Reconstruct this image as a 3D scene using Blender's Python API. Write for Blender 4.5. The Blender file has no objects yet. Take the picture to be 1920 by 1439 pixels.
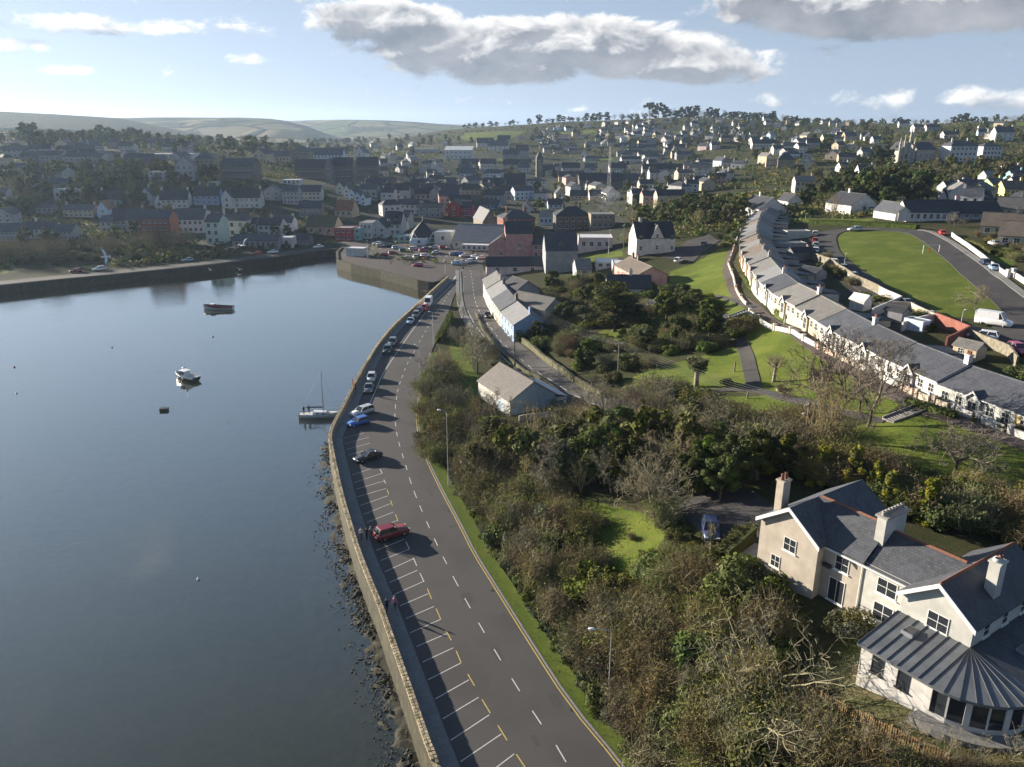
import bpy, bmesh, math, random
import numpy as np
from mathutils import Vector, Matrix, noise as mnoise
random.seed(7)
R = math.radians
PI = math.pi
S = bpy.context.scene
COL = S.collection

# ------------------------------------------------------------------ camera
HAZE = 0.65e-4
CAM_H = 50.0
FPX = 1461.0                      # focal length in pixels of the 1920 wide photograph
PITCH = math.atan(479.5 / FPX)
CP, SP = math.cos(PITCH), math.sin(PITCH)
cd = bpy.data.cameras.new('camera')
cam = bpy.data.objects.new('camera', cd)
COL.objects.link(cam)
cam.location = (0, 0, CAM_H)
cam.rotation_euler = (PI / 2 - PITCH, 0, 0)
cd.sensor_fit = 'HORIZONTAL'
cd.sensor_width = 36.0
cd.lens = 36.0 * FPX / 1920.0
cd.clip_start = 0.5
cd.clip_end = 30000
S.camera = cam

# ------------------------------------------------------------------ exposure
S.view_settings.view_transform = 'Standard'
S.view_settings.look = 'None'
S.view_settings.gamma = 1.0
S.view_settings.use_curve_mapping = False
S.view_settings.exposure = 1.62
S.render.engine = 'CYCLES'
S.cycles.use_denoising = True
S.cycles.max_bounces = 6
S.cycles.diffuse_bounces = 2
S.cycles.glossy_bounces = 3
S.cycles.transmission_bounces = 3
S.cycles.transparent_max_bounces = 8
S.cycles.volume_bounces = 0
S.cycles.caustics_reflective = False
S.cycles.caustics_refractive = False
S.cycles.sample_clamp_indirect = 4.0

# ------------------------------------------------------------------ sun
SUN_EL = R(13.2)
SUN_AZ = R(-58.0)                 # measured from +Y (the view direction) towards +X
SUN_DIR = Vector((math.sin(SUN_AZ) * math.cos(SUN_EL), math.cos(SUN_AZ) * math.cos(SUN_EL), math.sin(SUN_EL)))
ld = bpy.data.lights.new('sun', 'SUN')
ld.energy = 5.0
ld.angle = R(0.53)
ld.color = (1.0, 0.89, 0.74)
sun = bpy.data.objects.new('sun', ld)
COL.objects.link(sun)
sun.location = SUN_DIR * 300
sun.rotation_euler = SUN_DIR.to_track_quat('Z', 'Y').to_euler()

# ------------------------------------------------------------------ a little node language
class E:
 """a socket in a node tree, with arithmetic"""
 def __init__(s, nt, o): s.nt, s.o = nt, o
 def _m(s, op, *a, clamp=False):
  n = s.nt.nodes.new('ShaderNodeMath'); n.operation = op; n.use_clamp = clamp
  for i, v in enumerate((s,) + a): put(s.nt, n.inputs[i], v)
  return E(s.nt, n.outputs[0])
 def __add__(s, b): return s._m('ADD', b)
 __radd__ = __add__
 def __sub__(s, b): return s._m('SUBTRACT', b)
 def __rsub__(s, b): return (s * -1.0) + b
 def __mul__(s, b): return s._m('MULTIPLY', b)
 __rmul__ = __mul__
 def __truediv__(s, b): return s._m('DIVIDE', b)
 def pow(s, b): return s._m('POWER', b)
 def abs(s): return s._m('ABSOLUTE')
 def max(s, b): return s._m('MAXIMUM', b)
 def min(s, b): return s._m('MINIMUM', b)
 def ss(s, a, b):                      # smoothstep
  n = s.nt.nodes.new('ShaderNodeMapRange'); n.interpolation_type = 'SMOOTHSTEP'
  put(s.nt, n.inputs[0], s); n.inputs[1].default_value = a; n.inputs[2].default_value = b
  return E(s.nt, n.outputs[0])

def put(nt, sock, v):
 if isinstance(v, E): nt.links.new(v.o, sock)
 elif isinstance(v, (tuple, list)):
  sock.default_value = (*v, 1.0) if (len(v) == 3 and len(sock.default_value) == 4) else v
 else: sock.default_value = v

def node(nt, typ, out=0, ins=None, **props):
 n = nt.nodes.new(typ)
 for k, v in props.items(): setattr(n, k, v)
 for k, v in (ins or {}).items(): put(nt, n.inputs[k], v)
 return E(nt, n.outputs[out])

def mixc(nt, f, a, b, blend='MIX'):
 n = nt.nodes.new('ShaderNodeMix'); n.data_type = 'RGBA'; n.blend_type = blend
 put(nt, n.inputs[0], f); put(nt, n.inputs[6], a); put(nt, n.inputs[7], b)
 return E(nt, n.outputs[2])

def noise_n(nt, vec, scale, detail=4.0, rough=0.55, dist=0.0):
 return node(nt, 'ShaderNodeTexNoise', 0, {'Vector': vec, 'Scale': scale, 'Detail': detail, 'Roughness': rough, 'Distortion': dist})

# ------------------------------------------------------------------ sky with cumulus
world = bpy.data.worlds.new('World')
S.world = world
world.use_nodes = True
wt = world.node_tree
wt.nodes.clear()
sky = node(wt, 'ShaderNodeTexSky', 0, sky_type='NISHITA', sun_disc=False, sun_elevation=SUN_EL,
   sun_rotation=SUN_AZ, altitude=30, air_density=1.0, dust_density=0.4, ozone_density=2.0)
g = node(wt, 'ShaderNodeTexCoord', 0)
sep = wt.nodes.new('ShaderNodeSeparateXYZ'); wt.links.new(g.o, sep.inputs[0])
gx, gy, gz = (E(wt, sep.outputs[i]) for i in range(3))
az = gx._m('ARCTAN2', gy)
el = gz._m('ARCSINE')
def cloud_vec(da, de):
 n = wt.nodes.new('ShaderNodeCombineXYZ')
 put(wt, n.inputs[0], az + da); put(wt, n.inputs[1], (el + de) * 1.7); n.inputs[2].default_value = 3.3
 return E(wt, n.outputs[0])
# the clouds in view: centre azimuth, centre elevation, half widths, weight (radians)
CLOUDS = [(0.04, .088, .18, .030, 1.2), (-0.14, .116, .08, .020, 1.05), (0.20, .070, .10, .018, 1.05),
   (0.45, .126, .19, .028, 1.3), (0.30, .142, .07, .016, .9),
   (-0.60, .108, .09, .012, .62), (-0.46, .103, .10, .010, .62), (-0.56, .080, .05, .010, .58), (-0.50, .058, .03, .006, .5),
   (-0.30, .074, .03, .006, .42), (0.56, .030, .12, .013, .48), (0.40, .032, .10, .012, .40), (-0.58, .018, .06, .006, .45),
   (-0.05, .030, .04, .006, .4), (-0.31, .108, .03, .010, .3), (-0.70, .09, .12, .02, .6)]
def shapes(de):
 m = None
 for (a, e, ra, re, wgt) in CLOUDS:
  q = ((az - a) / ra).pow(2.0) + ((el + (de - e)) / re).pow(2.0)
  t = (1.0 - q * 0.5).max(-0.5) * wgt
  m = t if m is None else m.max(t)
 return m
m = shapes(0.0)
upper = m - shapes(0.014)
# scattered cumulus everywhere else in the sky, so it goes on as the part in view
n2 = noise_n(wt, cloud_vec(0.0, 0.0), 5.0, 2.0, 0.5)
m = m.max(((n2 - 0.62) * 2.2 - 0.12) * el.ss(0.15, 0.30))
def density(da, de, detail):
 return m + (noise_n(wt, cloud_vec(da, de), 19.0, detail, 0.62, 0.35) - 0.5) * 1.9 - 0.16
d0 = density(0.0, 0.0, 7.0)
d1 = density(-0.020, 0.010, 3.0)
cover = d0.ss(0.0, 0.42)
thick = d0.ss(0.10, 0.80)
lit = ((d0 - d1) * 1.25 + 0.46 - thick * 0.50 + (upper * 1.5).min(0.46)).max((noise_n(wt, cloud_vec(0.01, 0.0), 11.0, 6.0, 0.6) - 0.36) * 0.75).max(0.0).min(1.0)
ccol = mixc(wt, lit, (1.7, 1.9, 2.3), (8.2, 8.0, 7.7))
# the sunset yellow of the clear-air model is washed out by moist sea air near the horizon
grey = node(wt, 'ShaderNodeRGBToBW', 0, {'Color': sky})
pale = mixc(wt, 1.0, grey, (0.93, 1.0, 1.09), 'MULTIPLY')
soft = mixc(wt, el.ss(0.45, -0.02) * 0.50 + 0.36, sky, pale)
soft = mixc(wt, 1.0, soft, mixc(wt, 1.0, (1.0, 1.0, 1.0), mixc(wt, 1.0, soft, (0.15, 0.15, 0.15), 'MULTIPLY'), 'ADD'), 'DIVIDE')
soft = mixc(wt, 1.0, soft, (1.20, 1.41, 1.73), 'MULTIPLY')
final = mixc(wt, cover * 0.94, soft, ccol)
bgn = wt.nodes.new('ShaderNodeBackground')
put(wt, bgn.inputs[0], final)
bgn.inputs[1].default_value = 0.051
wo = wt.nodes.new('ShaderNodeOutputWorld')
wt.links.new(bgn.outputs[0], wo.inputs[0])
# ------------------------------------------------------------------ from photograph to place
def ray(px, py):
 v = py - 719.5
 return px - 960.0, FPX * CP - v * SP, FPX * SP + v * CP      # right, forward, down
def P(px, py, z=0.0):
 """the point of the level plane z seen at a pixel"""
 a, b, c = ray(px, py)
 t = (CAM_H - z) / c
 return (a * t, b * t, z)
def proj(x, y, z):
 dz = CAM_H - z
 d = y * CP + dz * SP
 return 960 + FPX * x / d, 719.5 + FPX * (dz * CP - y * SP) / d

# ------------------------------------------------------------------ object helpers
def tag(o, label=None, cat=None, group=None, kind=None):
 if label: o['label'] = label
 if cat: o['category'] = cat
 if group: o['group'] = group
 if kind: o['kind'] = kind
 return o
def empty(name, loc, rz=0.0, label=None, cat=None, group=None):
 o = bpy.data.objects.new(name, None)
 o.empty_display_size = 0.5
 COL.objects.link(o)
 o.location = loc
 o.rotation_euler = (0, 0, rz)
 return tag(o, label, cat, group)
def inst(name, mesh, parent=None, loc=(0, 0, 0), rz=0.0, scale=None, rot=None):
 o = bpy.data.objects.new(name, mesh)
 COL.objects.link(o)
 o.location = loc
 o.rotation_euler = rot if rot else (0, 0, rz)
 if scale: o.scale = scale if isinstance(scale, (tuple, list)) else (scale,) * 3
 if parent: o.parent = parent
 return o
def copy_tree(o, parent=None):
 c = o.copy(); COL.objects.link(c)
 if parent: c.parent = parent
 for ch in o.children: copy_tree(ch, c)
 return c

class MB:
 """collects faces; build() links them as one mesh object"""
 def __init__(s): s.v, s.f, s.m, s.sm = [], [], [], []
 def face(s, pts, m=0, smooth=False):
  b = len(s.v); s.v += [tuple(p) for p in pts]; s.f.append(tuple(range(b, b + len(pts)))); s.m.append(m); s.sm.append(smooth)
 def add(s, verts, faces, m=0, smooth=False):
  b = len(s.v); s.v += [tuple(p) for p in verts]
  for f in faces: s.f.append(tuple(b + i for i in f)); s.m.append(m); s.sm.append(smooth)
 def box(s, x0, x1, y0, y1, z0, z1, m=0, top=True, bottom=True):
  v = [(x0, y0, z0), (x1, y0, z0), (x1, y1, z0), (x0, y1, z0), (x0, y0, z1), (x1, y0, z1), (x1, y1, z1), (x0, y1, z1)]
  f = [(0, 1, 5, 4), (1, 2, 6, 5), (2, 3, 7, 6), (3, 0, 4, 7)]
  if top: f.append((4, 5, 6, 7))
  if bottom: f.append((3, 2, 1, 0))
  s.add(v, f, m)
 def hexa(s, b, t, m=0):
  """bottom quad b and top quad t, both counter-clockwise from above"""
  s.add(list(b) + list(t), [(0, 1, 5, 4), (1, 2, 6, 5), (2, 3, 7, 6), (3, 0, 4, 7), (4, 5, 6, 7), (3, 2, 1, 0)], m)
 def tube(s, p0, p1, r0, r1=None, n=6, m=0, caps=True, smooth=True):
  r1 = r0 if r1 is None else r1
  p0, p1 = Vector(p0), Vector(p1); d = p1 - p0
  if d.length < 1e-6: return
  d.normalize(); a = d.orthogonal().normalized(); b = d.cross(a)
  vs = []
  for p, r in ((p0, r0), (p1, r1)):
   for k in range(n):
    an = 2 * PI * k / n; vs.append(p + (a * math.cos(an) + b * math.sin(an)) * r)
  fs = [(k, (k + 1) % n, n + (k + 1) % n, n + k) for k in range(n)]
  s.add(vs, fs, m, smooth)
  if caps and n > 3:
   s.face(vs[:n][::-1], m); s.face(vs[n:], m)
 def path(s, pts, r, n=5, m=0):
  for a, b in zip(pts[:-1], pts[1:]): s.tube(a, b, r, r, n, m, caps=False)
 def lathe(s, prof, n=10, m=0, c=(0, 0, 0), smooth=True):
  vs = []
  for (r, z) in prof:
   for k in range(n):
    an = 2 * PI * k / n; vs.append((c[0] + r * math.cos(an), c[1] + r * math.sin(an), c[2] + z))
  fs = []
  for i in range(len(prof) - 1):
   for k in range(n): fs.append((i * n + k, i * n + (k + 1) % n, (i + 1) * n + (k + 1) % n, (i + 1) * n + k))
  s.add(vs, fs, m, smooth)
 def blob(s, c, r, n=8, m=0, jag=0.0, seed=0, smooth=True):
  """a lumpy closed ball; r may be a triple"""
  rx, ry, rz = r if isinstance(r, (tuple, list)) else (r, r, r)
  rr = random.Random(seed); rows = max(3, n // 2); vs = [(c[0], c[1], c[2] - rz)]
  for i in range(1, rows):
   th = PI * i / rows - PI / 2
   for k in range(n):
    an = 2 * PI * k / n; q = 1 + rr.uniform(-jag, jag)
    vs.append((c[0] + rx * q * math.cos(th) * math.cos(an), c[1] + ry * q * math.cos(th) * math.sin(an), c[2] + rz * q * math.sin(th)))
  vs.append((c[0], c[1], c[2] + rz)); fs = []
  for k in range(n): fs.append((0, 1 + (k + 1) % n, 1 + k))
  for i in range(rows - 2):
   for k in range(n):
    a = 1 + i * n; fs.append((a + k, a + (k + 1) % n, a + n + (k + 1) % n, a + n + k))
  a = 1 + (rows - 2) * n
  for k in range(n): fs.append((a + k, a + (k + 1) % n, len(vs) - 1))
  s.add(vs, fs, m, smooth)
 def mesh(s, name, mats):
  me = bpy.data.meshes.new(name)
  me.from_pydata(s.v, [], s.f)
  for m in (mats if isinstance(mats, (list, tuple)) else [mats]): me.materials.append(m)
  me.polygons.foreach_set('material_index', s.m)
  me.polygons.foreach_set('use_smooth', s.sm)
  me.update()
  return me
 def build(s, name, mats, parent=None, loc=(0, 0, 0), rz=0.0):
  return inst(name, s.mesh(name, mats), parent, loc, rz)

# ------------------------------------------------------------------ materials
M = {}
def mat(name, c, c2=None, scale=1.0, rough=0.8, bump=0.0, bscale=None, coord='obj', spec=0.3, metal=0.0, detail=5.0,
  vary=0.0, trans=0.0, big=None):
 """noisy procedural surface; c..c2 by fine noise, big=(colour, scale, amount) a second broad mottling"""
 m = bpy.data.materials.new(name); m.use_nodes = True; nt = m.node_tree; nt.nodes.clear()
 if coord == 'obj': vec = node(nt, 'ShaderNodeTexCoord', 3)
 else: vec = node(nt, 'ShaderNodeNewGeometry', 0)
 out = nt.nodes.new('ShaderNodeOutputMaterial')
 b = nt.nodes.new('ShaderNodeBsdfPrincipled')
 c2 = c2 or tuple(x * 0.8 for x in c)
 n1 = noise_n(nt, vec, scale, detail, 0.6)
 col = mixc(nt, n1.ss(0.32, 0.68), c, c2)
 if big:
  n3 = noise_n(nt, vec, big[1], 4.0, 0.6)
  col = mixc(nt, n3.ss(0.45, 0.65) * big[2], col, big[0])
 if vary:
  rnd = node(nt, 'ShaderNodeObjectInfo', 5)
  hs = nt.nodes.new('ShaderNodeHueSaturation')
  put(nt, hs.inputs['Hue'], rnd * (vary * 0.12) + (0.5 - vary * 0.06)); put(nt, hs.inputs['Value'], rnd * vary + (1 - vary / 2))
  r2 = (rnd * 37.7)._m('FRACT')
  put(nt, hs.inputs['Saturation'], r2 * (vary * 0.6) + (1 - vary * 0.3))
  put(nt, hs.inputs['Color'], col); col = E(nt, hs.outputs[0])
 put(nt, b.inputs['Base Color'], col)
 b.inputs['Roughness'].default_value = rough
 b.inputs['Specular IOR Level'].default_value = spec
 b.inputs['Metallic'].default_value = metal
 if bump:
  bn = nt.nodes.new('ShaderNodeBump'); bn.inputs['Strength'].default_value = 1.0
  bn.inputs['Distance'].default_value = bump
  put(nt, bn.inputs['Height'], noise_n(nt, vec, bscale or scale, 4.0, 0.6))
  nt.links.new(bn.outputs[0], b.inputs['Normal'])
 sh = b.outputs[0]
 if trans:
  t = nt.nodes.new('ShaderNodeBsdfTranslucent'); put(nt, t.inputs[0], col)
  mx = nt.nodes.new('ShaderNodeMixShader'); mx.inputs[0].default_value = trans
  nt.links.new(sh, mx.inputs[1]); nt.links.new(t.outputs[0], mx.inputs[2]); sh = mx.outputs[0]
 nt.links.new(sh, out.inputs[0])
 M[name] = m
 return m

# setting
mat('asphalt', (.083, .078, .075), (.068, .064, .062), 9.0, .86, .004, 60, 'w', .25, big=((.060, .056, .054), .11, .75))
mat('asphalt_patch', (.066, .062, .060), (.056, .053, .052), 9.0, .86, .004, 60, 'w', .25)
mat('carpark_asphalt', (.085, .07, .063), (.066, .055, .05), .8, .9, .004, 30, 'w', .2)
mat('old_asphalt', (.055, .052, .052), (.043, .041, .041), 1.2, .9, .004, 30, 'w', .2, big=((.07, .062, .056), .15, .5))
mat('pavement', (.21, .21, .205), (.16, .16, .158), 2.2, .88, .004, 25, 'w', .2, big=((.14, .14, .135), .3, .5))
mat('kerbstone', (.20, .195, .185), (.14, .135, .13), 3.0, .9, .004, 25, 'w')
mat('white_paint', (.62, .60, .56), (.42, .41, .39), 6.0, .7, 0, None, 'w')
mat('yellow_paint', (.56, .42, .10), (.38, .29, .09), 6.0, .7, 0, None, 'w')
mat('wall_stone', (.44, .37, .25), (.25, .205, .14), 2.3, .95, .05, 4, 'w', .15, big=((.13, .115, .06), .8, .65))
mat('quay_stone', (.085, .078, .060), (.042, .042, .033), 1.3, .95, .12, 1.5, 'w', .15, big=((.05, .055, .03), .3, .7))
mat('weed_rock', (.026, .023, .012), (.010, .010, .007), 2.6, .75, .10, 5, 'w', .4, big=((.040, .034, .018), .7, .6))
mat('dry_lawn', (.115, .095, .045), (.075, .068, .030), 1.4, .95, .05, 6, 'w', big=((.06, .07, .022), .35, .7))
mat('weed_wall', (.046, .041, .022), (.020, .019, .011), 2.0, .85, .08, 3, 'w', .3, big=((.085, .074, .042), .7, .5))
mat('mud', (.062, .055, .034), (.036, .034, .021), 1.2, .8, .06, 4, 'w', .4, big=((.022, .021, .013), .45, .85))
mat('bank_stone', (.13, .115, .07), (.07, .068, .035), 1.5, .95, .1, 3, 'w', big=((.05, .065, .02), .5, .8))
mat('rubble', (.24, .21, .16), (.12, .11, .08), 1.5, .95, .1, 3, 'w')
mat('lime_wall', (.50, .43, .35), (.38, .32, .25), 1.6, .9, .01, 6, 'w', .2)
mat('white_wall', (.54, .52, .49), (.42, .405, .38), .8, .85, .004, 12, 'w', .2)
mat('pink_wall', (.50, .37, .31), (.42, .31, .26), .9, .9, .006, 8, 'w', .2)
mat('concrete', (.30, .285, .26), (.22, .21, .195), 1.3, .9, .01, 8, 'w')
mat('timber', (.30, .20, .095), (.20, .13, .06), 6.0, .85)
mat('dark_timber', (.075, .06, .045), (.05, .04, .03), 5.0, .85)
mat('pole_wood', (.20, .165, .13), (.13, .11, .085), 5.0, .9)
mat('galvanised', (.42, .43, .44), (.34, .35, .36), 5.0, .5, spec=.5, metal=.3)
mat('black_wire', (.20, .195, .19), None, 3, .6)
mat('dark_metal', (.03, .03, .032), None, 3, .5)
# vegetation
mat('lawn_blades', (.088, .120, .020), (.055, .082, .014), 3.0, .95, .05, 9, 'w', .1, big=((.11, .13, .02), .5, .5))
# ------------------------------------------------------------------ lie of the land
WATER_Z = -3.0
# top of the sea wall along its outer edge, from the bottom of the picture upwards, then the harbour basin and the far quay
SEA_WALL_PX = [(845, 1530), (812, 1439), (790, 1381), (763, 1299), (735, 1218), (704, 1127), (692, 1100), (667, 1035), (652, 985), (635, 925),
    (620, 852), (614, 815), (624, 792), (635, 772), (653, 738), (667, 709), (689, 671), (702, 649), (733, 611),
    (760, 587), (791, 560), (815, 538), (838, 518)]
SEA_WALL = [P(x, y, 1.1)[:2] for x, y in SEA_WALL_PX]
BASIN = [P(x, y, 0)[:2] for x, y in [(812, 531), (785, 527), (716, 509), (660, 497), (633, 489), (632, 474), (640, 466)]]
QUAY = [P(x, y, 0)[:2] for x, y in [(600, 470), (560, 474), (470, 487), (330, 503), (200, 516), (90, 526), (0, 535), (-200, 556), (-500, 590)]]
WATER_POLY = SEA_WALL + BASIN + QUAY + [(-900, 200), (-900, -300), (20, -300), (3, 30)]

CTRL = '''1166 1430 0;1000 1206 0;870 990 0;790 830 0;800 700 0;850 560 0;880 510 0;760 480 0;650 468 0;900 480 0;560 462 0;400 488 0;200 508 0
20 524 0;-200 545 0;-400 570 0;850 465 0;1240 1430 1.5;1400 1430 5;1600 1430 8.2;1900 1430 10;1780 1330 10.7;1690 1320 10.5;1850 1380 10.6;1508 1122 11;1700 1200 11;1480 1040 11
1330 1330 4.5;1200 1250 2.2;1100 1150 2;1010 1030 2;930 900 1.5;870 800 .6;1100 940 5;1200 1010 6.5;1150 1060 6;1250 1100 7.5
1340 970 10;1400 930 10.5;1430 1030 10.8;1000 900 3.5;1150 850 5.5;1300 880 8.5;950 760 .3;1050 780 1.2;870 690 .2;870 640 0
905 530 .2;920 590 .5;955 640 .7;1010 690 1;1080 740 2;1130 765 3;1000 600 3;1080 660 3.5;1130 700 4.5
1150 680 5.5;1250 700 7;1300 725 8;1400 730 9.5;1470 740 10.5;1440 770 10.5
1360 520 13;1378 490 13.5;1400 575 13.6;1480 625 14;1600 690 14.2;1700 760 14.3;1800 800 14.4;1920 835 14.6;2100 900 14.6
1420 620 11.5;1395 660 9.5;1520 710 12.2;1650 790 12.5;1800 860 13;1900 880 13.5;1750 930 12.5;1850 960 12.5;1900 1000 12;2100 1050 12.5
1440 470 15;1480 560 15;1600 640 15;1750 740 15;1880 790 15;1560 560 16;1660 600 16.2;1770 680 16.3;1900 680 17
1560 500 16.5;1700 560 17;1860 610 17;1900 640 17;1640 450 18;1720 520 18;1790 560 17.5;1760 450 18.5;1850 520 18.5;1915 570 18;2050 600 18.5
1880 440 19.5;1820 420 19.5;1560 410 17.5;1640 395 20;1760 410 20;1450 395 18;1500 380 19;1430 410 15.5
1340 560 9;1320 490 10;1350 450 12;1270 530 6;1290 470 10;1215 475 9.5;1330 440 13;1220 540 6.5;1150 540 4;1060 510 2.5;1100 460 3;1000 470 1
1170 600 4.5;1250 610 6.5;1060 590 3;760 440 1;660 435 1.5;900 430 1;980 440 1.5;1000 400 2;1100 400 4;1200 400 9;1300 400 13
1000 350 4;1150 350 6;1250 360 10;1350 350 12;1000 320 8;1150 320 9;1300 320 13;1450 330 17;1000 300 14;1150 300 15;1300 300 18;1450 300 22
900 285 21;1050 280 22;1200 280 24;1350 280 26;1500 280 27;900 258 36;1000 258 36;1200 258 38;1350 258 40;1500 258 42;1650 258 40
1720 305 25;1810 303 26;1900 300 27;1650 340 20;1560 380 19;1780 380 20.5;1900 370 21;1750 345 21
550 330 15;600 345 15;600 312 21;700 350 8;700 330 12;760 340 8;450 385 9;440 335 20;340 385 9;330 345 18;250 395 7;200 430 3;300 455 2;100 440 4
60 400 7;430 455 1.5;520 450 1.5;150 330 22;50 330 22;250 310 26;350 290 30;200 265 38;-200 420 6;-200 330 24;760 300 16;820 290 19'''
pts = []
for tok in CTRL.replace('\n', ';').split(';'):
 a, b, c = map(float, tok.split()); pts.append(P(a, b, c))
for (px, Y, z) in [(830, 1500, 46), (900, 1500, 51), (960, 1480, 54), (1050, 1450, 60), (1150, 1450, 63), (1250, 1430, 67), (1330, 1420, 67), (1450, 1400, 61),
     (1600, 1350, 55), (1750, 1250, 54), (1850, 1200, 57), (1920, 1150, 60), (2100, 1100, 60), (2500, 1000, 60), (2600, 600, 40), (2500, 300, 25),
     (0, 1000, 46), (300, 1000, 41), (500, 1000, 32), (600, 1050, 20), (700, 1200, 18), (-400, 900, 45), (-700, 600, 30), (780, 1350, 26),
     (0, 1500, 30), (300, 1500, 26), (500, 1600, 20), (700, 1700, 20), (1000, 1800, 40), (1400, 1800, 50), (1900, 1800, 45), (2300, 1800, 45),
     (1300, 40, 5), (1800, 30, 9.5), (2200, 60, 12)]:
 pts.append(((px - 960) / 1540.0 * Y, Y, z))
pts = np.array(pts)
# radial interpolation (kernel r), on slightly compressed distances
def warp(xy):
 r = np.hypot(xy[:, 0], xy[:, 1]); s = r ** 0.75 / np.maximum(r, 1e-6)
 return xy * s[:, None]
W = warp(pts[:, :2])
D = np.sqrt(((W[:, None] - W[None]) ** 2).sum(-1))
n = len(pts)
A = np.zeros((n + 1, n + 1)); A[:n, :n] = -D + np.eye(n) * 0.8; A[:n, n] = 1; A[n, :n] = 1
coef = np.linalg.solve(A, np.append(pts[:, 2], 0))
def rbf(xy):
 w = warp(xy); out = np.empty(len(xy))
 for i in range(0, len(xy), 4000):
  q = w[i:i + 4000]
  d = np.sqrt(((q[:, None] - W[None]) ** 2).sum(-1))
  out[i:i + 4000] = -d @ coef[:n] + coef[n]
 return out

def seg_dist(xy, poly, closed=True):
 """distance of points to a polyline and the parameter of the closest point"""
 p = np.array(poly, float)
 a = p if closed else p[:-1]
 b = np.roll(p, -1, 0) if closed else p[1:]
 best = np.full(len(xy), 1e9); which = np.zeros(len(xy))
 for i in range(len(a)):
  d = b[i] - a[i]; t = np.clip(((xy - a[i]) @ d) / max(d @ d, 1e-9), 0, 1)
  e = np.hypot(*(xy - a[i] - t[:, None] * d).T)
  k = e < best; best[k] = e[k]; which[k] = i + t[k]
 return best, which
def inside(xy, poly):
 p = np.array(poly, float); r = np.zeros(len(xy), bool); j = len(p) - 1
 for i in range(len(p)):
  c = ((p[i, 1] > xy[:, 1]) != (p[j, 1] > xy[:, 1])) & (xy[:, 0] < (p[j, 0] - p[i, 0]) * (xy[:, 1] - p[i, 1]) / (p[j, 1] - p[i, 1] + 1e-12) + p[i, 0])
  r ^= c; j = i
 return r
def sdist(xy, poly):
 d, _ = seg_dist(xy, poly); return np.where(inside(xy, poly), -d, d)
def sstep(x, a, b):
 t = np.clip((x - a) / (b - a), 0, 1); return t * t * (3 - 2 * t)

def offset(poly, d):
 """open polyline moved sideways: positive to the right of its direction"""
 out = []; n_ = len(poly)
 for i, p in enumerate(poly):
  a = Vector(poly[max(i - 1, 0)]); b = Vector(poly[min(i + 1, n_ - 1)])
  t = (b - a).normalized(); out.append((p[0] + t.y * d, p[1] - t.x * d))
 return out
def resample(poly, step):
 out = [tuple(poly[0])]
 for a, b in zip(poly[:-1], poly[1:]):
  L = math.dist(a, b); k = max(1, round(L / step))
  for i in range(1, k + 1): out.append(tuple(a[j] + (b[j] - a[j]) * i / k for j in range(len(a))))
 return out
def smooth(poly, it=2):
 for _ in range(it):
  q = [poly[0]]
  for a, b in zip(poly[:-1], poly[1:]):
   q += [tuple(.75 * a[j] + .25 * b[j] for j in range(len(a))), tuple(.25 * a[j] + .75 * b[j] for j in range(len(a)))]
  poly = q + [poly[-1]]
 return poly

ROAD_R_PX = [(1235, 1530), (1166, 1433), (1072, 1321), (997, 1206), (932, 1102), (891, 1038), (865, 985), (835, 930), (810, 880), (792, 838), (784, 800),
    (783, 770), (789, 735), (797, 700), (808, 662), (819, 635), (841, 590), (850, 556), (862, 535)]
ROAD_R = [P(x, y, 0)[:2] for x, y in ROAD_R_PX]
KERB_L = offset(SEA_WALL, 2.35)
ROAD_POLY = smooth(KERB_L, 1) + smooth(ROAD_R, 1)[::-1]
JUNCTION = [P(x, y, 0)[:2] for x, y in [(828, 527), (868, 527), (888, 545), (905, 540), (912, 515), (905, 497), (912, 470), (893, 488), (850, 507)]]
CARPARK = [P(x, y, 0)[:2] for x, y in [(838, 517), (812, 531), (785, 527), (716, 509), (660, 497), (634, 489), (632, 474), (640, 466), (640, 452), (715, 446), (840, 466), (925, 478), (915, 487)]]
FLATS = [SEA_WALL + [(a[0] + .0, a[1]) for a in smooth(ROAD_R, 1)[::-1]], CARPARK, JUNCTION]
Q_BACK = offset(QUAY, 7.0) if False else [(x + 1.0, y + 9.0) for x, y in QUAY]
FLATS.append(QUAY + Q_BACK[::-1])

# the sheet of land
NT, NY = 331, 405
TS = np.linspace(-1.15, 1.15, NT)
YS = 38.0 * np.exp(np.linspace(0, math.log(1750 / 38.0), NY))
gx_, gy_ = np.meshgrid(TS, YS)
XY = np.stack([(gx_ * gy_).ravel(), gy_.ravel()], 1)
Z = rbf(XY)
for poly in FLATS:
 d = sdist(XY, poly)
 k = 1 - sstep(d / (1 + .012 * XY[:, 1]), 0.4, 4.0)
 Z = Z * (1 - k) + (-0.10) * k
# smooth small kinks (not in the flats)
Zg = Z.reshape(NY, NT)
rough = np.array([mnoise.noise((x * .09, y * .09, 0.3)) + .5 * mnoise.noise((x * .3, y * .3, 7.3)) for x, y in XY])
wet = sdist(XY, WATER_POLY)
flatm = np.ones(len(XY))
for poly in FLATS: flatm = np.minimum(flatm, sstep(sdist(XY, poly), 1.0, 6.0))
Z = Z + rough * 0.22 * flatm
margin = 0.35 + 0.006 * XY[:, 1]
sea = wet < margin
dsea = np.maximum(-wet, 0)
dwall, _ = seg_dist(XY, SEA_WALL, False)
bed = -3.10 - 0.70 * sstep(dsea, 0.3, 8) - 3.5 * sstep(dsea, 5, 40)
lump = np.array([mnoise.noise((x * .8, y * .8, 3.1)) + .9 * mnoise.noise((x * 1.9, y * 1.9, 9.1)) for x, y in XY])
bed += lump * 0.26 * (1 - sstep(dwall, 4.0, 11.0)) + 0.10
Z = np.where(sea, bed, Z)
Zg = Z.reshape(NY, NT)
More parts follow.
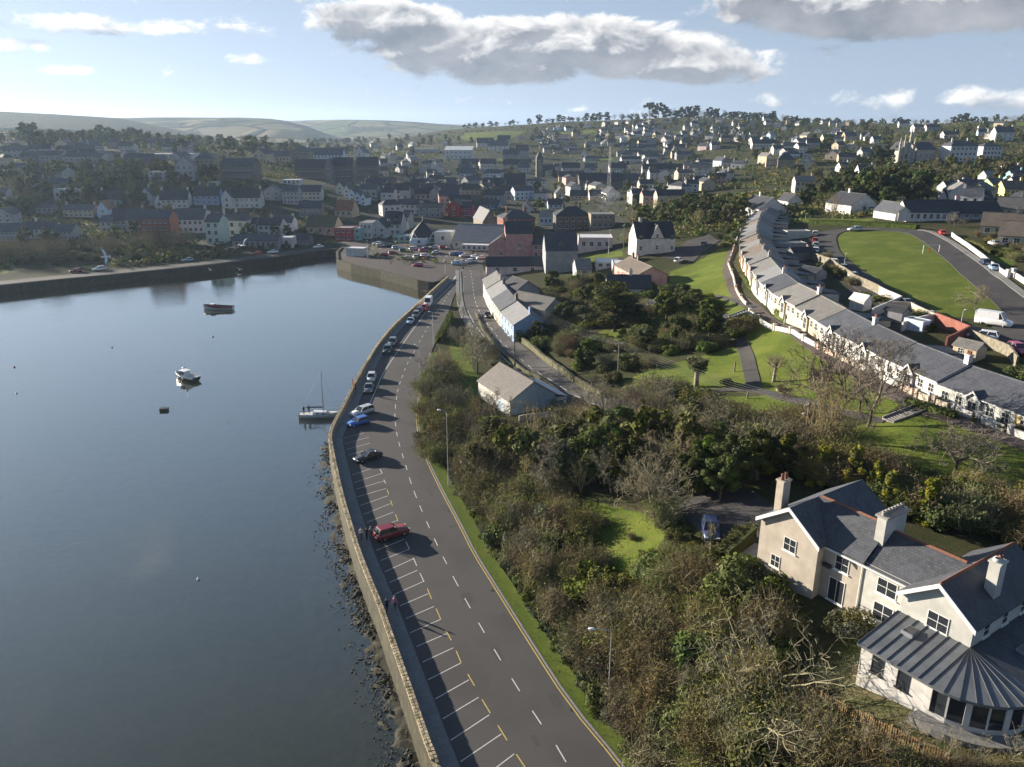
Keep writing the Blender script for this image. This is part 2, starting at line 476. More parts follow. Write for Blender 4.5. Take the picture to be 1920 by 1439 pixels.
LY0, LDY = math.log(38.0), math.log(1750 / 38.0) / (NY - 1)
def H(x, y):
 y = max(y, 38.01)
 j = min(max((math.log(y) - LY0) / LDY, 0), NY - 1.001); j0 = int(j)
 i = min(max((x / y + 1.15) / 2.3 * (NT - 1), 0), NT - 1.001); i0 = int(i)
 fj = (y - YS[j0]) / (YS[j0 + 1] - YS[j0]); fi = i - i0
 return float((Zg[j0, i0] * (1 - fi) + Zg[j0, i0 + 1] * fi) * (1 - fj) + (Zg[j0 + 1, i0] * (1 - fi) + Zg[j0 + 1, i0 + 1] * fi) * fj)
def G(px, py, far=1700):
 """the point of the ground seen at a pixel"""
 a, b, c = ray(px, py)
 y = 40.0; prev = y
 while y < far:
  t = y / b
  if CAM_H - c * t <= H(a * t, y):
   lo, hi = prev, y
   for _ in range(18):
    mid = .5 * (lo + hi); t = mid / b
    if CAM_H - c * t <= H(a * t, mid): hi = mid
    else: lo = mid
   t = hi / b
   return (a * t, hi, H(a * t, hi))
  prev = y; y *= 1.004
 t = far / b
 return (a * t, far, H(a * t, far))
def GP(lst): return [G(x, y) for x, y in lst]
def GP2(lst): return [G(x, y)[:2] for x, y in lst]
from mathutils.geometry import delaunay_2d_cdt
# ------------------------------------------------------------------ materials of the ground
def cover_material():
 m = bpy.data.materials.new('ground_cover'); m.use_nodes = True; nt = m.node_tree; nt.nodes.clear()
 pos = node(nt, 'ShaderNodeNewGeometry', 0)
 at = nt.nodes.new('ShaderNodeAttribute'); at.attribute_name = 'cover'
 sp = nt.nodes.new('ShaderNodeSeparateColor'); nt.links.new(at.outputs['Color'], sp.inputs[0])
 lawn, town, bare = (E(nt, sp.outputs[i]) for i in range(3))
 f = noise_n(nt, pos, 1.6, 6, .65); b = noise_n(nt, pos, .16, 4, .6); c = noise_n(nt, pos, .035, 3, .6)
 rough = mixc(nt, f.ss(.35, .65), (.036, .040, .016), (.066, .054, .028))
 rough = mixc(nt, b.ss(.42, .62) * .7, rough, (.034, .048, .014))
 rough = mixc(nt, c.ss(.45, .6) * .6, rough, (.030, .036, .015))
 green = mixc(nt, f.ss(.3, .7), (.090, .124, .017), (.066, .095, .014))
 green = mixc(nt, b.ss(.44, .64) * .75, green, (.125, .145, .026))
 green = mixc(nt, noise_n(nt, pos, .45, 5, .7).ss(.50, .68) * .75, green, (.092, .090, .028))
 urban = mixc(nt, f.ss(.35, .65), (.052, .05, .047), (.035, .036, .03))
 urban = mixc(nt, b.ss(.46, .6), urban, (.04, .052, .018))
 earth = mixc(nt, f.ss(.35, .65), (.105, .075, .042), (.06, .043, .026))
 edge = (noise_n(nt, pos, .9, 4, .6) - .5) * .7
 col = mixc(nt, (town + edge).ss(.35, .65), rough, urban)
 col = mixc(nt, (bare + edge).ss(.35, .65), col, earth)
 col = mixc(nt, (lawn + edge).ss(.38, .62), col, green)
 p = nt.nodes.new('ShaderNodeBsdfPrincipled'); put(nt, p.inputs['Base Color'], col)
 p.inputs['Roughness'].default_value = .95; p.inputs['Specular IOR Level'].default_value = .1
 bn = nt.nodes.new('ShaderNodeBump'); bn.inputs['Distance'].default_value = .12
 put(nt, bn.inputs['Height'], noise_n(nt, pos, 5.0, 4, .7)); nt.links.new(bn.outputs[0], p.inputs['Normal'])
 o = nt.nodes.new('ShaderNodeOutputMaterial'); nt.links.new(p.outputs[0], o.inputs[0])
 M['ground_cover'] = m
cover_material()

def far_material():
 m = bpy.data.materials.new('far_fields'); m.use_nodes = True; nt = m.node_tree; nt.nodes.clear()
 pos = node(nt, 'ShaderNodeNewGeometry', 0)
 sp = nt.nodes.new('ShaderNodeVectorMath'); sp.operation = 'MULTIPLY'; put(nt, sp.inputs[0], pos); sp.inputs[1].default_value = (1, .55, 0)
 vec = E(nt, sp.outputs[0])
 vo = nt.nodes.new('ShaderNodeTexVoronoi'); put(nt, vo.inputs['Vector'], vec); vo.inputs['Scale'].default_value = .0052
 cr = nt.nodes.new('ShaderNodeSeparateColor'); nt.links.new(vo.outputs['Color'], cr.inputs[0]); rnd = E(nt, cr.outputs[0]); rn2 = E(nt, cr.outputs[1])
 ve = nt.nodes.new('ShaderNodeTexVoronoi'); ve.feature = 'DISTANCE_TO_EDGE'; put(nt, ve.inputs['Vector'], vec); ve.inputs['Scale'].default_value = .0052
 fine = noise_n(nt, pos, .02, 5, .6)
 col = mixc(nt, rnd.ss(.2, .5), (.085, .115, .028), (.15, .125, .06))
 col = mixc(nt, rn2.ss(.55, .75), col, (.06, .085, .025))
 col = mixc(nt, fine.ss(.3, .7) * .3, col, (.05, .055, .03))
 hedge = 1.0 - E(nt, ve.outputs['Distance']).ss(.02, .07)
 wood = noise_n(nt, pos, .0024, 4, .6).ss(.54, .60)
 at = nt.nodes.new('ShaderNodeAttribute'); at.attribute_name = 'wood'
 wood = wood.max(E(nt, at.outputs['Fac'])._m('ADD', (fine - .5) * .8).ss(.4, .6))
 col = mixc(nt, hedge.max(wood), col, (.030, .037, .018))
 p = nt.nodes.new('ShaderNodeBsdfPrincipled'); put(nt, p.inputs['Base Color'], col); p.inputs['Roughness'].default_value = 1; p.inputs['Specular IOR Level'].default_value = .05
 bn = nt.nodes.new('ShaderNodeBump'); bn.inputs['Distance'].default_value = 14.0
 put(nt, bn.inputs['Height'], hedge.max(wood) * (noise_n(nt, pos, .06, 3, .7) + .3)); nt.links.new(bn.outputs[0], p.inputs['Normal'])
 o = nt.nodes.new('ShaderNodeOutputMaterial'); nt.links.new(p.outputs[0], o.inputs[0])
 M['far_fields'] = m
far_material()

def water_material():
 m = bpy.data.materials.new('harbour_water'); m.use_nodes = True; nt = m.node_tree; nt.nodes.clear()
 pos = node(nt, 'ShaderNodeNewGeometry', 0)
 st = nt.nodes.new('ShaderNodeVectorMath'); st.operation = 'MULTIPLY'; put(nt, st.inputs[0], pos); st.inputs[1].default_value = (.55, 1.0, 1)
 v = E(nt, st.outputs[0])
 calm = noise_n(nt, pos, .013, 4, .6, .8).ss(.40, .62)
 rip = noise_n(nt, v, 1.7, 4, .6, .3) * .8 + noise_n(nt, v, .5, 3, .5) * 1.0
 bn = nt.nodes.new('ShaderNodeBump'); bn.inputs['Distance'].default_value = .042
 put(nt, bn.inputs['Strength'], calm * .7 + .12); put(nt, bn.inputs['Height'], rip)
 gl = nt.nodes.new('ShaderNodeBsdfGlossy'); gl.inputs['Roughness'].default_value = .05; nt.links.new(bn.outputs[0], gl.inputs['Normal'])
 gl.inputs['Color'].default_value = (.94, .94, .92, 1)
 murk = mixc(nt, noise_n(nt, pos, .05, 4, .6).ss(.35, .65), (.060, .060, .028), (.045, .048, .024))
 df = nt.nodes.new('ShaderNodeBsdfDiffuse'); put(nt, df.inputs[0], murk)
 tr = nt.nodes.new('ShaderNodeBsdfTransparent'); tr.inputs[0].default_value = (.62, .66, .50, 1)
 mx = nt.nodes.new('ShaderNodeMixShader'); mx.inputs[0].default_value = .60
 nt.links.new(df.outputs[0], mx.inputs[1]); nt.links.new(tr.outputs[0], mx.inputs[2])
 fr = nt.nodes.new('ShaderNodeLayerWeight'); nt.links.new(bn.outputs[0], fr.inputs['Normal']); refl = E(nt, fr.outputs['Facing']).pow(1.95) * .96 + .01
 m2 = nt.nodes.new('ShaderNodeMixShader'); put(nt, m2.inputs[0], refl); nt.links.new(mx.outputs[0], m2.inputs[1]); nt.links.new(gl.outputs[0], m2.inputs[2])
 o = nt.nodes.new('ShaderNodeOutputMaterial'); nt.links.new(m2.outputs[0], o.inputs[0])
 M['harbour_water'] = m
water_material()

# ------------------------------------------------------------------ the land sheet
LAWNS = [
 [(1165, 722), (1200, 700), (1300, 672), (1380, 650), (1392, 660), (1418, 735), (1290, 738), (1180, 735)],
 [(1362, 600), (1402, 584), (1470, 622), (1530, 657), (1620, 712), (1690, 758), (1640, 790), (1530, 752), (1425, 730), (1395, 650)],
 [(1290, 748), (1440, 742), (1520, 770), (1530, 800), (1400, 795), (1310, 762)],
 [(1600, 800), (1690, 775), (1800, 800), (1925, 850), (1925, 925), (1800, 905), (1650, 865), (1590, 830)],
 [(1255, 510), (1300, 495), (1345, 470), (1375, 440), (1366, 490), (1360, 520), (1378, 560), (1390, 575), (1340, 562), (1290, 545), (1258, 535)],
 [(1335, 560), (1385, 570), (1400, 581), (1370, 592), (1330, 580)],
 [(1075, 642), (1150, 612), (1235, 610), (1245, 630), (1150, 642)],
 [(1041, 932), (1093, 938), (1210, 962), (1251, 1005), (1225, 1037), (1184, 1060), (1184, 1083), (1152, 1086), (1137, 1043), (1108, 1010), (1070, 970)],
 [(1565, 439), (1608, 433), (1656, 433), (1713, 436), (1745, 458), (1819, 519), (1851, 551), (1886, 586), (1832, 599), (1768, 593), (1704, 557), (1640, 525), (1601, 503), (1573, 478)],
 [(860, 259), (873, 250), (947, 246), (987, 247), (960, 259), (958, 264), (876, 264)],
 [(1040, 252), (1060, 245), (1110, 243), (1122, 248), (1060, 256)], [(1215, 254), (1280, 246), (1285, 253), (1220, 259)],
 [(1710, 261), (1726, 253), (1776, 249), (1770, 255), (1717, 264)],
 [(842, 645), (852, 610), (880, 640), (885, 690), (905, 715), (885, 785), (855, 775), (850, 720)],
 [(1455, 410), (1640, 410), (1640, 416), (1460, 420)], [(1830, 236), (1930, 228), (1930, 236), (1840, 241)],
 [(1085, 480), (1165, 470), (1170, 480), (1090, 492)], [(0, 497), (16, 495), (18, 512), (0, 514)], [(10, 270), (42, 272), (44, 282), (12, 280)],
 [(1100, 300), (1150, 296), (1150, 302), (1100, 306)], [(905, 300), (940, 296), (945, 303), (910, 306)],
 [(1830, 470), (1870, 455), (1915, 480), (1900, 500), (1860, 490)],
]
TOWNS = [[(560, 470), (900, 490), (1010, 500), (1160, 470), (1200, 380), (1400, 330), (1250, 290), (900, 285), (700, 330), (560, 350), (300, 400), (380, 470)],
   [(1440, 520), (1500, 420), (1560, 500), (1720, 640), (1920, 720), (1920, 800), (1740, 700), (1600, 620)]]
BARES = [[(1590, 1250), (1700, 1230), (1740, 1330), (1920, 1390), (1920, 1420), (1760, 1390), (1600, 1330)],
   [(740, 500), (790, 530), (835, 545), (838, 525)], [(1560, 880), (1800, 930), (1920, 960), (1920, 1010), (1700, 960)]]
cov = np.zeros((len(XY), 4), np.float32); cov[:, 3] = 1
for k, lst in enumerate((LAWNS, TOWNS, BARES)):
 for poly in lst:
  w = GP2(poly); a = np.array(w); lo, hi = a.min(0) - 25, a.max(0) + 25
  idx = np.where(((XY > lo) & (XY < hi)).all(1))[0]
  if not len(idx): continue
  d = sdist(XY[idx], w); soft = 0.5 + 0.004 * XY[idx, 1]
  cov[idx, k] = np.maximum(cov[idx, k], 1 - sstep(d, -soft, soft))
cov[sea, :3] = 0
me = bpy.data.meshes.new('ground')
idx = np.arange(NT * NY).reshape(NY, NT)
quads = np.stack([idx[:-1, :-1], idx[:-1, 1:], idx[1:, 1:], idx[1:, :-1]], -1).reshape(-1, 4)
qs = sea[quads].all(1)
me.vertices.add(len(XY)); me.vertices.foreach_set('co', np.column_stack([XY, Z]).astype(np.float32).ravel())
me.loops.add(quads.size); me.loops.foreach_set('vertex_index', quads.astype(np.int32).ravel())
me.polygons.add(len(quads)); me.polygons.foreach_set('loop_start', np.arange(0, quads.size, 4, dtype=np.int32))
me.polygons.foreach_set('material_index', qs.astype(np.int32)); me.polygons.foreach_set('use_smooth', np.ones(len(quads), bool))
ca = me.color_attributes.new('cover', 'FLOAT_COLOR', 'POINT'); ca.data.foreach_set('color', cov.ravel())
me.materials.append(M['ground_cover']); me.materials.append(M['mud']); me.update(); me.validate()
tag(inst('ground', me), kind='structure')

b = MB(); b.face([(-6000, -2500, -7.3), (6000, -2500, -7.3), (6000, 1800, -7.3), (-6000, 1800, -7.3)])
tag(b.build('seabed', M['weed_rock']), kind='structure')
b = MB(); b.face([(-2500, -600, WATER_Z), (60, -600, WATER_Z), (60, 330, WATER_Z), (-2500, 330, WATER_Z)])
tag(b.build('water', M['harbour_water']), kind='structure')

# far hills beyond the town: three ridges
FT = np.linspace(-1.2, 1.2, 181); FY = 1640 * np.exp(np.linspace(0, math.log(6000 / 1640), 110))
ft, fy = np.meshgrid(FT, FY)
pxs = 960 + ft * 1545
def prof(tab):
 x, y = zip(*tab); return np.interp(pxs, x, y)
def ridge(tab, Y0, wf, wb):
 top = prof(tab); z = 50 - (455.6 + .9501 * (top - 719.5)) * Y0 / 1545.0
 w = np.where(fy < Y0, wf, wb); return (z - 8) * np.exp(-((fy - Y0) / w) ** 2)
Fz = 8 + ridge([(-900, 205), (0, 211), (100, 214), (225, 223), (300, 240), (420, 262), (560, 300), (2400, 300)], 2000, 420, 600)
Fz = np.maximum(Fz, 8 + ridge([(-900, 224), (0, 226), (150, 222), (240, 222), (330, 221), (450, 220), (520, 225), (570, 236), (640, 262), (760, 300), (2400, 300)], 2900, 700, 500))
Fz = np.maximum(Fz, 8 + ridge([(-900, 226), (400, 225), (560, 226), (650, 225), (780, 229), (850, 234), (940, 238), (1500, 238), (2400, 236)], 4200, 900, 900))
Fz = Fz + np.array([mnoise.noise((x * .004, y * .003, 1.7)) * 5 for x, y in zip((ft * fy).ravel(), fy.ravel())]).reshape(fy.shape) * np.clip((fy - 1640) / 200, 0, 1)
Fz[0] = -4
me = bpy.data.meshes.new('hills')
FX = np.column_stack([(ft * fy).ravel(), fy.ravel(), Fz.ravel()])
nf, nr = len(FT), len(FY); idx = np.arange(nf * nr).reshape(nr, nf)
quads = np.stack([idx[:-1, :-1], idx[:-1, 1:], idx[1:, 1:], idx[1:, :-1]], -1).reshape(-1, 4)
me.from_pydata(FX.tolist(), [], quads.tolist())
wd = ((ft < -.38) & (fy < 2300)).astype(np.float32).ravel()
wa = me.attributes.new('wood', 'FLOAT', 'POINT'); wa.data.foreach_set('value', wd * .75)
me.polygons.foreach_set('use_smooth', [True] * len(quads)); me.materials.append(M['far_fields']); me.update()
tag(inst('hills', me), kind='structure')

# ------------------------------------------------------------------ strips and sheets laid on the ground
def lift(y): return .06 + .0004 * y
def strip(name, line, half, m, up=0.0, z=None, left=None, skirt=.35, step=None, parent=None, kind='structure'):
 """ribbon along a plan line, following the ground (or at height z)"""
 line = [p[:2] for p in line]
 line = resample(line, step or max(.8, math.dist((0, 0), line[0]) * .01))
 A_ = offset(line, -(left if left is not None else half)); B_ = offset(line, half)
 vs, fs = [], []; K = 5
 for a, b in zip(A_, B_):
  row = []
  for k in range(K):
   x, y = (a[0] + (b[0] - a[0]) * k / (K - 1), a[1] + (b[1] - a[1]) * k / (K - 1))
   row.append((x, y, z if z is not None else H(x, y) + lift(y) + up))
  vs += [(row[0][0], row[0][1], row[0][2] - skirt)] + row + [(row[-1][0], row[-1][1], row[-1][2] - skirt)]
 w = K + 2
 for i in range(len(A_) - 1):
  for k in range(w - 1): fs.append((i * w + k, i * w + k + 1, (i + 1) * w + k + 1, (i + 1) * w + k))
 q = MB(); q.add(vs, fs); o = q.build(name, m, parent)
 if not parent: tag(o, kind=kind)
 return o
def sheet(name, poly, m, up=0.0, z=None, step=2.5, parent=None):
 poly = [p[:2] for p in poly]
 ring = resample(list(poly) + [poly[0]], step)[:-1]; a = np.array(ring)
 n_ = len(ring); extra = []
 lo, hi = a.min(0), a.max(0)
 if z is None:
  gx, gy = np.meshgrid(np.arange(lo[0], hi[0], step), np.arange(lo[1], hi[1], step)); pp = np.column_stack([gx.ravel(), gy.ravel()])
  if len(pp): extra = pp[sdist(pp, ring) < -step * .4].tolist()
 vs = [Vector(p) for p in ring] + [Vector(p) for p in extra]
 r = delaunay_2d_cdt(vs, [(i, (i + 1) % n_) for i in range(n_)], [list(range(n_))], 1, 1e-4)
 q = MB(); q.add([(v.x, v.y, z if z is not None else H(v.x, v.y) + lift(v.y) + up) for v in r[0]], [f if (r[0][f[1]] - r[0][f[0]]).cross(r[0][f[2]] - r[0][f[1]]) > 0 else f[::-1] for f in r[2]])
 o = q.build(name, m, parent)
 if not parent: tag(o, kind='structure')
 return o

road = sheet('road', ROAD_POLY, M['asphalt'], z=0.0)
sheet('road_junction', JUNCTION, M['asphalt_patch'], z=0.006)
sheet('car_park', CARPARK, M['carpark_asphalt'], z=0.012)
UPPER = smooth(GP2([(882, 508), (886, 531), (889, 560), (898, 585), (914, 610), (937, 639), (960, 661), (991, 687), (1009, 701), (1060, 732), (1110, 757), (1180, 785), (1240, 800)]), 2)
upper_road = strip('upper_road', UPPER, 3.5, M['asphalt'])
strip('upper_road_pavement', offset(UPPER, 4.6)[:int(len(UPPER) * .62)], .95, M['pavement'], up=.12)
strip('quay_road', [(x + .6, y + 5.0) for x, y in QUAY], 4.6, M['asphalt_patch'], z=-.004, step=6)
EST = smooth(GP2([(1655, 431), (1600, 431), (1562, 434), (1545, 445), (1548, 470), (1563, 490), (1592, 512), (1640, 545), (1700, 577), (1770, 608), (1850, 628), (1930, 655), (2010, 690)]), 2)
strip('estate_road', EST, 3.3, M['old_asphalt'])
EST2 = smooth(GP2([(1655, 431), (1700, 433), (1735, 440), (1793, 483), (1838, 522), (1883, 557), (1925, 592), (1990, 640)]), 2)
strip('estate_road', EST2, 3.1, M['old_asphalt'], up=.012)
sheet('estate_road', GP2([(1850, 600), (1892, 590), (1990, 650), (1990, 670), (1870, 630)]), M['old_asphalt'], up=.02)
strip('estate_pavement', offset(EST2, -4.0)[6:], .85, M['kerbstone'], up=.1)
PATH_T = smooth(GP2([(1384, 430), (1368, 484), (1362, 510), (1374, 541), (1393, 564), (1413, 577), (1473, 618), (1528, 653), (1624, 708), (1720, 765), (1800, 790), (1930, 838), (2000, 865)]), 2)
strip('terrace_path', PATH_T, 1.25, M['carpark_asphalt'])
PARK_PATH = smooth(GP2([(1350, 592), (1380, 616), (1397, 657), (1414, 732)]), 2)
strip('park_path', PARK_PATH, 1.15, M['old_asphalt'], up=.01)
LOW_PATH = smooth(GP2([(1270, 733), (1330, 735), (1400, 730), (1440, 737), (1512, 756), (1608, 781), (1660, 790)]), 2)
strip('park_path', LOW_PATH, .8, M['old_asphalt'], up=.02)
strip('park_path', smooth(GP2([(1340, 556), (1375, 562), (1395, 573), (1413, 577)]), 2), .7, M['old_asphalt'], up=.015)
sheet('driveway', GP2([(1290, 935), (1400, 915), (1450, 950), (1440, 1010), (1400, 1040), (1360, 1030), (1325, 1010), (1300, 985), (1270, 955)]), M['old_asphalt'], step=1.5)
sheet('forecourt', GP2([(1362, 1062), (1415, 1020), (1440, 1030), (1420, 1085)]), M['concrete'], up=.03, step=1)
sheet('hill_yard', GP2([(1238, 484), (1300, 492), (1318, 475), (1350, 452), (1330, 440), (1290, 452), (1262, 472)]), M['old_asphalt'], step=3)
sheet('terrace_yard', GP2([(1600, 1345), (1570, 1290), (1640, 1240), (1920, 1330), (1990, 1400), (1900, 1405), (1750, 1370)]), M['dry_lawn'], up=-.01, step=1.2)
VERGE = [ROAD_R[i] for i in range(len(ROAD_R) - 4)]
strip('verge', smooth(VERGE, 1), 1.9, M['lawn_blades'], z=None, left=-.1, up=.05, step=.6)

# pavement beside the sea wall, with its kerb
pv = strip('sea_pavement', smooth(offset(SEA_WALL, 1.36), 1), .82, M['pavement'], z=.12, step=1.0)
strip('kerb', smooth(offset(SEA_WALL, 2.27), 1), .085, M['kerbstone'], z=.125, step=1.0, parent=pv)
rk = strip('road_kerb', smooth(offset(VERGE, .06), 1), .09, M['kerbstone'], z=.07, step=1.0, parent=road)

# ------------------------------------------------------------------ paint on the roads
def bar_mark(name, p, q, w, m, parent, z):
 p, q = Vector(p[:2]), Vector(q[:2]); d = (q - p).normalized(); s = Vector((-d.y, d.x)) * w / 2
 k = MB(); k.face([(*(p - s), z), (*(q - s), z), (*(q + s), z), (*(p + s), z)]); return k.build(name, m, parent)
c3 = lambda x, y: (560 + x / 3.2, 1040 + y / 3.2)
c2 = lambda x, y: (560 + x / 4.0, 740 + y / 4.0)
BAYS = [(c3(*a), c3(*b)) for a, b in [((548, 90), (690, 25)), ((575, 155), (712, 95)), ((600, 228), (748, 162)), ((632, 298), (778, 235)), ((655, 380), (812, 312)),
  ((680, 465), (850, 390)), ((708, 552), (888, 475)), ((745, 645), (928, 560)), ((790, 745), (972, 652)), ((832, 860), (1022, 752)), ((878, 978), (1080, 857)),
  ((940, 1097), (1143, 963)), ((1013, 1215), (1215, 1078)), ((1130, 1320), (1293, 1197)), ((1200, 1460), (1385, 1330))]] + \
  [(c2(*a), c2(*b)) for a, b in [((370, 320), (490, 290)), ((380, 360), (525, 322)), ((390, 405), (535, 365)), ((400, 448), (520, 412)), ((445, 590), (560, 550)),
  ((455, 648), (630, 590)), ((465, 700), (645, 648)), ((485, 755), (655, 705)), ((505, 818), (670, 760)), ((535, 880), (690, 818)), ((548, 945), (712, 882)),
  ((580, 1005), (740, 945)), ((620, 1155), (795, 1085)), ((655, 1230), (830, 1160))]]
kd = np.array(KERB_L)
for a, b in BAYS:
 A_, B_ = Vector(P(*a)[:2]), Vector(P(*b)[:2]); d = (A_ - B_).normalized()
 L = (A_ - B_).length
 for _ in range(14):                                   # run the line back to the kerb
  q = B_ + d * (L + .25)
  if inside(np.array([q[:]]), ROAD_POLY)[0] and seg_dist(np.array([q[:]]), KERB_L, False)[0][0] > .15: L += .25
  else: break
 bar_mark('bay_line', B_, B_ + d * L, .10, M['white_paint'], road, .004)
for a, b, col in [((688, 20), (708, 68), 0), ((728, 112), (752, 165), 0), ((772, 205), (798, 268), 1), ((825, 325), (853, 390), 1), ((882, 455), (915, 515), 1),
     ((945, 578), (975, 650), 1), ((1015, 718), (1055, 788), 1), ((1100, 870), (1150, 953), 1), ((1195, 1025), (1250, 1115), 1), ((1307, 1200), (1360, 1280), 1)]:
 bar_mark('bay_end', P(*c3(*a)), P(*c3(*b)), .11, M['yellow_paint' if col else 'white_paint'], road, .008)
for a, b, col in [((610, 560), (627, 592), 0), ((640, 640), (652, 668), 0), ((662, 712), (676, 750), 1), ((690, 795), (703, 835), 1), ((725, 897), (745, 950), 1), ((805, 1105), (830, 1160), 0)]:
 bar_mark('bay_end', P(*c2(*a)), P(*c2(*b)), .11, M['yellow_paint' if col else 'white_paint'], road, .008)
DASH = smooth([P(x, y)[:2] for x, y in [(1095, 1500), (1057, 1418), (1002, 1340), (956, 1267), (917, 1202), (884, 1145), (857, 1096), (834, 1051), (814, 1010), (797, 972), (782, 937),
    (770, 905), (762, 877), (754, 851), (746, 825), (742, 800), (740, 777), (742, 757), (745, 737), (749, 720), (756, 702), (762, 686), (769, 672), (777, 659), (791, 633), (806, 608), (828, 572), (846, 545)]], 1)
def dashes(line, on, off, w, m, parent, zf, name='lane_dash', start=0.0):
 line = resample(line, .5); acc = start; i = 0
 seg = []
 for a, b in zip(line[:-1], line[1:]):
  ph = acc % (on + off)
  if ph < on: seg.append(a); last = b
  elif seg: bar_mark(name, seg[0], last, w, m, parent, zf(*seg[0])); seg = []
  acc += math.dist(a, b)
dashes(DASH, 2.0, 2.75, .11, M['white_paint'], road, lambda x, y: .004, start=1.2)
UD = [(x, y) for x, y in UPPER]
def flat_strip(name, line, w, m, parent, dz):
 strip(name, line, w / 2, m, up=dz, parent=parent, skirt=.0, step=1.5)
line = resample(UD, .5); acc = 0; seg = []
for a, b_ in zip(line[:-1], line[1:]):
 if acc % 6.0 < 3.0: seg.append(a); last = b_
 elif seg:
  flat_strip('lane_dash', seg + [last], .13, M['white_paint'], upper_road, .016); seg = []
 acc += .5
flat_strip('edge_line', offset(UD, 3.1)[int(len(UD) * .25):], .22, M['white_paint'], upper_road, .016)
ladder = [P(x, y)[:2] for x, y in [(873, 537), (877, 550), (880, 566), (884, 583)]]
for i, p in enumerate(resample(ladder, 2.3)): bar_mark('hatch_bar', (p[0] - .9, p[1] - .2), (p[0] + .9, p[1] + .2), .3, M['white_paint'], road, .012)
EDGE_L = smooth([P(x, y)[:2] for x, y in [(691, 762), (700, 742), (716, 705), (730, 682), (745, 660), (776, 616), (805, 577), (849, 533)]], 1)
strip('edge_line', EDGE_L, .075, M['white_paint'], z=.004, skirt=0, parent=road, step=1)
strip('edge_line', smooth(offset(VERGE, -.28), 1), .06, M['yellow_paint'], z=.004, skirt=0, parent=road, step=1)
for a, b in [((848, 528), (858, 514)), ((862, 512), (870, 500))]: bar_mark('turn_mark', P(*a), P(*b), .5, M['white_paint'], road, .012)
rr = random.Random(9)
for px, py in [(790, 900), (905, 1060), (850, 990), (960, 1180), (1050, 1330), (760, 770), (940, 1240), (810, 930), (1010, 1400), (880, 1130)]:
 a = Vector(P(px, py, 0)[:2]); d = Vector((-.33, .94)) * rr.uniform(.8, 3.2); bar_mark('tar_patch', a, a + d, rr.uniform(.35, 1.3), M['asphalt_patch'], road, .002)
for px, py in [(1135, 1405), (925, 1110), (1075, 1335), (842, 960)]:
 a = Vector(P(px, py, 0)[:2]); bar_mark('drain_cover', a, a + Vector((-.15, .4)), .35, M['dark_metal'], road, .003)
for k in range(26):                                        # bays of the car park
 r_, c_ = divmod(k, 13)
 a = P(700 + c_ * 14, 468 + r_ * 14); bar_mark('bay_line', a, (a[0] - 1.2, a[1] + 4.6), .12, M['white_paint'], road, .018)

# ------------------------------------------------------------------ sea wall
SW = smooth(SEA_WALL, 1)
line = resample(SW, .7)
outer, inner = offset(line, 0.0), offset(line, .62)
q = MB(); rr = random.Random(3)
prevr = None
for i in range(len(line)):
 h = 1.1 + .05 * mnoise.noise((line[i][0] * .3, line[i][1] * .3, 0))
 (xo, yo), (xi, yi) = outer[i], inner[i]
 row = [(xo - (xi - xo) * .04, yo, -4.2), (xo, yo, h), (xi, yi, h), (xi, yi, -.4)]
 if prevr:
  for k in range(3): q.face([prevr[k], row[k], row[k + 1], prevr[k + 1]][::-1], 1 if k == 0 else 0)
 prevr = row
wall_o = q.build('sea_wall', [M['wall_stone'], M['weed_wall']])
tag(wall_o, 'long rough tan stone wall between the curving road and the harbour water', 'sea wall')
# coping stones: the nearest 300 one by one, the next stretch joined
stones = []
for k in range(7):
 q = MB(); rr = random.Random(40 + k); w, d_, h = .18 + .035 * rr.random(), .152, .13 + .05 * rr.random()
 j = lambda s: rr.uniform(-s, s)
 bt = [(-w + j(.02), -d_ + j(.02), -.08), (w + j(.02), -d_ + j(.02), -.08), (w + j(.02), d_ + j(.02), -.08), (-w + j(.02), d_ + j(.02), -.08)]
 q.hexa(bt, [(x * .86 + j(.02), y * .84 + j(.02), h + j(.03)) for x, y, _ in bt]); stones.append(q.mesh('stone', M['wall_stone']))
cnt = 0; far_st = MB()
for row, off in ((0, .155), (1, .465)):
 ln = resample(offset(SW, off), .42)
 for i, (a, b) in enumerate(zip(ln[:-1], ln[1:])):
  if a[1] < 50.5 or a[1] > 165: continue
  an = math.atan2(b[1] - a[1], b[0] - a[0]) + rr.uniform(-.08, .08)
  if a[1] < 103 and cnt < 298:
   inst('stone', stones[rr.randrange(7)], wall_o, (a[0], a[1], 1.1), an); cnt += 1
  else:
   me = stones[rr.randrange(7)]; mw = Matrix.Translation((a[0], a[1], 1.1)) @ Matrix.Rotation(an, 4, 'Z')
   far_st.add([mw @ v.co for v in me.vertices], [tuple(p.vertices) for p in me.polygons])
o = far_st.build('coping', M['wall_stone'], wall_o); o['kind'] = 'stuff'
# quay walls of the basin and the far side
def thick_wall(name, line, th, z0, z1, m, step=2.0, label=None, cat='wall', group=None, follow=False, parent=None, jag=.0, nocap=False):
 ln = resample([p[:2] for p in line], step); A_, B_ = offset(ln, -th / 2), offset(ln, th / 2); q = MB(); pr = None
 for i, (a, b) in enumerate(zip(A_, B_)):
  g0 = min(H(*a), H(*b)) if follow else 0.0
  hh = z1 + (mnoise.noise((a[0] * .5, a[1] * .5, 2)) * jag)
  row = [(*a, g0 + z0), (*a, g0 + hh), (*b, g0 + hh), (*b, g0 + z0)]
  if pr:
   for k in range(3): q.face([pr[k], pr[k + 1], row[k + 1], row[k]], 0)
  else: q.face(row, 0)
  pr = row
 q.face(pr[::-1], 0)
 o = q.build(name, m, parent)
 if label: tag(o, label, cat, group)
 return o
thick_wall('quay_wall', [SEA_WALL[-1]] + BASIN, 1.0, -5, .35, M['quay_stone'], 1.5, 'mossy stone harbour wall round the tip of the car park pier', 'quay wall', jag=.15)
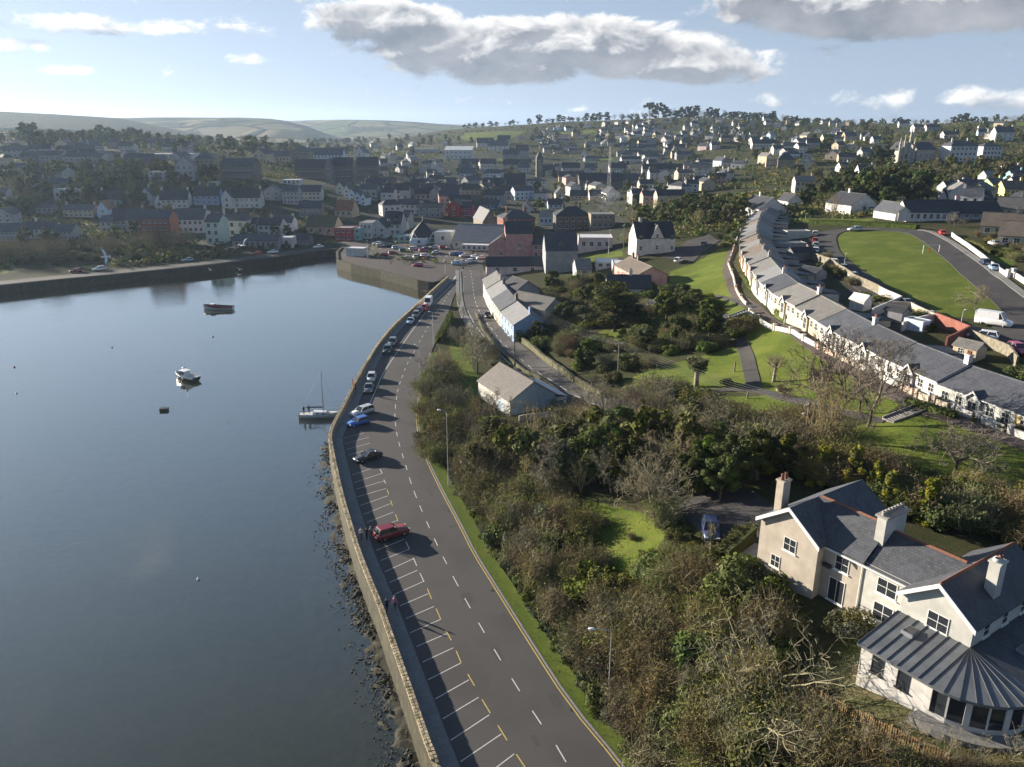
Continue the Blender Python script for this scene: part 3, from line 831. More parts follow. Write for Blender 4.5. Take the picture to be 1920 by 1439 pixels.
thick_wall('quay_wall', [BASIN[-1]] + QUAY, 1.0, -5, .18, M['quay_stone'], 4, 'long dark stone quay wall under the town on the far shore', 'quay wall', jag=.06)
# rocks and weed at the foot of the sea wall
q = MB(); rr = random.Random(11)
ln = resample(SW, .33)
nrm = offset(ln, -1.0)
for i, (a, n_) in enumerate(zip(ln, nrm)):
 if a[1] < 48 or a[1] > 260: continue
 for _ in range(10 if a[1] < 110 else 4):
  t = .35 + abs(rr.gauss(0, 1)) * (1.75 if a[1] < 120 else .7)
  if mnoise.noise((a[0] * .35, a[1] * .35, t * .5)) < -.22: continue
  x, y = a[0] + (n_[0] - a[0]) * t + rr.uniform(-.2, .2), a[1] + (n_[1] - a[1]) * t
  s = rr.uniform(.05, .17) * (1.1 - .12 * t)
  if s > 0: q.blob((x, y, WATER_Z - .02 + rr.uniform(-.05, .10) + max(0, .22 - t * .12)), (s * rr.uniform(.8, 1.5), s * rr.uniform(.8, 1.4), s * .7), 6, 0, .4, rr.randrange(9999), False)
o = q.build('weed_rocks', M['weed_rock']); tag(o, 'dark weed covered rocks in the shallows along the sea wall', 'rocks', kind='stuff')
# ------------------------------------------------------------------ materials of buildings
def roof_mat(name, c, c2, moss=None, bw=.32, rh=.2):
 m = bpy.data.materials.new(name); m.use_nodes = True; nt = m.node_tree; nt.nodes.clear()
 oc = node(nt, 'ShaderNodeTexCoord', 3)
 sx = nt.nodes.new('ShaderNodeSeparateXYZ'); put(nt, sx.inputs[0], oc)
 cx = nt.nodes.new('ShaderNodeCombineXYZ'); nt.links.new(sx.outputs[0], cx.inputs[0]); nt.links.new(sx.outputs[1], cx.inputs[1])
 br = nt.nodes.new('ShaderNodeTexBrick'); nt.links.new(cx.outputs[0], br.inputs['Vector'])
 br.inputs['Scale'].default_value = 1.0; br.inputs['Brick Width'].default_value = bw; br.inputs['Row Height'].default_value = rh
 br.inputs['Mortar Size'].default_value = .012; br.inputs['Bias'].default_value = -.1
 br.inputs['Color1'].default_value = (*[x * 1.12 for x in c], 1); br.inputs['Color2'].default_value = (*[x * .9 for x in c2], 1); br.inputs['Mortar'].default_value = (*[x * .55 for x in c2], 1)
 col = E(nt, br.outputs['Color'])
 n1 = noise_n(nt, oc, .5, 5, .65)
 col = mixc(nt, n1.ss(.4, .7) * .45, col, moss or tuple(x * 1.45 for x in c))
 rnd = node(nt, 'ShaderNodeObjectInfo', 5)
 hs = nt.nodes.new('ShaderNodeHueSaturation'); put(nt, hs.inputs['Value'], rnd * .4 + .8); put(nt, hs.inputs['Color'], col); col = E(nt, hs.outputs[0])
 p = nt.nodes.new('ShaderNodeBsdfPrincipled'); put(nt, p.inputs['Base Color'], col)
 p.inputs['Roughness'].default_value = .62; p.inputs['Specular IOR Level'].default_value = .35
 bn = nt.nodes.new('ShaderNodeBump'); bn.inputs['Distance'].default_value = .02
 put(nt, bn.inputs['Height'], noise_n(nt, oc, 7, 3, .6)); nt.links.new(bn.outputs[0], p.inputs['Normal'])
 o = nt.nodes.new('ShaderNodeOutputMaterial'); nt.links.new(p.outputs[0], o.inputs[0]); M[name] = m
roof_mat('slate', (.058, .062, .072), (.042, .045, .053))
roof_mat('dark_slate', (.034, .036, .042), (.025, .027, .032))
roof_mat('grey_tile', (.155, .15, .14), (.12, .115, .108), (.20, .19, .17))
roof_mat('brown_tile', (.135, .108, .085), (.10, .08, .064), (.18, .155, .12))
roof_mat('hall_roof', (.118, .104, .092), (.092, .082, .073), (.145, .13, .115))
roof_mat('mossy_tile', (.11, .10, .045), (.085, .08, .04), (.14, .14, .05))
roof_mat('red_tile', (.20, .085, .05), (.15, .065, .04))
roof_mat('light_slate', (.17, .172, .175), (.14, .142, .146), (.2, .2, .195))
def wall_mat(name, c, k=.82, **kw): mat(name, c, tuple(x * k for x in c), .7, .88, .006, 10, 'obj', .2, big=(tuple(x * .66 for x in c), .35, .35), **kw)
wall_mat('white', (.55, .54, .52)); wall_mat('offwhite', (.475, .47, .43)); wall_mat('cream', (.49, .425, .32)); wall_mat('yellow', (.66, .52, .24))
wall_mat('peach', (.66, .49, .36)); wall_mat('pink', (.56, .34, .29)); wall_mat('dusty_pink', (.44, .25, .235)); wall_mat('palepink', (.62, .50, .48)); wall_mat('red', (.38, .055, .05)); wall_mat('magenta', (.42, .06, .14))
wall_mat('brick', (.23, .092, .070)); wall_mat('blue', (.26, .36, .52)); wall_mat('paleblue', (.50, .60, .70)); wall_mat('teal', (.24, .42, .42)); wall_mat('green', (.36, .50, .26))
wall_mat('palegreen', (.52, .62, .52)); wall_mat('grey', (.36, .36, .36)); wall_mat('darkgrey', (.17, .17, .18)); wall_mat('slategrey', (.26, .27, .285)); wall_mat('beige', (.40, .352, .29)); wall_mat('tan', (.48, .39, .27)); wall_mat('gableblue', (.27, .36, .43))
mat('stone', (.27, .235, .185), (.17, .15, .12), 1.4, .95, .03, 4, 'obj', .15)
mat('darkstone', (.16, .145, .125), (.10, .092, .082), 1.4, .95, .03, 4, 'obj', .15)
mat('palestone', (.42, .39, .33), (.29, .27, .23), 1.2, .95, .03, 4, 'obj', .15)
mat('terracotta', (.21, .088, .056), (.16, .07, .046), 3, .85)
mat('frame_white', (.66, .66, .64), (.58, .58, .56), 3, .5)
mat('frame_grey', (.22, .23, .25), None, 3, .5)
mat('frame_dark', (.04, .04, .045), None, 3, .5)
mat('glass', (.022, .026, .032), (.03, .034, .04), .4, .06, spec=.7)
mat('door_dark', (.09, .07, .06), None, 3, .5); mat('door_red', (.30, .04, .03), None, 3, .5); mat('door_blue', (.05, .10, .22), None, 3, .5)
mat('zinc', (.115, .125, .135), (.085, .092, .10), .9, .45, .004, 6, spec=.5, big=((.15, .155, .16), .4, .5))
mat('lead', (.085, .09, .097), (.065, .07, .075), 2, .6)
mat('flat_roof', (.20, .20, .20), (.13, .13, .13), .5, .9)
mat('white_roof', (.62, .62, .62), (.5, .5, .5), .5, .7)

WM = {}
def win_mesh(w, h, cols=2, rows=2, fm='frame_white', sill=True):
 """frame and glass as a pair of meshes; faces -y, origin at the centre on the wall face"""
 key = (round(w, 1), round(h, 1), cols, rows, fm, sill); w, h = key[0], key[1]
 if key in WM: return WM[key]
 f = MB(); t = .055; d = .05
 f.box(-w / 2, w / 2, -d, .02, h / 2 - t, h / 2); f.box(-w / 2, w / 2, -d, .02, -h / 2, -h / 2 + t)
 f.box(-w / 2, -w / 2 + t, -d, .02, -h / 2 + t, h / 2 - t); f.box(w / 2 - t, w / 2, -d, .02, -h / 2 + t, h / 2 - t)
 for i in range(1, cols): x = -w / 2 + w * i / cols; f.box(x - .022, x + .022, -d + .008, .02, -h / 2 + t, h / 2 - t)
 for i in range(1, rows): z = -h / 2 + h * i / rows; f.box(-w / 2 + t, w / 2 - t, -d + .014, .02, z - .022, z + .022)
 if sill: f.box(-w / 2 - .1, w / 2 + .1, -.14, .02, -h / 2 - .10, -h / 2)
 g = MB(); g.face([(-w / 2 + t * .5, -.02, -h / 2 + t * .5), (w / 2 - t * .5, -.02, -h / 2 + t * .5), (w / 2 - t * .5, -.02, h / 2 - t * .5), (-w / 2 + t * .5, -.02, h / 2 - t * .5)])
 both = MB(); both.add(f.v, f.f, 0); both.add(g.v, g.f, 1)
 WM[key] = (f.mesh('window', M[fm]), g.mesh('pane', M['glass']), both.mesh('window', [M[fm], M['glass']]))
 return WM[key]
FACE = {'F': 0, 'R': PI / 2, 'B': PI, 'L': -PI / 2}
def face_at(face, u, z, w, d):
 """a spot on a face of the box w x d: u is measured from the middle of the face"""
 if face == 'F': return (u, -d / 2 - .003, z)
 if face == 'B': return (-u, d / 2 + .003, z)
 if face == 'R': return (w / 2 + .003, u, z)
 return (-w / 2 - .003, -u, z)
def add_window(root, face, u, z, w, d, ww, wh, cols=2, rows=2, fm='frame_white', lod=1, name='window'):
 f, g, both = win_mesh(ww, wh, cols, rows, fm)
 loc = face_at(face, u, z, w, d)
 if lod == 0:
  o = inst(name, f, root, loc, FACE[face]); inst('pane', g, o)
 else: o = inst(name, both, root, loc, FACE[face])
 return o
def grid(face, n, rows, span, z0, dz, ww=1.0, wh=1.3):
 return [(face, (-.5 + (i + .5) / n) * span, z0 + r * dz, ww, wh) for r in range(rows) for i in range(n)]
def chimney_mb(q, x, y, z0, z1, sx=.9, sy=.6, pots=2, m=0, pm=1):
 q.box(x - sx / 2, x + sx / 2, y - sy / 2, y + sy / 2, z0, z1, m); q.box(x - sx / 2 - .08, x + sx / 2 + .08, y - sy / 2 - .08, y + sy / 2 + .08, z1, z1 + .14, m)
 for k in range(pots):
  px = x + (k - (pots - 1) / 2) * sx / max(pots, 1) * .9
  q.lathe([(.15, 0), (.12, .4), (.14, .42), (.14, .48), (.1, .48)], 7, pm, (px, y, z1 + .13))
def roof_mb(w, d, h, rise, kind='gable', ov=.3, th=.14, end=.2):
 """slabs over a w x d block with its eaves at h; ridge along x"""
 q = MB()
 if kind == 'gable':
  s = rise / (d / 2); y = d / 2 + ov; ze = h - ov * s
  for sg in (-1, 1):
   a = [(-w / 2 - end, sg * y, ze), (w / 2 + end, sg * y, ze), (w / 2 + end, 0, h + rise), (-w / 2 - end, 0, h + rise)]
   if sg > 0: a = [a[1], a[0], a[3], a[2]]
   q.hexa(a, [(p[0], p[1], p[2] + th) for p in a], 0)
  q.box(-w / 2 - end, w / 2 + end, -.14, .14, h + rise + th * .6, h + rise + th + .07, 1)
 elif kind in ('hip', 'pyramid'):
  k = 0 if kind == 'pyramid' else max(0, w / 2 - d / 2 * .85); x, y = w / 2 + ov, d / 2 + ov; z0 = h - .02; z1 = h + rise
  v = [(-x, -y, z0), (x, -y, z0), (x, y, z0), (-x, y, z0), (-x, -y, z0 + th), (x, -y, z0 + th), (x, y, z0 + th), (-x, y, z0 + th), (-k - .001, 0, z1), (k + .001, 0, z1)]
  q.add(v, [(0, 1, 5, 4), (1, 2, 6, 5), (2, 3, 7, 6), (3, 0, 4, 7), (4, 5, 9, 8), (5, 6, 9), (6, 7, 8, 9), (7, 4, 8), (3, 2, 1, 0)], 0)
  if k > .2: q.box(-k, k, -.14, .14, z1 - .05, z1 + .08, 1)
 elif kind == 'flat':
  q.box(-w / 2 + .12, w / 2 - .12, -d / 2 + .12, d / 2 - .12, h - .3, h - .12, 0)
 elif kind == 'mono':
  a = [(-w / 2 - end, -d / 2 - ov, h), (w / 2 + end, -d / 2 - ov, h), (w / 2 + end, d / 2 + ov, h + rise), (-w / 2 - end, d / 2 + ov, h + rise)]
  q.hexa(a, [(p[0], p[1], p[2] + th) for p in a], 0)
 return q
def wall_mb(w, d, h, rise, kind='gable', base=-3.0):
 q = MB(); x, y = w / 2, d / 2
 q.box(-x, x, -y, y, base, h, 0, top=(kind in ('hip', 'pyramid')), bottom=False)
 if kind == 'gable':
  q.face([(-x, y, h), (-x, -y, h), (-x, 0, h + rise)]); q.face([(x, -y, h), (x, y, h), (x, 0, h + rise)])
 if kind == 'flat':
  t = .2
  q.add([(-x, -y, h), (x, -y, h), (x, y, h), (-x, y, h), (-x + t, -y + t, h), (x - t, -y + t, h), (x - t, y - t, h), (-x + t, y - t, h),
    (-x + t, -y + t, h - .5), (x - t, -y + t, h - .5), (x - t, y - t, h - .5), (-x + t, y - t, h - .5)],
    [(0, 1, 5, 4), (1, 2, 6, 5), (2, 3, 7, 6), (3, 0, 4, 7), (4, 5, 9, 8), (5, 6, 10, 9), (6, 7, 11, 10), (7, 4, 8, 11)])
 if kind == 'mono':
  q.face([(-x, y, h), (-x, -y, h), (-x, y, h + rise)]); q.face([(x, -y, h), (x, y, h), (x, y, h + rise)]); q.face([(x, y, h), (-x, y, h), (-x, y, h + rise), (x, y, h + rise)])
 return q
def house(name, label, loc, rz, w, d, h, rise, wm='white', rm='slate', kind='gable', wins=(), chims=(), cat='house', group=None, lod=1,
   ridge=None, dormers=0, door=None, fm='frame_white', gables=(), base=-3.0, ov=.3, cm=None):
 root = empty(name, loc, rz, label, cat, group)
 wall_mb(w, d, h, rise, kind, base).build('wall', M[wm], root)
 rt = roof_mb(w, d, h, rise, kind, ov).build('roof', [M[rm], M[ridge or rm]], root)
 for c in chims:                                     # (x as a share of the half width, pots)
  q = MB(); top = h + rise + 1.1 + .02 * w; yy = c[2] if len(c) > 2 else 0
  chimney_mb(q, c[0] * (w / 2 - .5), yy, h + rise * .3, top, .95, .62, c[1]); q.build('chimney', [M[cm or wm], M['terracotta']], rt)
 for (gx, gw, gr) in gables:                         # front gables: x, width, rise
  q = MB(); y0 = -d / 2 - .25; z0 = h; yb = 0 if rise > gr else 0
  q.face([(gx - gw / 2, y0, -.0 + base * 0), (gx + gw / 2, y0, 0), (gx + gw / 2, y0, z0), (gx, y0, z0 + gr), (gx - gw / 2, y0, z0)])
  for sg in (-1, 1): q.face([(gx + sg * gw / 2, y0, 0), (gx + sg * gw / 2, -d / 2, 0), (gx + sg * gw / 2, -d / 2, z0), (gx + sg * gw / 2, y0, z0)][::sg])
  q.build('front_gable', M[wm], root)
  q = MB(); yi = -d / 2 + d / 2 * min(1, gr / max(rise, .1))
  for sg in (-1, 1):
   a = [(gx + sg * (gw / 2 + .25), y0 - .25, z0 - .25 * gr / (gw / 2)), (gx, y0 - .25, z0 + gr), (gx, yi, z0 + gr), (gx + sg * (gw / 2 + .25), -d / 2 + .0, z0 - .25 * gr / (gw / 2))]
   if sg > 0: a = [a[1], a[0], a[3], a[2]]
   q.hexa(a, [(p[0], p[1], p[2] + .14) for p in a])
  q.build('gable_roof', M[rm], rt)
 for k in range(dormers):
  x = (-.5 + (k + .5) / dormers) * w * .85; q = MB(); yb = -d / 2 * .8; zb = h + rise * .2; s = rise / (d / 2)
  q.box(x - .75, x + .75, yb, yb + 1.35 / max(s, .3), zb - .2, zb + 1.1, 0)
  for sg in (-1, 1):
   a = [(x + sg * .95, yb - .2, zb + 1.0), (x, yb - .2, zb + 1.75), (x, yb + 2.2 / max(s, .3), zb + 1.75), (x + sg * .95, yb + 1.5 / max(s, .3), zb + 1.0)]
   if sg > 0: a = [a[1], a[0], a[3], a[2]]
   q.hexa(a, [(p[0], p[1], p[2] + .1) for p in a], 1)
  q.box(x - .5, x + .5, yb - .02, yb + .1, zb + .1, zb + 1.0, 2); q.build('dormer', [M[wm], M[rm], M['glass']], rt)
 if lod <= 1:
  for wd in wins: add_window(root, wd[0], wd[1], wd[2], w, d, wd[3], wd[4], fm=fm, lod=lod)
 elif wins:
  q = MB()
  for (f, u, z, ww, wh) in wins:
   mw = Matrix.Translation(face_at(f, u, z, w, d)) @ Matrix.Rotation(FACE[f], 4, 'Z')
   fr = [(-ww / 2 - .1, -.03, -wh / 2 - .1), (ww / 2 + .1, -.03, -wh / 2 - .1), (ww / 2 + .1, -.03, wh / 2 + .1), (-ww / 2 - .1, -.03, wh / 2 + .1)]
   q.face([mw @ Vector(p) for p in fr], 1)
   q.face([mw @ Vector((p[0] * .84, -.05, p[2] * .84)) for p in fr], 0)
  o = q.build('window', [M['glass'], M[fm]], root)
  if len(wins) > 1: o['kind'] = 'stuff'
 if door:
  q = MB(); x, y, z = face_at('F', door[0], 0, w, d); q.box(x - .5, x + .5, y - .05, y + .02, -.1, 2.05, 0); q.box(x - .62, x + .62, y - .03, y + .02, -.1, 2.2, 1)
  q.build('door', [M[door[1]], M[fm]], root)
 return root
# what stands where, for the descriptions
LANDMARKS = [(1720, 270, 'the spired church'), (1810, 290, 'the white convent'), (1255, 210, 'the skyline pines'), (1008, 310, 'the church tower'), (862, 288, 'the white school'), (920, 254, 'the bright hill field'),
 (1140, 320, 'the lattice mast'), (975, 415, 'the red brick building'), (1218, 450, 'the big white gabled house'), (960, 465, 'the big pink wall'), (1055, 470, 'the tall grey block'), (1110, 455, 'the pink flat-topped building'),
 (790, 435, 'the pyramid-roofed pavilion'), (890, 440, 'the supermarket'), (770, 480, 'the car park'), (665, 475, 'the white harbour office'), (640, 325, 'the twin stone mills'), (440, 320, 'the stone barracks'), (350, 320, 'the tall grey gable'),
 (300, 425, 'the red brick terrace'), (435, 425, 'the square white quay house'), (120, 365, 'the modern white house'), (1290, 325, 'the bright tall row'), (1010, 345, 'the white grid block'), (1140, 345, 'the stone parish church'),
 (1450, 300, 'the long white terrace'), (1460, 310, 'the square tan house'), (1650, 335, 'the dark evergreens'), (1450, 390, 'the white gabled bungalow'), (1630, 385, 'the white house above the green'), (1700, 500, 'the football green'),
 (1745, 468, 'the goal'), (1860, 595, 'the white van'), (1870, 430, 'the brown roofed bungalows'), (1415, 440, 'the far end of the terrace'), (1500, 570, 'the middle of the terrace'), (1700, 700, 'the near end of the terrace'),
 (1310, 690, 'the ivy-topped tree'), (1455, 685, 'the pollarded tree'), (1405, 690, 'the park path'), (1685, 770, 'the park steps'), (1150, 590, 'the cedar'), (1235, 545, 'the pink gabled house'), (1220, 520, 'the brown tiled roof'),
 (950, 580, 'the roadside cottages'), (965, 735, 'the blue gabled hall'), (1040, 715, 'the upper road'), (835, 615, 'the clipped hedge'), (895, 650, 'the tall bare tree by the road'), (1215, 900, 'the pale bare tree'),
 (1130, 980, 'the garden lawn'), (1340, 950, 'the dark driveway'), (1330, 1000, 'the small bare trunk'), (1470, 1040, 'the cream villa gable'), (1600, 1090, 'the villa front'), (1800, 1270, 'the zinc-roofed extension'), (1600, 910, 'the golden conifers'),
 (1140, 1250, 'the near lamp post'), (840, 850, 'the middle lamp post'), (1600, 1330, 'the wooden fence'), (1440, 1260, 'the sprawling bare tree'), (1510, 800, 'the tall telegraph pole'), (1157, 680, 'the park telegraph pole'),
 (1560, 395, 'the bare poplars'), (1790, 870, 'the round bare tree on the lawn'), (585, 262, 'the distant inlet'), (200, 430, 'the quay trees'), (35, 510, 'the left quay lawn'), (1300, 520, 'the sloping park lawn'), (870, 750, 'the narrow strip of grass'),
 (1000, 1120, 'the road verge'), (1240, 1080, 'the garden shrubs'), (1400, 1120, 'the dark laurel'), (1880, 960, 'the back of the villa')]
def where(x, y, z):
 px, py = proj(x, y, z)
 best = min(LANDMARKS, key=lambda l: (l[0] - px) ** 2 + ((l[1] - py) * 1.5) ** 2)
 dx, dy = px - best[0], py - best[1]; r_ = math.hypot(dx, dy)
 near = 'just ' if r_ < 30 else ('' if r_ < 75 else 'well ')
 if abs(dx) > 2.2 * abs(dy): w_ = 'left of' if dx < 0 else 'right of'
 elif abs(dy) > 2.2 * abs(dx): w_ = 'behind' if dy < 0 else 'in front of'
 else: w_ = ('behind and ' if dy < 0 else 'in front and ') + ('left of' if dx < 0 else 'right of')
 return near + w_ + ' ' + best[2]
# ------------------------------------------------------------------ the villa in the right foreground
VZ = 11.0
villa = empty('villa', (22.9, 64.1, VZ), math.atan2(-.835, .55), 'large two-storey cream and white villa with slate roofs and a round zinc-roofed extension', 'house')
def vwall(name, m, blocks):
 q = MB()
 for b_ in blocks: q.box(*b_, 0, top=False, bottom=False)
 return q
EH, RISE = 5.15, 2.15
def gable_roof_y(x0, x1, y0, y1, zr, ze, th=.13, ov=.32, m=0):
 """a roof with its ridge along y between x0 and x1"""
 q = MB(); xm = (x0 + x1) / 2; s = (zr - ze) / ((x1 - x0) / 2)
 for sg, xe in ((-1, x0 - ov), (1, x1 + ov)):
  a = [(xe, y0, ze - ov * s), (xm, y0, zr), (xm, y1, zr), (xe, y1, ze - ov * s)]
  if sg > 0: a = [a[1], a[0], a[3], a[2]]
  q.hexa(a, [(p[0], p[1], p[2] + th) for p in a], m)
 return q
# walls: left cross wing (beige), middle (beige, then off-white), right cross wing
q = MB(); q.box(0, 6.1, 0, 10, -4, EH, 0, False, False); q.face([(6.1, 0, EH), (3.05, 0, EH + RISE), (0, 0, EH)][::-1]); q.face([(0, 10, EH), (3.05, 10, EH + RISE), (6.1, 10, EH)][::-1])
q.box(6.1, 9.9, .9, 6.7, -4, EH, 0, False, False)
q.build('wall', M['beige'], villa)
q = MB(); q.box(9.9, 14.0, .9, 6.7, -4, EH - .1, 0, False, False); q.box(14.0, 19.4, -.5, 10, -4, EH - .1, 0, False, False)
q.face([(14, -.5, EH - .1), (19.4, -.5, EH - .1), (16.7, -.5, EH + 1.95)]); q.face([(19.4, 10, EH - .1), (14, 10, EH - .1), (16.7, 10, EH + 1.95)])
q.build('wall', M['offwhite'], villa)['label'] = 'off-white half of the villa walls'
ra = gable_roof_y(0, 6.1, -.35, 10.3, EH + RISE, EH).build('roof', M['slate'], villa)
rd = gable_roof_y(14, 19.4, -.85, 10.3, EH + 1.95, EH - .1).build('roof', M['slate'], villa)
q = MB(); zr = EH + 2.25; sl = 2.25 / 2.9
for x0, x1, dz in ((3.05, 9.9, 0.0), (9.9, 16.7, -.28)):
 for sg in (-1, 1):
  a = [(x0, 3.8 + sg * 3.2, EH - .3 * sl + dz), (x1, 3.8 + sg * 3.2, EH - .3 * sl + dz), (x1, 3.8, zr + dz), (x0, 3.8, zr + dz)]
  if sg > 0: a = [a[1], a[0], a[3], a[2]]
  q.hexa(a, [(p[0], p[1], p[2] + .13) for p in a])
rm_ = q.build('roof', M['slate'], villa)
for nm, bx in (('ridge_tile', (3.3, 9.0, 3.66, 3.94, zr + .1, zr + .24)), ('ridge_tile', (10.4, 16.4, 3.66, 3.94, zr - .18, zr - .04))):
 n_ = int((bx[1] - bx[0]) / .45); me_ = MB(); me_.add([(0, -.15, 0), (.44, -.15, 0), (.44, 0, .15), (0, 0, .15), (.44, .15, 0), (0, .15, 0)], [(0, 1, 2, 3), (3, 2, 4, 5), (0, 3, 5), (1, 4, 2)]); rt_me = me_.mesh('ridge_tile', M['terracotta'])
 for k in range(n_): inst('ridge_tile', rt_me, rm_, (bx[0] + k * .45, 3.8, bx[4] - .01))
for k in range(24): inst('ridge_tile', rt_me, rd, (16.7, -.8 + k * .45, EH + 2.06), PI / 2)
# white barge boards with dentils on both gables
def barge(x0, x1, y, ze, zr, parent):
 q = MB(); xm = (x0 + x1) / 2
 for xe in (x0 - .32, x1 + .32):
  s = (zr - ze) / ((x1 - x0) / 2); z0 = ze - .32 * s
  a, b_ = Vector((xe, y, z0)), Vector((xm, y, zr))
  q.hexa([(xe, y - .07, z0 - .22), (xe, y - .003, z0 - .22), (xm, y - .003, zr - .22), (xm, y - .07, zr - .22)], [(xe, y - .07, z0 + .16), (xe, y - .003, z0 + .16), (xm, y - .003, zr + .16), (xm, y - .07, zr + .16)])
 q.build('bargeboard', M['frame_white'], parent)
barge(0, 6.1, -.35, EH, EH + RISE, ra); barge(14, 19.4, -.85, EH - .1, EH + 1.95, rd)
for x0, x1, y, z in ((6.3, 13.8, .55, EH - .38),):
 q = MB(); q.box(x0, x1, y - .1, y + .05, z, z + .12); q.build('gutter', M['frame_white'], rm_)
# chimneys
q = MB(); chimney_mb(q, .9, 1.4, EH, EH + 3.6, .75, 1.0, 0, 0, 1)
for y in (1.15, 1.65): q.lathe([(.17, 0), (.14, .5), (.16, .52), (.16, .58), (.1, .58)], 9, 1, (.9, y, EH + 3.72))
q.build('chimney', [M['beige'], M['terracotta']], ra)
q = MB(); q.box(9.45, 10.25, 2.4, 5.4, EH + .6, zr + 1.25, 0); q.box(9.3, 10.4, 2.25, 5.55, zr + 1.25, zr + 1.42, 1)
for k in range(7): q.lathe([(.19, 0), (.16, .26), (.19, .28), (.19, .34), (.12, .34)], 9, 1, (9.85, 2.6 + k * .43, zr + 1.42))
q.build('chimney', [M['offwhite'], M['concrete']], rm_)
q = MB(); chimney_mb(q, 18.4, 3.6, EH, EH + 3.3, .8, 1.0, 0, 0, 1); q.lathe([(.3, 0), (.3, .25), (.2, .28)], 9, 0, (18.4, 3.4, EH + 3.4)); q.lathe([(.16, 0), (.14, .4)], 9, 1, (18.4, 3.85, EH + 3.4))
q.build('chimney', [M['offwhite'], M['terracotta']], rd)
def vwin(x, y, z, w, h, cols=2, rows=2, fm='frame_white', face=0.0, name='window'):
 f, g_, both = win_mesh(w, h, cols, rows, fm); o = inst(name, f, villa, (x, y - .004, z), face); inst('pane', g_, o); return o
vwin(3.3, 0, 3.75, 1.3, 1.3); vwin(2.0, 0, 1.5, 1.0, 1.2); vwin(7.9, .9, 3.85, 1.3, 1.4); 
o = vwin(7.7, .9, 1.15, 1.5, 2.2, 2, 1, name='french_door'); o['label'] = 'white glazed double door'
vwin(12.0, .9, 3.7, 1.7, 1.4, 2, 2, 'frame_white'); vwin(12.0, .9, 1.35, 1.7, 1.6, 2, 2, 'frame_white'); vwin(16.9, -.5, 3.95, 1.6, 1.4, 2, 2)
for y in (1.5, 4.2, 7.0): vwin(19.4, y, 4.0, .9, 1.1, 1, 2, face=PI / 2)
for y in (3.0, 7.0): vwin(0, y, 3.9, .9, 1.2, 2, 2, face=-PI / 2)
for x in (9.75, 13.85):
 q = MB(); q.tube((x, .82, -.5), (x, .82, EH - .4), .05, n=6); q.build('downpipe', M['frame_white'], villa)
q = MB(); q.box(6.3, 7.0, .55, .88, 3.0, 3.3); q.build('wall_box', M['dark_metal'], villa)
# zinc-roofed extension: straight part, then a fan round the corner
ex = []
ZT, ZE = 3.25, 2.35
C0 = (19.4, -.52)
RAD = 5.1
edge = [(13.9 + k * (19.4 - 13.9) / 7, -.52 - RAD) for k in range(8)] + [(C0[0] + RAD * math.sin(a), C0[1] - RAD * math.cos(a)) for a in [R(11.25 * k) for k in range(1, 9)]]
top = [(13.9 + k * (19.4 - 13.9) / 7, -.52) for k in range(8)] + [C0] * 8
tops = [(x, y) if k < 8 else (C0[0] + .02 * math.sin(R(11.25 * (k - 7))), C0[1] - .02 * math.cos(R(11.25 * (k - 7)))) for k, (x, y) in enumerate(top)]
zr_ = None
q = MB()
for k in range(15): q.face([(*edge[k], ZE - .02), (*edge[k + 1], ZE - .02), (*edge[k + 1], ZE - .2), (*edge[k], ZE - .2)][::-1])
q.face([(*edge[0], ZE - .02), (*edge[0], ZE - .2), (*top[0], ZT - .2), (*top[0], ZT - .02)])
zr_ = q.build('extension_roof', M['zinc'], villa)
for k in range(15):
 q = MB(); a, b_, c_, d_ = (*edge[k], ZE), (*edge[k + 1], ZE), (*tops[k + 1], ZT), (*tops[k], ZT)
 q.face([a, b_, c_, d_]); q.face([(p[0], p[1], p[2] - .05) for p in (d_, c_, b_, a)]); q.build('roof_panel', M['zinc'], zr_)
 e = Vector(a); t_ = Vector(d_); s_ = (Vector(b_) - e).normalized() * .022
 q = MB(); q.hexa([e - s_, e + s_, t_ + s_ * .5, t_ - s_ * .5], [p + Vector((0, 0, .07)) for p in (e - s_, e + s_, t_ + s_ * .5, t_ - s_ * .5)]); q.build('seam', M['lead'], zr_)
q = MB(); a = [(19.42, -.52, ZT), (24.5, -.52, ZE), (24.5, 9.5, ZE), (19.42, 9.5, ZT)]; q.hexa([(p[0], p[1], p[2] - .1) for p in a], a); q.build('extension_roof', M['slate'], villa)
q = MB(); q.box(15.4, 16.3, -2.6, -1.5, 2.7, 3.22, 0); q.box(15.48, 16.22, -2.52, -1.58, 3.22, 3.24, 1); q.build('skylight', [M['frame_grey'], M['glass']], zr_)
q = MB(); q.box(21.2, 22.2, 2.4, 3.3, 2.7, 3.14, 0); q.box(21.28, 22.12, 2.48, 3.22, 3.14, 3.16, 1); q.build('skylight', [M['frame_grey'], M['glass']], zr_)
q = MB(); w0 = 4.75
q.box(14.1, 19.4, C0[1] - w0, C0[1], -3, 2.3, 0, False, False)
q.box(19.5, 24.2, -.4, 9.3, -3, 2.3, 0, False, False)
arc = [(C0[0] + w0 * math.sin(R(a)), C0[1] - w0 * math.cos(R(a))) for a in range(0, 91, 15)]
for k in range(6):
 p, p2 = arc[k], arc[k + 1]
 q.face([(*p, -3), (*p2, -3), (*p2, .12), (*p, .12)]); q.face([(*p, 2.0), (*p2, 2.0), (*p2, 2.3), (*p, 2.3)])
q.build('extension_wall', M['white_wall'], villa)
for k in range(7):
 p = arc[k]; an = R(15 * k); q = MB(); q.box(-.2 if k % 2 == 0 else -.06, .2 if k % 2 == 0 else .06, -.08, .25, .12, 2.0); q.build('post', M['white_wall'], villa, (*p, 0), an)
for k in range(6):
 p, p2 = arc[k], arc[k + 1]; q = MB(); q.face([(*p, .12), (*p2, .12), (*p2, 2.0), (*p, 2.0)]); q.build('pane', M['glass'], villa)
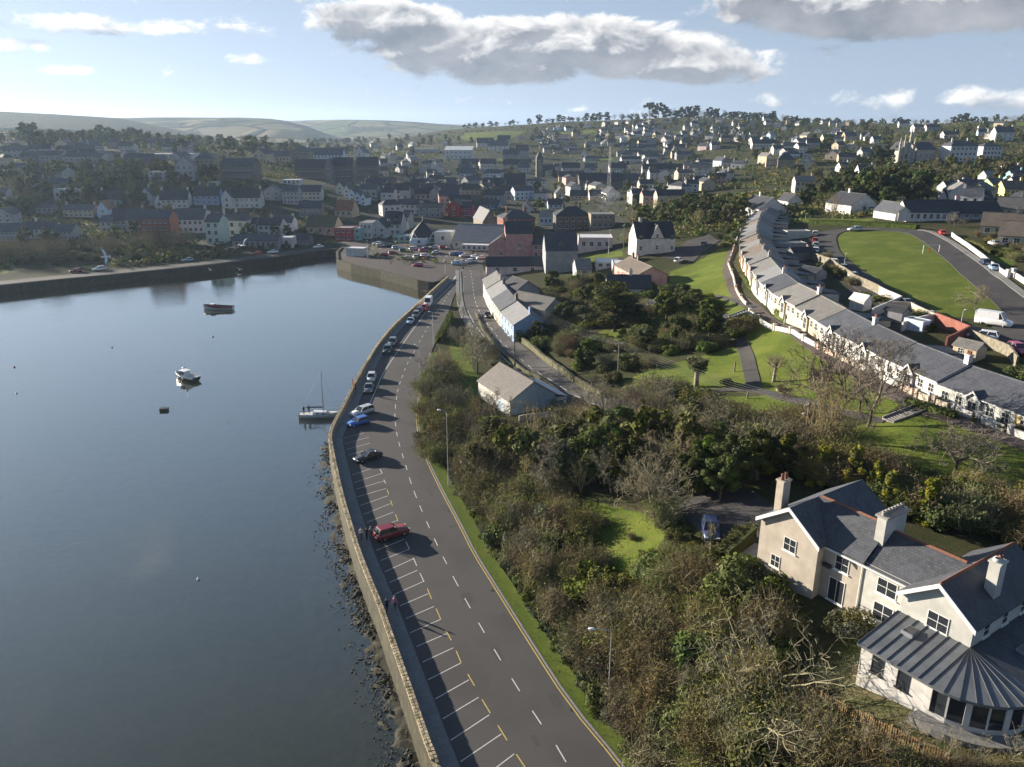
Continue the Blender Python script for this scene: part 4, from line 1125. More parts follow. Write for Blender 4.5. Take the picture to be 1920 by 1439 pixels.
for x in (15.5, 17.5): vwin(x, C0[1] - w0, 1.25, .95, 1.5, 1, 1, 'frame_dark')
q = MB(); 
ring = [(C0[0] + 5.9 * math.sin(R(a)), C0[1] - 5.9 * math.cos(R(a))) for a in range(-6, 91, 8)]
for k in range(len(ring) - 1): q.face([(*C0, -.28), (*ring[k], -.28), (*ring[k + 1], -.28)]); q.face([(*ring[k], -.28), (*ring[k], -1.0), (*ring[k + 1], -1.0), (*ring[k + 1], -.28)])
q.build('terrace_step', M['kerbstone'], villa)
# ------------------------------------------------------------------ the long terrace of single-storey cottages on the right
FRONT = [(68, 69), (65, 77.5), (61.9, 88), (59.9, 93.6), (56.9, 101.8), (55.6, 109), (54.5, 123), (54.4, 137)] + [P(x, y, 14.7)[:2] for x, y in [(1480, 596), (1438, 573), (1416, 541), (1403, 519),
          (1391, 497), (1387, 474), (1390, 458), (1397, 440), (1405, 426), (1423, 408)]]
FRONT = smooth(FRONT, 2)
fr = resample(FRONT, .25)
acc = 0; marks = [fr[0]]
# stations along the front: the porch gables of the photograph give 11.5 m a house; start so that the porches fall right
start = None
Yp = 94.8
for i, p in enumerate(fr):
 if p[1] > Yp - 5.75: start = i; break
sta = []; i = start - 46
while i < len(fr) - 46: sta.append(i); i += 46
T_COL = ['yellow', 'offwhite', 'white', 'white', 'offwhite', 'cream', 'cream', 'white', 'offwhite', 'cream', 'peach', 'cream', 'peach', 'offwhite', 'cream', 'peach', 'offwhite', 'cream', 'peach', 'white', 'cream', 'offwhite', 'white']
T_ROOF = ['slate', 'slate', 'slate', 'slate', 'slate', 'grey_tile', 'grey_tile', 'slate', 'light_slate', 'grey_tile', 'grey_tile', 'brown_tile', 'grey_tile', 'brown_tile', 'grey_tile', 'light_slate', 'grey_tile', 'brown_tile', 'light_slate', 'light_slate', 'grey_tile', 'grey_tile', 'light_slate']
WORDS = {'yellow': 'yellow', 'offwhite': 'off-white', 'white': 'white', 'cream': 'cream', 'peach': 'peach', 'slate': 'slate', 'grey_tile': 'grey', 'brown_tile': 'brown', 'light_slate': 'pale grey'}
ORD = ['nearest', 'second', 'third', 'fourth', 'fifth', 'sixth', 'seventh', 'eighth', 'ninth', 'tenth', 'eleventh', 'twelfth', 'thirteenth', 'fourteenth', 'fifteenth', 'sixteenth', 'seventeenth', 'eighteenth', 'nineteenth', 'twentieth', 'twenty-first', 'twenty-second', 'twenty-third', 'last', 'last', 'last', 'last', 'last']
TH = []
def make_terrace(k, a, b):
 a, b = Vector(a), Vector(b); w = (b - a).length; t = (b - a) / w
 far = k > 9
 # local x runs along the row away from the camera; -y looks out over the park
 rz = math.atan2(-t.y, -t.x); d = 9.0; nrm = Vector((t.y, -t.x))           # away from the park
 mid = (a + b) / 2 + nrm * d / 2
 z = 14.4 + .55 * min(k, 8) / 8 + (.22 if k % 4 in (2, 3) else 0)
 h, rise = 2.75, 2.1
 wm, rm = T_COL[k], T_ROOF[k]
 root = empty('terraced_cottage', (mid.x, mid.y, z), rz, '%s cottage from the near end of the hillside terrace, %s walls, %s roof' % (ORD[k], WORDS[wm], WORDS[rm]), 'cottage', 'cottages of the long hillside terrace')
 wall_mb(w, d, h, rise, 'gable', -2.0).build('wall', M[wm], root)
 rt = roof_mb(w, d, h, rise, 'gable', .3, .15, .0).build('roof', [M[rm], M[rm]], root)
 gw, gr, pj = 2.0, .85, .35
 q = MB(); q.box(-gw / 2, gw / 2, -d / 2 - pj, -d / 2, -1, h - .35, 0, False, False)
 q.face([(-gw / 2, -d / 2 - pj, h - .35), (gw / 2, -d / 2 - pj, h - .35), (0, -d / 2 - pj, h + gr - .2)]); q.build('porch', [M[wm]], root)
 q = MB()
 for sg in (-1, 1):
  p = [(sg * (gw / 2 + .3), -d / 2 - pj - .25, h - .58), (0, -d / 2 - pj - .25, h + gr - .2), (0, -d / 2 + 2.2, h + gr - .2), (sg * (gw / 2 + .3), -d / 2 + .4, h - .58)]
  if sg > 0: p = [p[1], p[0], p[3], p[2]]
  q.hexa(p, [(c[0], c[1], c[2] + .13) for c in p], 0)
  e = [(sg * (gw / 2 + .3), h - .58), (0, h + gr - .2)]
  q.hexa([(e[0][0], -d / 2 - pj - .31, e[0][1] - .12), (e[0][0], -d / 2 - pj - .255, e[0][1] - .12), (e[1][0], -d / 2 - pj - .255, e[1][1] - .12), (e[1][0], -d / 2 - pj - .31, e[1][1] - .12)],
    [(e[0][0], -d / 2 - pj - .31, e[0][1] + .16), (e[0][0], -d / 2 - pj - .255, e[0][1] + .16), (e[1][0], -d / 2 - pj - .255, e[1][1] + .16), (e[1][0], -d / 2 - pj - .31, e[1][1] + .16)], 1)
 q.build('porch_roof', [M[rm], M['frame_white']], rt)
 lod = 0 if k < 7 else 1
 for x in (-w * .39, -w * .20, w * .20, w * .39): add_window(root, 'F', x, 1.45, w, d, 1.05 if not far else .95, 1.25, 2, 2, 'frame_white', lod)
 f, g_, both = win_mesh(1.3, 2.1, 2, 2, 'frame_white', False)
 if lod == 0: o = inst('door', f, root, (0, -d / 2 - pj - .003, 1.05)); inst('pane', g_, o)
 else: inst('door', both, root, (0, -d / 2 - pj - .003, 1.05))
 if k % 2 == 0 or k > 9:
  q = MB(); chimney_mb(q, w * .5 - .55, -.1, h + rise * .6, h + rise + 1.15, .85, .65, 3); q.build('chimney', [M['white' if k < 9 else 'grey'], M['terracotta']], rt)
 q = MB(); q.box(-w / 2 + .02, w / 2 - .02, -d / 2 - .42, -d / 2 - .30, h - .22, h - .12); q.build('gutter', M['frame_white'], rt)
 if k % 2 == 1 or k > 6:                                # low rear return
  q = MB(); rw = 4.2; q.box(-rw / 2 + 2, rw / 2 + 2, d / 2 - .1, d / 2 + 4.5, -2, 2.4, 0, False, False); q.build('rear_wall', M[wm], root)
  q = MB(); p = [(-rw / 2 + 1.8, d / 2 - 1.0, 2.95), (rw / 2 + 2.2, d / 2 - 1.0, 2.95), (rw / 2 + 2.2, d / 2 + 4.7, 2.35), (-rw / 2 + 1.8, d / 2 + 4.7, 2.35)]
  q.hexa(p, [(c[0], c[1], c[2] + .12) for c in p]); q.build('rear_roof', M['slate' if k % 3 else 'grey_tile'], root)
 return root
for k, i in enumerate(sta[:23]):
 TH.append(make_terrace(k, fr[i], fr[min(i + 46, len(fr) - 1)]))
# low rendered front garden walls beside the path, one for each house, with a pier at the end
GW = [(66, 73)] + [P(x, y, 14.4)[:2] for x, y in [(1920, 829), (1800, 783), (1729, 754), (1675, 726), (1585, 675), (1518, 639), (1470, 611), (1406, 575)]]
GW = resample(smooth(GW, 1), 11.3)
GC = ['white_wall', 'white_wall', 'white_wall', 'white_wall', 'white_wall', 'lime_wall', 'lime_wall', 'pink_wall', 'white_wall', 'white_wall', 'lime_wall', 'pink_wall']
GN = {'white_wall': 'white', 'lime_wall': 'cream', 'pink_wall': 'pinkish'}
def garden_wall(a, b, m, label, z1=.95):
 root = thick_wall('garden_wall', [a, b], .28, -.8, z1, M[m], 1.2, label, 'garden wall', 'garden walls in front of the terrace', follow=True)
 for p in (b,):
  q = MB(); q.box(-.28, .28, -.28, .28, -.8, z1 + .25); q.box(-.34, .34, -.34, .34, z1 + .25, z1 + .35)
  an = math.atan2(b[1] - a[1], b[0] - a[0]); q.build('pier', M[m], root, (p[0], p[1], H(*p)), an)
for k, (a, b) in enumerate(zip(GW[:-1], GW[1:])):
 s = (Vector(b) - Vector(a)).normalized() * .6
 garden_wall((Vector(a) + s)[:], (Vector(b) - s * .5)[:], GC[k % len(GC)], '%s low rendered wall with a pier fronting the %s terraced cottage garden' % (GN[GC[k % len(GC)]], ORD[k]))
GW2 = resample([P(x, y, 13.9)[:2] for x, y in [(1400, 566), (1390, 547), (1381, 526), (1372, 505), (1366, 488), (1372, 470), (1379, 450), (1388, 434)]], 12)
for k, (a, b) in enumerate(zip(GW2[:-1], GW2[1:])):
 garden_wall(a, b, ('lime_wall', 'pink_wall', 'white_wall')[k % 3], '%s roadside wall in front of the %s house of the far curved terrace' % (GN[('lime_wall', 'pink_wall', 'white_wall')[k % 3]], ORD[(k + 9) % 23]), .85)
# yards behind the terrace
def yard_wall(name, px, m, label, h=1.9, th=.3):
 return thick_wall(name, GP2(px), th, -.6, h, M[m], 2.0, label, 'wall', follow=True)
yard_wall('yard_wall', [(1512, 470), (1520, 486), (1556, 498), (1580, 515), (1600, 530), (1648, 553)], 'rubble', 'long rough stone wall between back gardens and parked cars')
yard_wall('yard_wall', [(1556, 498), (1520, 530), (1490, 542)], 'rubble', 'stone garden wall running down towards the slate roofs')
yard_wall('yard_wall', [(1648, 553), (1688, 572), (1634, 596)], 'white_wall', 'white angled yard wall beside the estate road', 1.8)
yard_wall('yard_wall', [(1660, 582), (1706, 583), (1752, 606)], 'lime_wall', 'curved cream garden wall by the silver car', 1.7)
yard_wall('yard_wall', [(1690, 622), (1715, 613), (1752, 606)], 'white_wall', 'white wall round a small paved yard behind the terrace', 1.7)
yard_wall('yard_wall', [(1752, 607), (1815, 633), (1772, 655)], 'brick', 'red brick yard wall below the parked estate car', 2.0)
yard_wall('yard_wall', [(1816, 636), (1890, 668), (1905, 690)], 'rubble', 'rough stone wall below the red hatchback', 1.7)
def shed(px, py, w, d, h, rise, rz, wm, rm, label, name='shed', kind='gable', wins=()):
 x, y, z = G(px, py); return house(name, label, (x, y, z), rz, w, d, h, rise, wm, rm, kind, wins, cat='shed', base=-1.2, ov=.2)
TZ = math.atan2(-.86, .5)
shed(1815, 672, 3.6, 2.7, 1.9, .8, TZ, 'tan', 'grey_tile', 'grey roofed garden shed behind the terrace near the brick wall', wins=[('F', -.6, 1.3, .9, .8)])
shed(1612, 580, 3.2, 2.4, 2.0, .9, TZ, 'white', 'white_roof', 'small white gabled outhouse with arched windows behind the terrace', wins=[('L', -.5, 1.2, .5, .8), ('L', .5, 1.2, .5, .8)])
shed(1718, 618, 3.6, 2.4, 1.9, .3, TZ, 'paleblue', 'flat_roof', 'pale blue flat roofed lean-to behind the slate roofs', kind='flat')
shed(1522, 525, 5.2, 3.6, 2.2, .8, TZ, 'grey', 'dark_slate', 'grey lean-to shed in the dark back garden', kind='gable')
shed(1680, 602, 3.6, 2.4, 2.0, .8, TZ, 'darkgrey', 'dark_slate', 'small dark greenhouse frame beside the white yard wall', name='greenhouse')
shed(1478, 470, 9.0, 4.0, 2.5, .3, .1, 'slategrey', 'flat_roof', 'long grey flat extension behind the far terrace', kind='flat', name='extension')
shed(1492, 447, 8.0, 4.0, 2.6, .3, .1, 'offwhite', 'flat_roof', 'off-white flat-roofed back extension beside the row of parked cars', kind='flat', name='extension')
shed(1500, 488, 6.5, 3.5, 2.4, 1.0, .2, 'darkgrey', 'dark_slate', 'dark shed between the two back garden walls')
# ------------------------------------------------------------------ buildings of the town that can be told apart
OFF = {1: (0, 180, 3.7875), 2: (400, 180, 3.7875), 3: (860, 180, 3.7875), 4: (1320, 180, 3.2), 5: (860, 420, 3.7875), 6: (1320, 420, 3.128)}
def B(crop, xc, yb, w, hw, hr, yaw, depth, wm, rm, kind, cols, rows, ch, label, name='house', cat='house', group=None, **kw):
 """a building read off the photograph: base middle, width, wall height and roof height in pixels of an enlarged crop"""
 ox, oy, s = OFF[crop]
 x, y, z = G(ox + xc / s, oy + yb / s)
 a, b_, c_ = ray(ox + xc / s, oy + yb / s); t = y / b_ / s                 # metres per crop pixel
 ya = R(yaw); W_ = w * t / max(math.cos(ya), .5) * (1 if kind != 'G' else 1); h = hw * t * 1.03; rise = max(hr, .1) * t * 1.0
 lod = kw.pop('lod', None)
 if lod is None: lod = 1 if (cols and w / s / cols > 5.5) else 2
 # step back half the depth along the facing direction
 cx, cy = x - math.sin(ya) * depth / 2, y + math.cos(ya) * depth / 2
 wins = []
 nh = h / max(rows, 1)
 wh = min(1.7, nh * .52); ww = min(1.4, W_ / max(cols, 1) * .48)
 G_ = kind == 'G'
 face = 'L' if G_ else 'F'
 if cols and rows: wins = grid(face, cols, rows, W_ * .92, nh * .52, nh, ww, wh)
 if cols and rows and not G_ and kw.pop('sides', 0):
  wins += grid('L', 2, rows, depth * .8, nh * .52, nh, ww, wh) + grid('R', 2, rows, depth * .8, nh * .52, nh, ww, wh)
 chims = [(c, 2) for c in ch]
 k2 = {'G': 'gable', '': 'gable'}.get(kind, kind)
 if k2 == 'gable' and not G_: rise = max(rise, min(depth * .28, depth * .5))
 if G_: rise = max(rise, W_ * .22)
 if G_: return house(name, label, (cx, cy, z), ya + PI / 2, depth, W_, h, rise, wm, rm, 'gable', wins, chims, cat, group, lod, **kw)
 return house(name, label, (cx, cy, z), ya, W_, depth, h, rise, wm, rm, k2, wins, chims, cat, group, lod, **kw)
gq = 'houses along the far quay'; gl = 'houses on the left hillside'; gc = 'houses of the town centre'; gr = 'houses of the right hillside'
DS, SL, GT, BT = 'dark_slate', 'slate', 'grey_tile', 'brown_tile'
# ---- left hillside and quay
B(1, 455, 745, 120, 80, 0, 8, 9, 'white', 'white_roof', 'flat', 3, 1, (), 'white modern flat-roofed house with a glass balcony on the wooded left hillside', group=gl, fm='frame_grey')
B(1, 545, 730, 70, 60, 0, 8, 8, 'white', 'white_roof', 'flat', 1, 1, (), 'small white flat-roofed block joined to the modern hillside house', name='annexe', group=gl)
B(1, 805, 785, 185, 45, 60, 4, 9, 'offwhite', DS, '', 5, 1, (-1,), 'white house with three white dormers in its dark roof', group=gl, dormers=3)
B(1, 560, 862, 210, 50, 30, 2, 8, 'cream', SL, '', 6, 2, (-1, 1), 'long cream row of houses below the modern white house', group=gl)
B(1, 735, 868, 80, 60, 55, 0, 9, 'paleblue', 'red_tile', 'G', 1, 2, (), 'pale blue gable beside the long cream row', group=gl)
B(1, 1240, 800, 190, 60, 62, 6, 9, 'white', DS, '', 5, 2, (-1, 1), 'long white house with dark roof and a box dormer above the brick terrace', group=gl)
B(1, 1045, 782, 80, 70, 50, 10, 9, 'white', DS, 'G', 1, 2, (1,), 'white gable at the left end of the long white hillside house', group=gl)
B(1, 1132, 800, 62, 55, 38, 0, 6, 'white', DS, 'G', 1, 1, (), 'small white gabled wing in front of the long hillside house', group=gl)
B(1, 1470, 775, 180, 62, 60, 2, 9, 'blue', DS, '', 4, 2, (0,), 'blue rendered house between the white hillside houses', group=gl)
B(1, 1320, 605, 120, 105, 60, 12, 14, 'grey', SL, 'G', 3, 3, (), 'tall pale grey gabled building with arched windows on the left hill', name='hall', cat='building', group=gl)
B(1, 1130, 602, 135, 60, 20, 5, 10, 'offwhite', 'flat_roof', 'flat', 4, 2, (), 'glass-fronted flat building left of the tall grey gable', name='apartment_block', cat='building', group=gl)
B(1, 1200, 448, 320, 34, 0, -4, 14, 'white', 'white_roof', 'flat', 10, 1, (), 'long low white flat-roofed school near the left crest', name='school', cat='building', group=gl)
B(1, 1460, 545, 130, 90, 50, 6, 12, 'stone', SL, 'hip', 4, 2, (), 'square stone block with hipped roof beside the tall grey gable', name='stone_building', cat='building', group=gl)
B(1, 1690, 592, 240, 88, 50, -3, 13, 'darkstone', SL, '', 10, 2, (-1, 1), 'long dark stone barracks with many tall windows', name='stone_building', cat='building', group=gl)
B(1, 1480, 643, 130, 30, 0, 4, 8, 'white', 'white_roof', 'flat', 4, 1, (), 'low white flat-roofed house under the stone barracks', group=gl)
B(1, 270, 1012, 240, 62, 40, 3, 10, 'palegreen', DS, '', 7, 2, (-.3,), 'pale green quay house behind the bare trees', group=gq)
B(1, 60, 1035, 150, 70, 40, 3, 10, 'slategrey', SL, '', 5, 2, (1,), 'grey quay house at the far left edge', group=gq)
B(1, 455, 1025, 130, 62, 30, 2, 9, 'grey', SL, '', 4, 2, (), 'grey low quay house right of the pale green one', group=gq)
B(1, 760, 970, 85, 72, 25, 2, 9, 'offwhite', SL, '', 2, 2, (-1,), 'narrow off-white house left of the blue-grey one on the quay', group=gq)
B(1, 853, 965, 108, 78, 75, 2, 9, 'slategrey', SL, '', 3, 2, (), 'blue-grey house with roof lights behind the quay trees', group=gq)
B(1, 960, 965, 112, 82, 75, 2, 9, 'cream', SL, '', 3, 2, (1,), 'cream house next to the red brick terrace', group=gq)
B(1, 1122, 1062, 205, 185, 45, 2, 10, 'brick', SL, '', 5, 4, (-1, 1), 'three-storey red brick terrace on the far quay', group=gq)
B(1, 1340, 975, 235, 92, 68, 2, 10, 'white', SL, '', 6, 2, (-1, 1), 'long white house with slate roof right of the red brick terrace', group=gq)
B(1, 1520, 1052, 105, 150, 45, -4, 10, 'palegreen', SL, '', 2, 3, (-1,), 'narrow pale green house left of the big white quay house', group=gq)
B(1, 38, 930, 110, 85, 40, 10, 11, 'grey', SL, 'G', 2, 3, (), 'grey stone gable at the left edge above the quay', group=gl)
B(1, 20, 765, 60, 70, 30, 6, 8, 'white', SL, '', 2, 2, (), 'white house cut by the left edge of the hillside', group=gl)
B(1, 320, 835, 110, 40, 30, 4, 8, 'grey', SL, '', 3, 1, (), 'grey low house in the trees of the left slope', group=gl)
# ---- quay front
B(2, 140, 1000, 200, 108, 52, -6, 12, 'white', DS, 'hip', 3, 2, (-1, 0), 'big square white quay house with dark hipped roof', group=gq, fm='frame_dark')
B(2, 400, 1000, 165, 78, 45, -2, 10, 'white', DS, '', 4, 2, (0,), 'white house with tan chimney gable right of the square quay house', group=gq, cm='cream')
B(2, 278, 990, 62, 80, 35, -2, 8, 'offwhite', DS, '', 2, 2, (), 'narrow off-white house squeezed between two white quay houses', group=gq)
B(2, 515, 965, 95, 60, 40, -2, 9, 'paleblue', SL, '', 3, 2, (1,), 'pale blue house behind the white gateway', group=gq)
B(2, 300, 1082, 330, 52, 35, -3, 7, 'slategrey', SL, '', 8, 1, (), 'long low blue-grey shed on the quay behind the white wall', name='shed', cat='shed', group=gq)
B(2, 522, 1080, 85, 72, 0, -3, 6, 'white', 'white_roof', 'flat', 1, 1, (), 'white square gateway building on the quay', name='gatehouse', cat='building', group=gq)
B(2, 620, 1064, 120, 42, 25, -3, 7, 'darkgrey', DS, '', 4, 1, (), 'low dark building right of the white gateway', name='shed', cat='shed', group=gq)
B(2, 760, 985, 210, 52, 70, -8, 12, 'tan', 'mossy_tile', '', 3, 1, (), 'tan building with a mossy green-gold roof near the pier', group=gq)
B(2, 925, 1030, 130, 88, 0, -8, 10, 'red', 'flat_roof', 'flat', 3, 2, (), 'dark red shop front beside the green one near the car park', name='shop', cat='shop', group=gq)
B(2, 1010, 1028, 70, 85, 0, -8, 10, 'teal', 'flat_roof', 'flat', 2, 2, (), 'teal shop front between red and white fronts', name='shop', cat='shop', group=gq)
B(2, 1085, 1018, 90, 112, 0, -8, 12, 'white', 'flat_roof', 'flat', 3, 2, (), 'white shop with a curved parapet near the car park', name='shop', cat='shop', group=gq)
B(2, 1172, 1010, 115, 70, 60, -8, 9, 'white', DS, 'G', 2, 2, (), 'white gabled shop right of the parapet shop', name='shop', cat='shop', group=gq)
B(2, 1272, 985, 125, 72, 80, -10, 10, 'white', DS, '', 3, 2, (1,), 'white shop house with a tall dark roof by the car park', name='shop', cat='shop', group=gq, dormers=2)
B(2, 1358, 950, 62, 85, 40, -10, 9, 'offwhite', SL, '', 2, 2, (), 'slim off-white house at the right end of the shop row', group=gq)
B(2, 925, 862, 130, 48, 65, -14, 9, 'tan', 'red_tile', '', 3, 1, (-1, 1), 'tan house with tall chimneys and a red-brown roof', group=gc)
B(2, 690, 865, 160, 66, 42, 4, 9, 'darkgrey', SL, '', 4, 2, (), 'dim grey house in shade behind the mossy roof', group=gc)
for i, (x, y, w_, wm_) in enumerate([(900, 702, 62, 'offwhite'), (948, 722, 46, 'white'), (985, 748, 46, 'paleblue'), (1025, 768, 46, 'paleblue'), (1065, 778, 40, 'paleblue')]):
 B(2, x, y, w_, 52, 32, -12, 8, wm_, DS, 'G', 1, 2, (), ['first', 'second', 'third', 'fourth', 'fifth'][i] + ' of five stepped gables going down right below the stone mills', group='stepped gables below the mills')
B(2, 922, 632, 140, 128, 52, 3, 14, 'darkstone', DS, '', 5, 3, (), 'left of the twin dark stone mill blocks with white windows', name='mill', cat='building', group='twin stone mills')
B(2, 1095, 612, 150, 112, 52, 3, 14, 'darkstone', DS, '', 6, 3, (), 'right of the twin dark stone mill blocks', name='mill', cat='building', group='twin stone mills')
B(2, 822, 625, 48, 125, 40, 3, 16, 'darkgrey', DS, 'G', 1, 4, (), 'narrow dark gable tower at the left of the mills', name='mill', cat='building', group='twin stone mills')
B(2, 692, 592, 215, 78, 52, 2, 13, 'darkstone', DS, '', 8, 2, (-1,), 'long stone convent wing left of the mills with a white gable wall', name='stone_building', cat='building')
B(2, 620, 482, 112, 82, 36, -8, 13, 'stone', SL, 'hip', 4, 2, (), 'square hip-roofed stone block on the hill above the mills', name='stone_building', cat='building')
B(2, 480, 472, 135, 42, 32, -4, 11, 'tan', SL, '', 5, 1, (), 'low tan wing left of the square stone block', name='stone_building', cat='building')
B(2, 330, 472, 92, 56, 34, -22, 11, 'tan', SL, 'G', 2, 2, (), 'tan gable at the left end of the hilltop convent', name='stone_building', cat='building')
B(2, 802, 472, 240, 48, 46, 0, 12, 'paleblue', SL, '', 9, 2, (), 'long pale blue school block right of the square stone one', name='school', cat='building')
B(2, 1040, 455, 76, 46, 44, -20, 10, 'white', SL, 'G', 1, 2, (), 'white steep triangular gable above the mills')
B(2, 912, 462, 40, 50, 40, -20, 8, 'white', SL, 'G', 1, 1, (), 'small white gable left of the steep triangular one')
B(2, 690, 742, 150, 58, 40, 2, 9, 'offwhite', SL, '', 5, 2, (), 'pale terrace below the convent wing', group=gl)
B(2, 550, 772, 112, 88, 36, 2, 9, 'grey', SL, '', 4, 3, (1,), 'tall grey terrace left of the pale one below the convent', group=gl)
B(2, 420, 745, 120, 62, 40, 8, 9, 'grey', SL, 'G', 2, 2, (), 'dim grey gabled house left of the tall grey terrace', group=gl)
B(2, 225, 798, 220, 70, 56, 4, 10, 'white', DS, '', 6, 2, (1,), 'long white house with balcony windows on the left hillside', group=gl)
B(2, 100, 800, 82, 78, 48, -16, 11, 'white', DS, 'G', 1, 2, (), 'bright white gable end of the long white balcony house', group=gl)
B(2, 1170, 735, 190, 52, 52, 2, 9, 'white', DS, '', 6, 1, (), 'white house row below the right mill', group=gc)
B(2, 1340, 735, 108, 62, 42, 2, 9, 'offwhite', DS, '', 2, 2, (), 'off-white house right of the white row below the mills', group=gc)
B(2, 1508, 738, 150, 40, 36, 2, 9, 'cream', DS, '', 4, 1, (), 'low cream house in the town centre', group=gc)
B(2, 1635, 722, 130, 58, 36, 2, 9, 'paleblue', SL, '', 4, 2, (), 'light blue house right of the low cream one', group=gc)
B(2, 555, 632, 130, 34, 12, 2, 8, 'white', 'white_roof', 'flat', 4, 1, (), 'white low block under the convent', group=gl)
B(2, 1460, 640, 80, 40, 24, -8, 8, 'offwhite', SL, 'G', 1, 1, (), 'small off-white gable among trees right of the mills', group=gc)
B(2, 1740, 452, 200, 62, 24, -4, 16, 'white', 'white_roof', 'mono', 6, 2, (), 'modern white school with a sloping roof above the town', name='school', cat='building')
B(2, 1500, 408, 200, 28, 0, -2, 20, 'grey', 'light_slate', 'flat', 0, 0, (), 'long pale factory shed left of the white school', name='warehouse', cat='building')
B(2, 1668, 362, 85, 32, 0, 0, 12, 'white', 'white_roof', 'flat', 3, 1, (), 'white flat block above the long factory shed', name='school', cat='building')
B(2, 1708, 862, 85, 82, 30, -10, 10, 'red', DS, 'G', 1, 2, (), 'red gabled building behind the tourist office', name='shop', cat='shop')
B(2, 1790, 858, 95, 62, 30, -6, 10, 'magenta', DS, '', 3, 2, (), 'magenta shop building right of the red gable', name='shop', cat='shop')
B(2, 1630, 1058, 118, 88, 0, -10, 8, 'white', 'white_roof', 'flat', 1, 1, (), 'white windowless block by the car park', name='shop', cat='shop')
B(2, 1340, 1042, 130, 48, 0, -6, 8, 'teal', 'flat_roof', 'flat', 3, 1, (), 'low teal building left of the pyramid-roofed pavilion', name='shop', cat='shop')
B(2, 1460, 1060, 95, 42, 0, -6, 7, 'paleblue', 'flat_roof', 'flat', 1, 1, (), 'pale blue wall block at the front of the pavilion', name='kiosk', cat='kiosk')
B(2, 1005, 1142, 132, 58, 0, -14, 5, 'white', 'white_roof', 'flat', 0, 0, (), 'white box building standing on the pier by the car park', name='harbour_office', cat='building')
# pavilion with a pyramid roof and white triangular trusses
x, y, z = G(400 + 1480 / 3.7875, 180 + 1048 / 3.7875)
pav = house('pavilion', 'tourist pavilion with dark pyramid roof and white triangular frames at the car park', (x, y + 6, z), .15, 12, 12, 2.6, 7.0, 'teal', DS, 'pyramid', grid('F', 4, 1, 11, 1.3, 0, 1.5, 1.6), (), 'pavilion', None, 1)
for sx in (-1, 1):
 q = MB(); 
 for a, b_ in (((sx * 6.5, -6.5, .2), (sx * 4.4, -6.9, 5.0)), ((sx * 4.4, -6.9, 5.0), (sx * 1.6, -6.5, .2)), ((sx * 6.5, -6.5, .2), (sx * 1.6, -6.5, .2))): q.tube(a, b_, .2, n=5)
 q.build('truss', M['frame_white'], pav)
q = MB(); q.tube((0, 0, 9.4), (0, 0, 12), .12, .05, 5); q.build('finial', M['frame_white'], pav)
# ---- centre
brick_h = B(3, 430, 978, 225, 102, 48, 14, 13, 'brick', SL, 'hip', 7, 2, (-.6, .6), 'large red brick building with white trimmed arched windows in the centre', name='brick_building', cat='building', sides=1)
B(3, 222, 952, 100, 55, 78, 14, 24, 'stone', DS, 'G', 1, 1, (), 'stone church gable with a pointed window behind the supermarket', name='church_hall', cat='church')
B(3, 120, 1085, 335, 48, 70, -12, 22, 'offwhite', 'light_slate', '', 9, 1, (), 'long supermarket with a pale grey roof at the car park edge', name='supermarket', cat='shop')
B(3, 110, 1100, 200, 40, 0, -12, 5, 'white', 'white_roof', 'flat', 5, 1, (), 'white flat canopy along the supermarket front', name='canopy', cat='canopy')
B(3, 430, 1165, 190, 180, 25, 3, 14, 'dusty_pink', DS, '', 1, 1, (-1,), 'big dusty pink blank-walled building near the junction', name='pink_building', cat='building')
B(3, 300, 1175, 175, 105, 62, -6, 12, 'dusty_pink', DS, 'G', 1, 1, (1,), 'dusty pink gabled house left of the big pink wall', cm='grey')
B(3, 570, 1150, 95, 92, 50, 3, 10, 'dusty_pink', DS, '', 2, 2, (), 'pink house between the big pink wall and the grey block')
B(3, 730, 1255, 225, 152, 105, 3, 13, 'slategrey', SL, '', 1, 0, (), 'tall grey rendered block with a steep dark slate roof and one dormer', name='grey_building', cat='building', dormers=1)
B(3, 970, 1102, 240, 92, 0, -3, 11, 'palepink', 'white_roof', 'flat', 4, 1, (), 'long dusty pink flat-topped building with a white cornice', name='pink_building', cat='building')
B(3, 400, 1262, 405, 52, 40, 3, 9, 'palepink', DS, '', 3, 1, (), 'wide pale pink house with a broad dark roof at the road bend')
B(3, 890, 1298, 108, 68, 40, 4, 9, 'grey', GT, '', 1, 1, (), 'small grey garden house with pale roof by the big tree')
B(3, 1060, 1225, 170, 42, 0, -4, 9, 'white', 'white_roof', 'flat', 3, 1, (), 'low white flat-roofed extension left of the brown roof')
B(3, 1160, 1255, 130, 62, 0, -4, 8, 'white', 'white_roof', 'flat', 2, 1, (), 'white flat-roofed block with a blue window in the gardens')
B(3, 1368, 1362, 225, 85, 58, 12, 19, 'pink', BT, 'G', 0, 0, (.2, .7), 'pink gabled house with a long brown tiled roof', cm='brown_tile')
B(3, 1258, 1330, 90, 55, 40, 12, 8, 'palepink', DS, '', 2, 1, (), 'pale pink side wing of the pink gabled house')
B(5, 1210, 520, 310, 60, 70, -4, 10, 'white', DS, '', 3, 1, (.1,), 'white house with a wide dark roof behind the spreading cedar')
B(5, 1400, 630, 130, 55, 0, -4, 6, 'white', 'flat_roof', 'flat', 0, 0, (), 'open white carport beside the house behind the cedar', name='carport', cat='carport')
B(3, 812, 955, 245, 98, 55, 3, 14, 'darkstone', DS, 'hip', 5, 2, (-.5, .5), 'large dark brown block with a hipped roof right of the red brick building', name='town_block', cat='building')
B(3, 1022, 945, 170, 100, 10, 3, 12, 'stone', 'flat_roof', 'flat', 4, 2, (), 'square brown flat-topped building with a white hatch', name='town_block', cat='building')
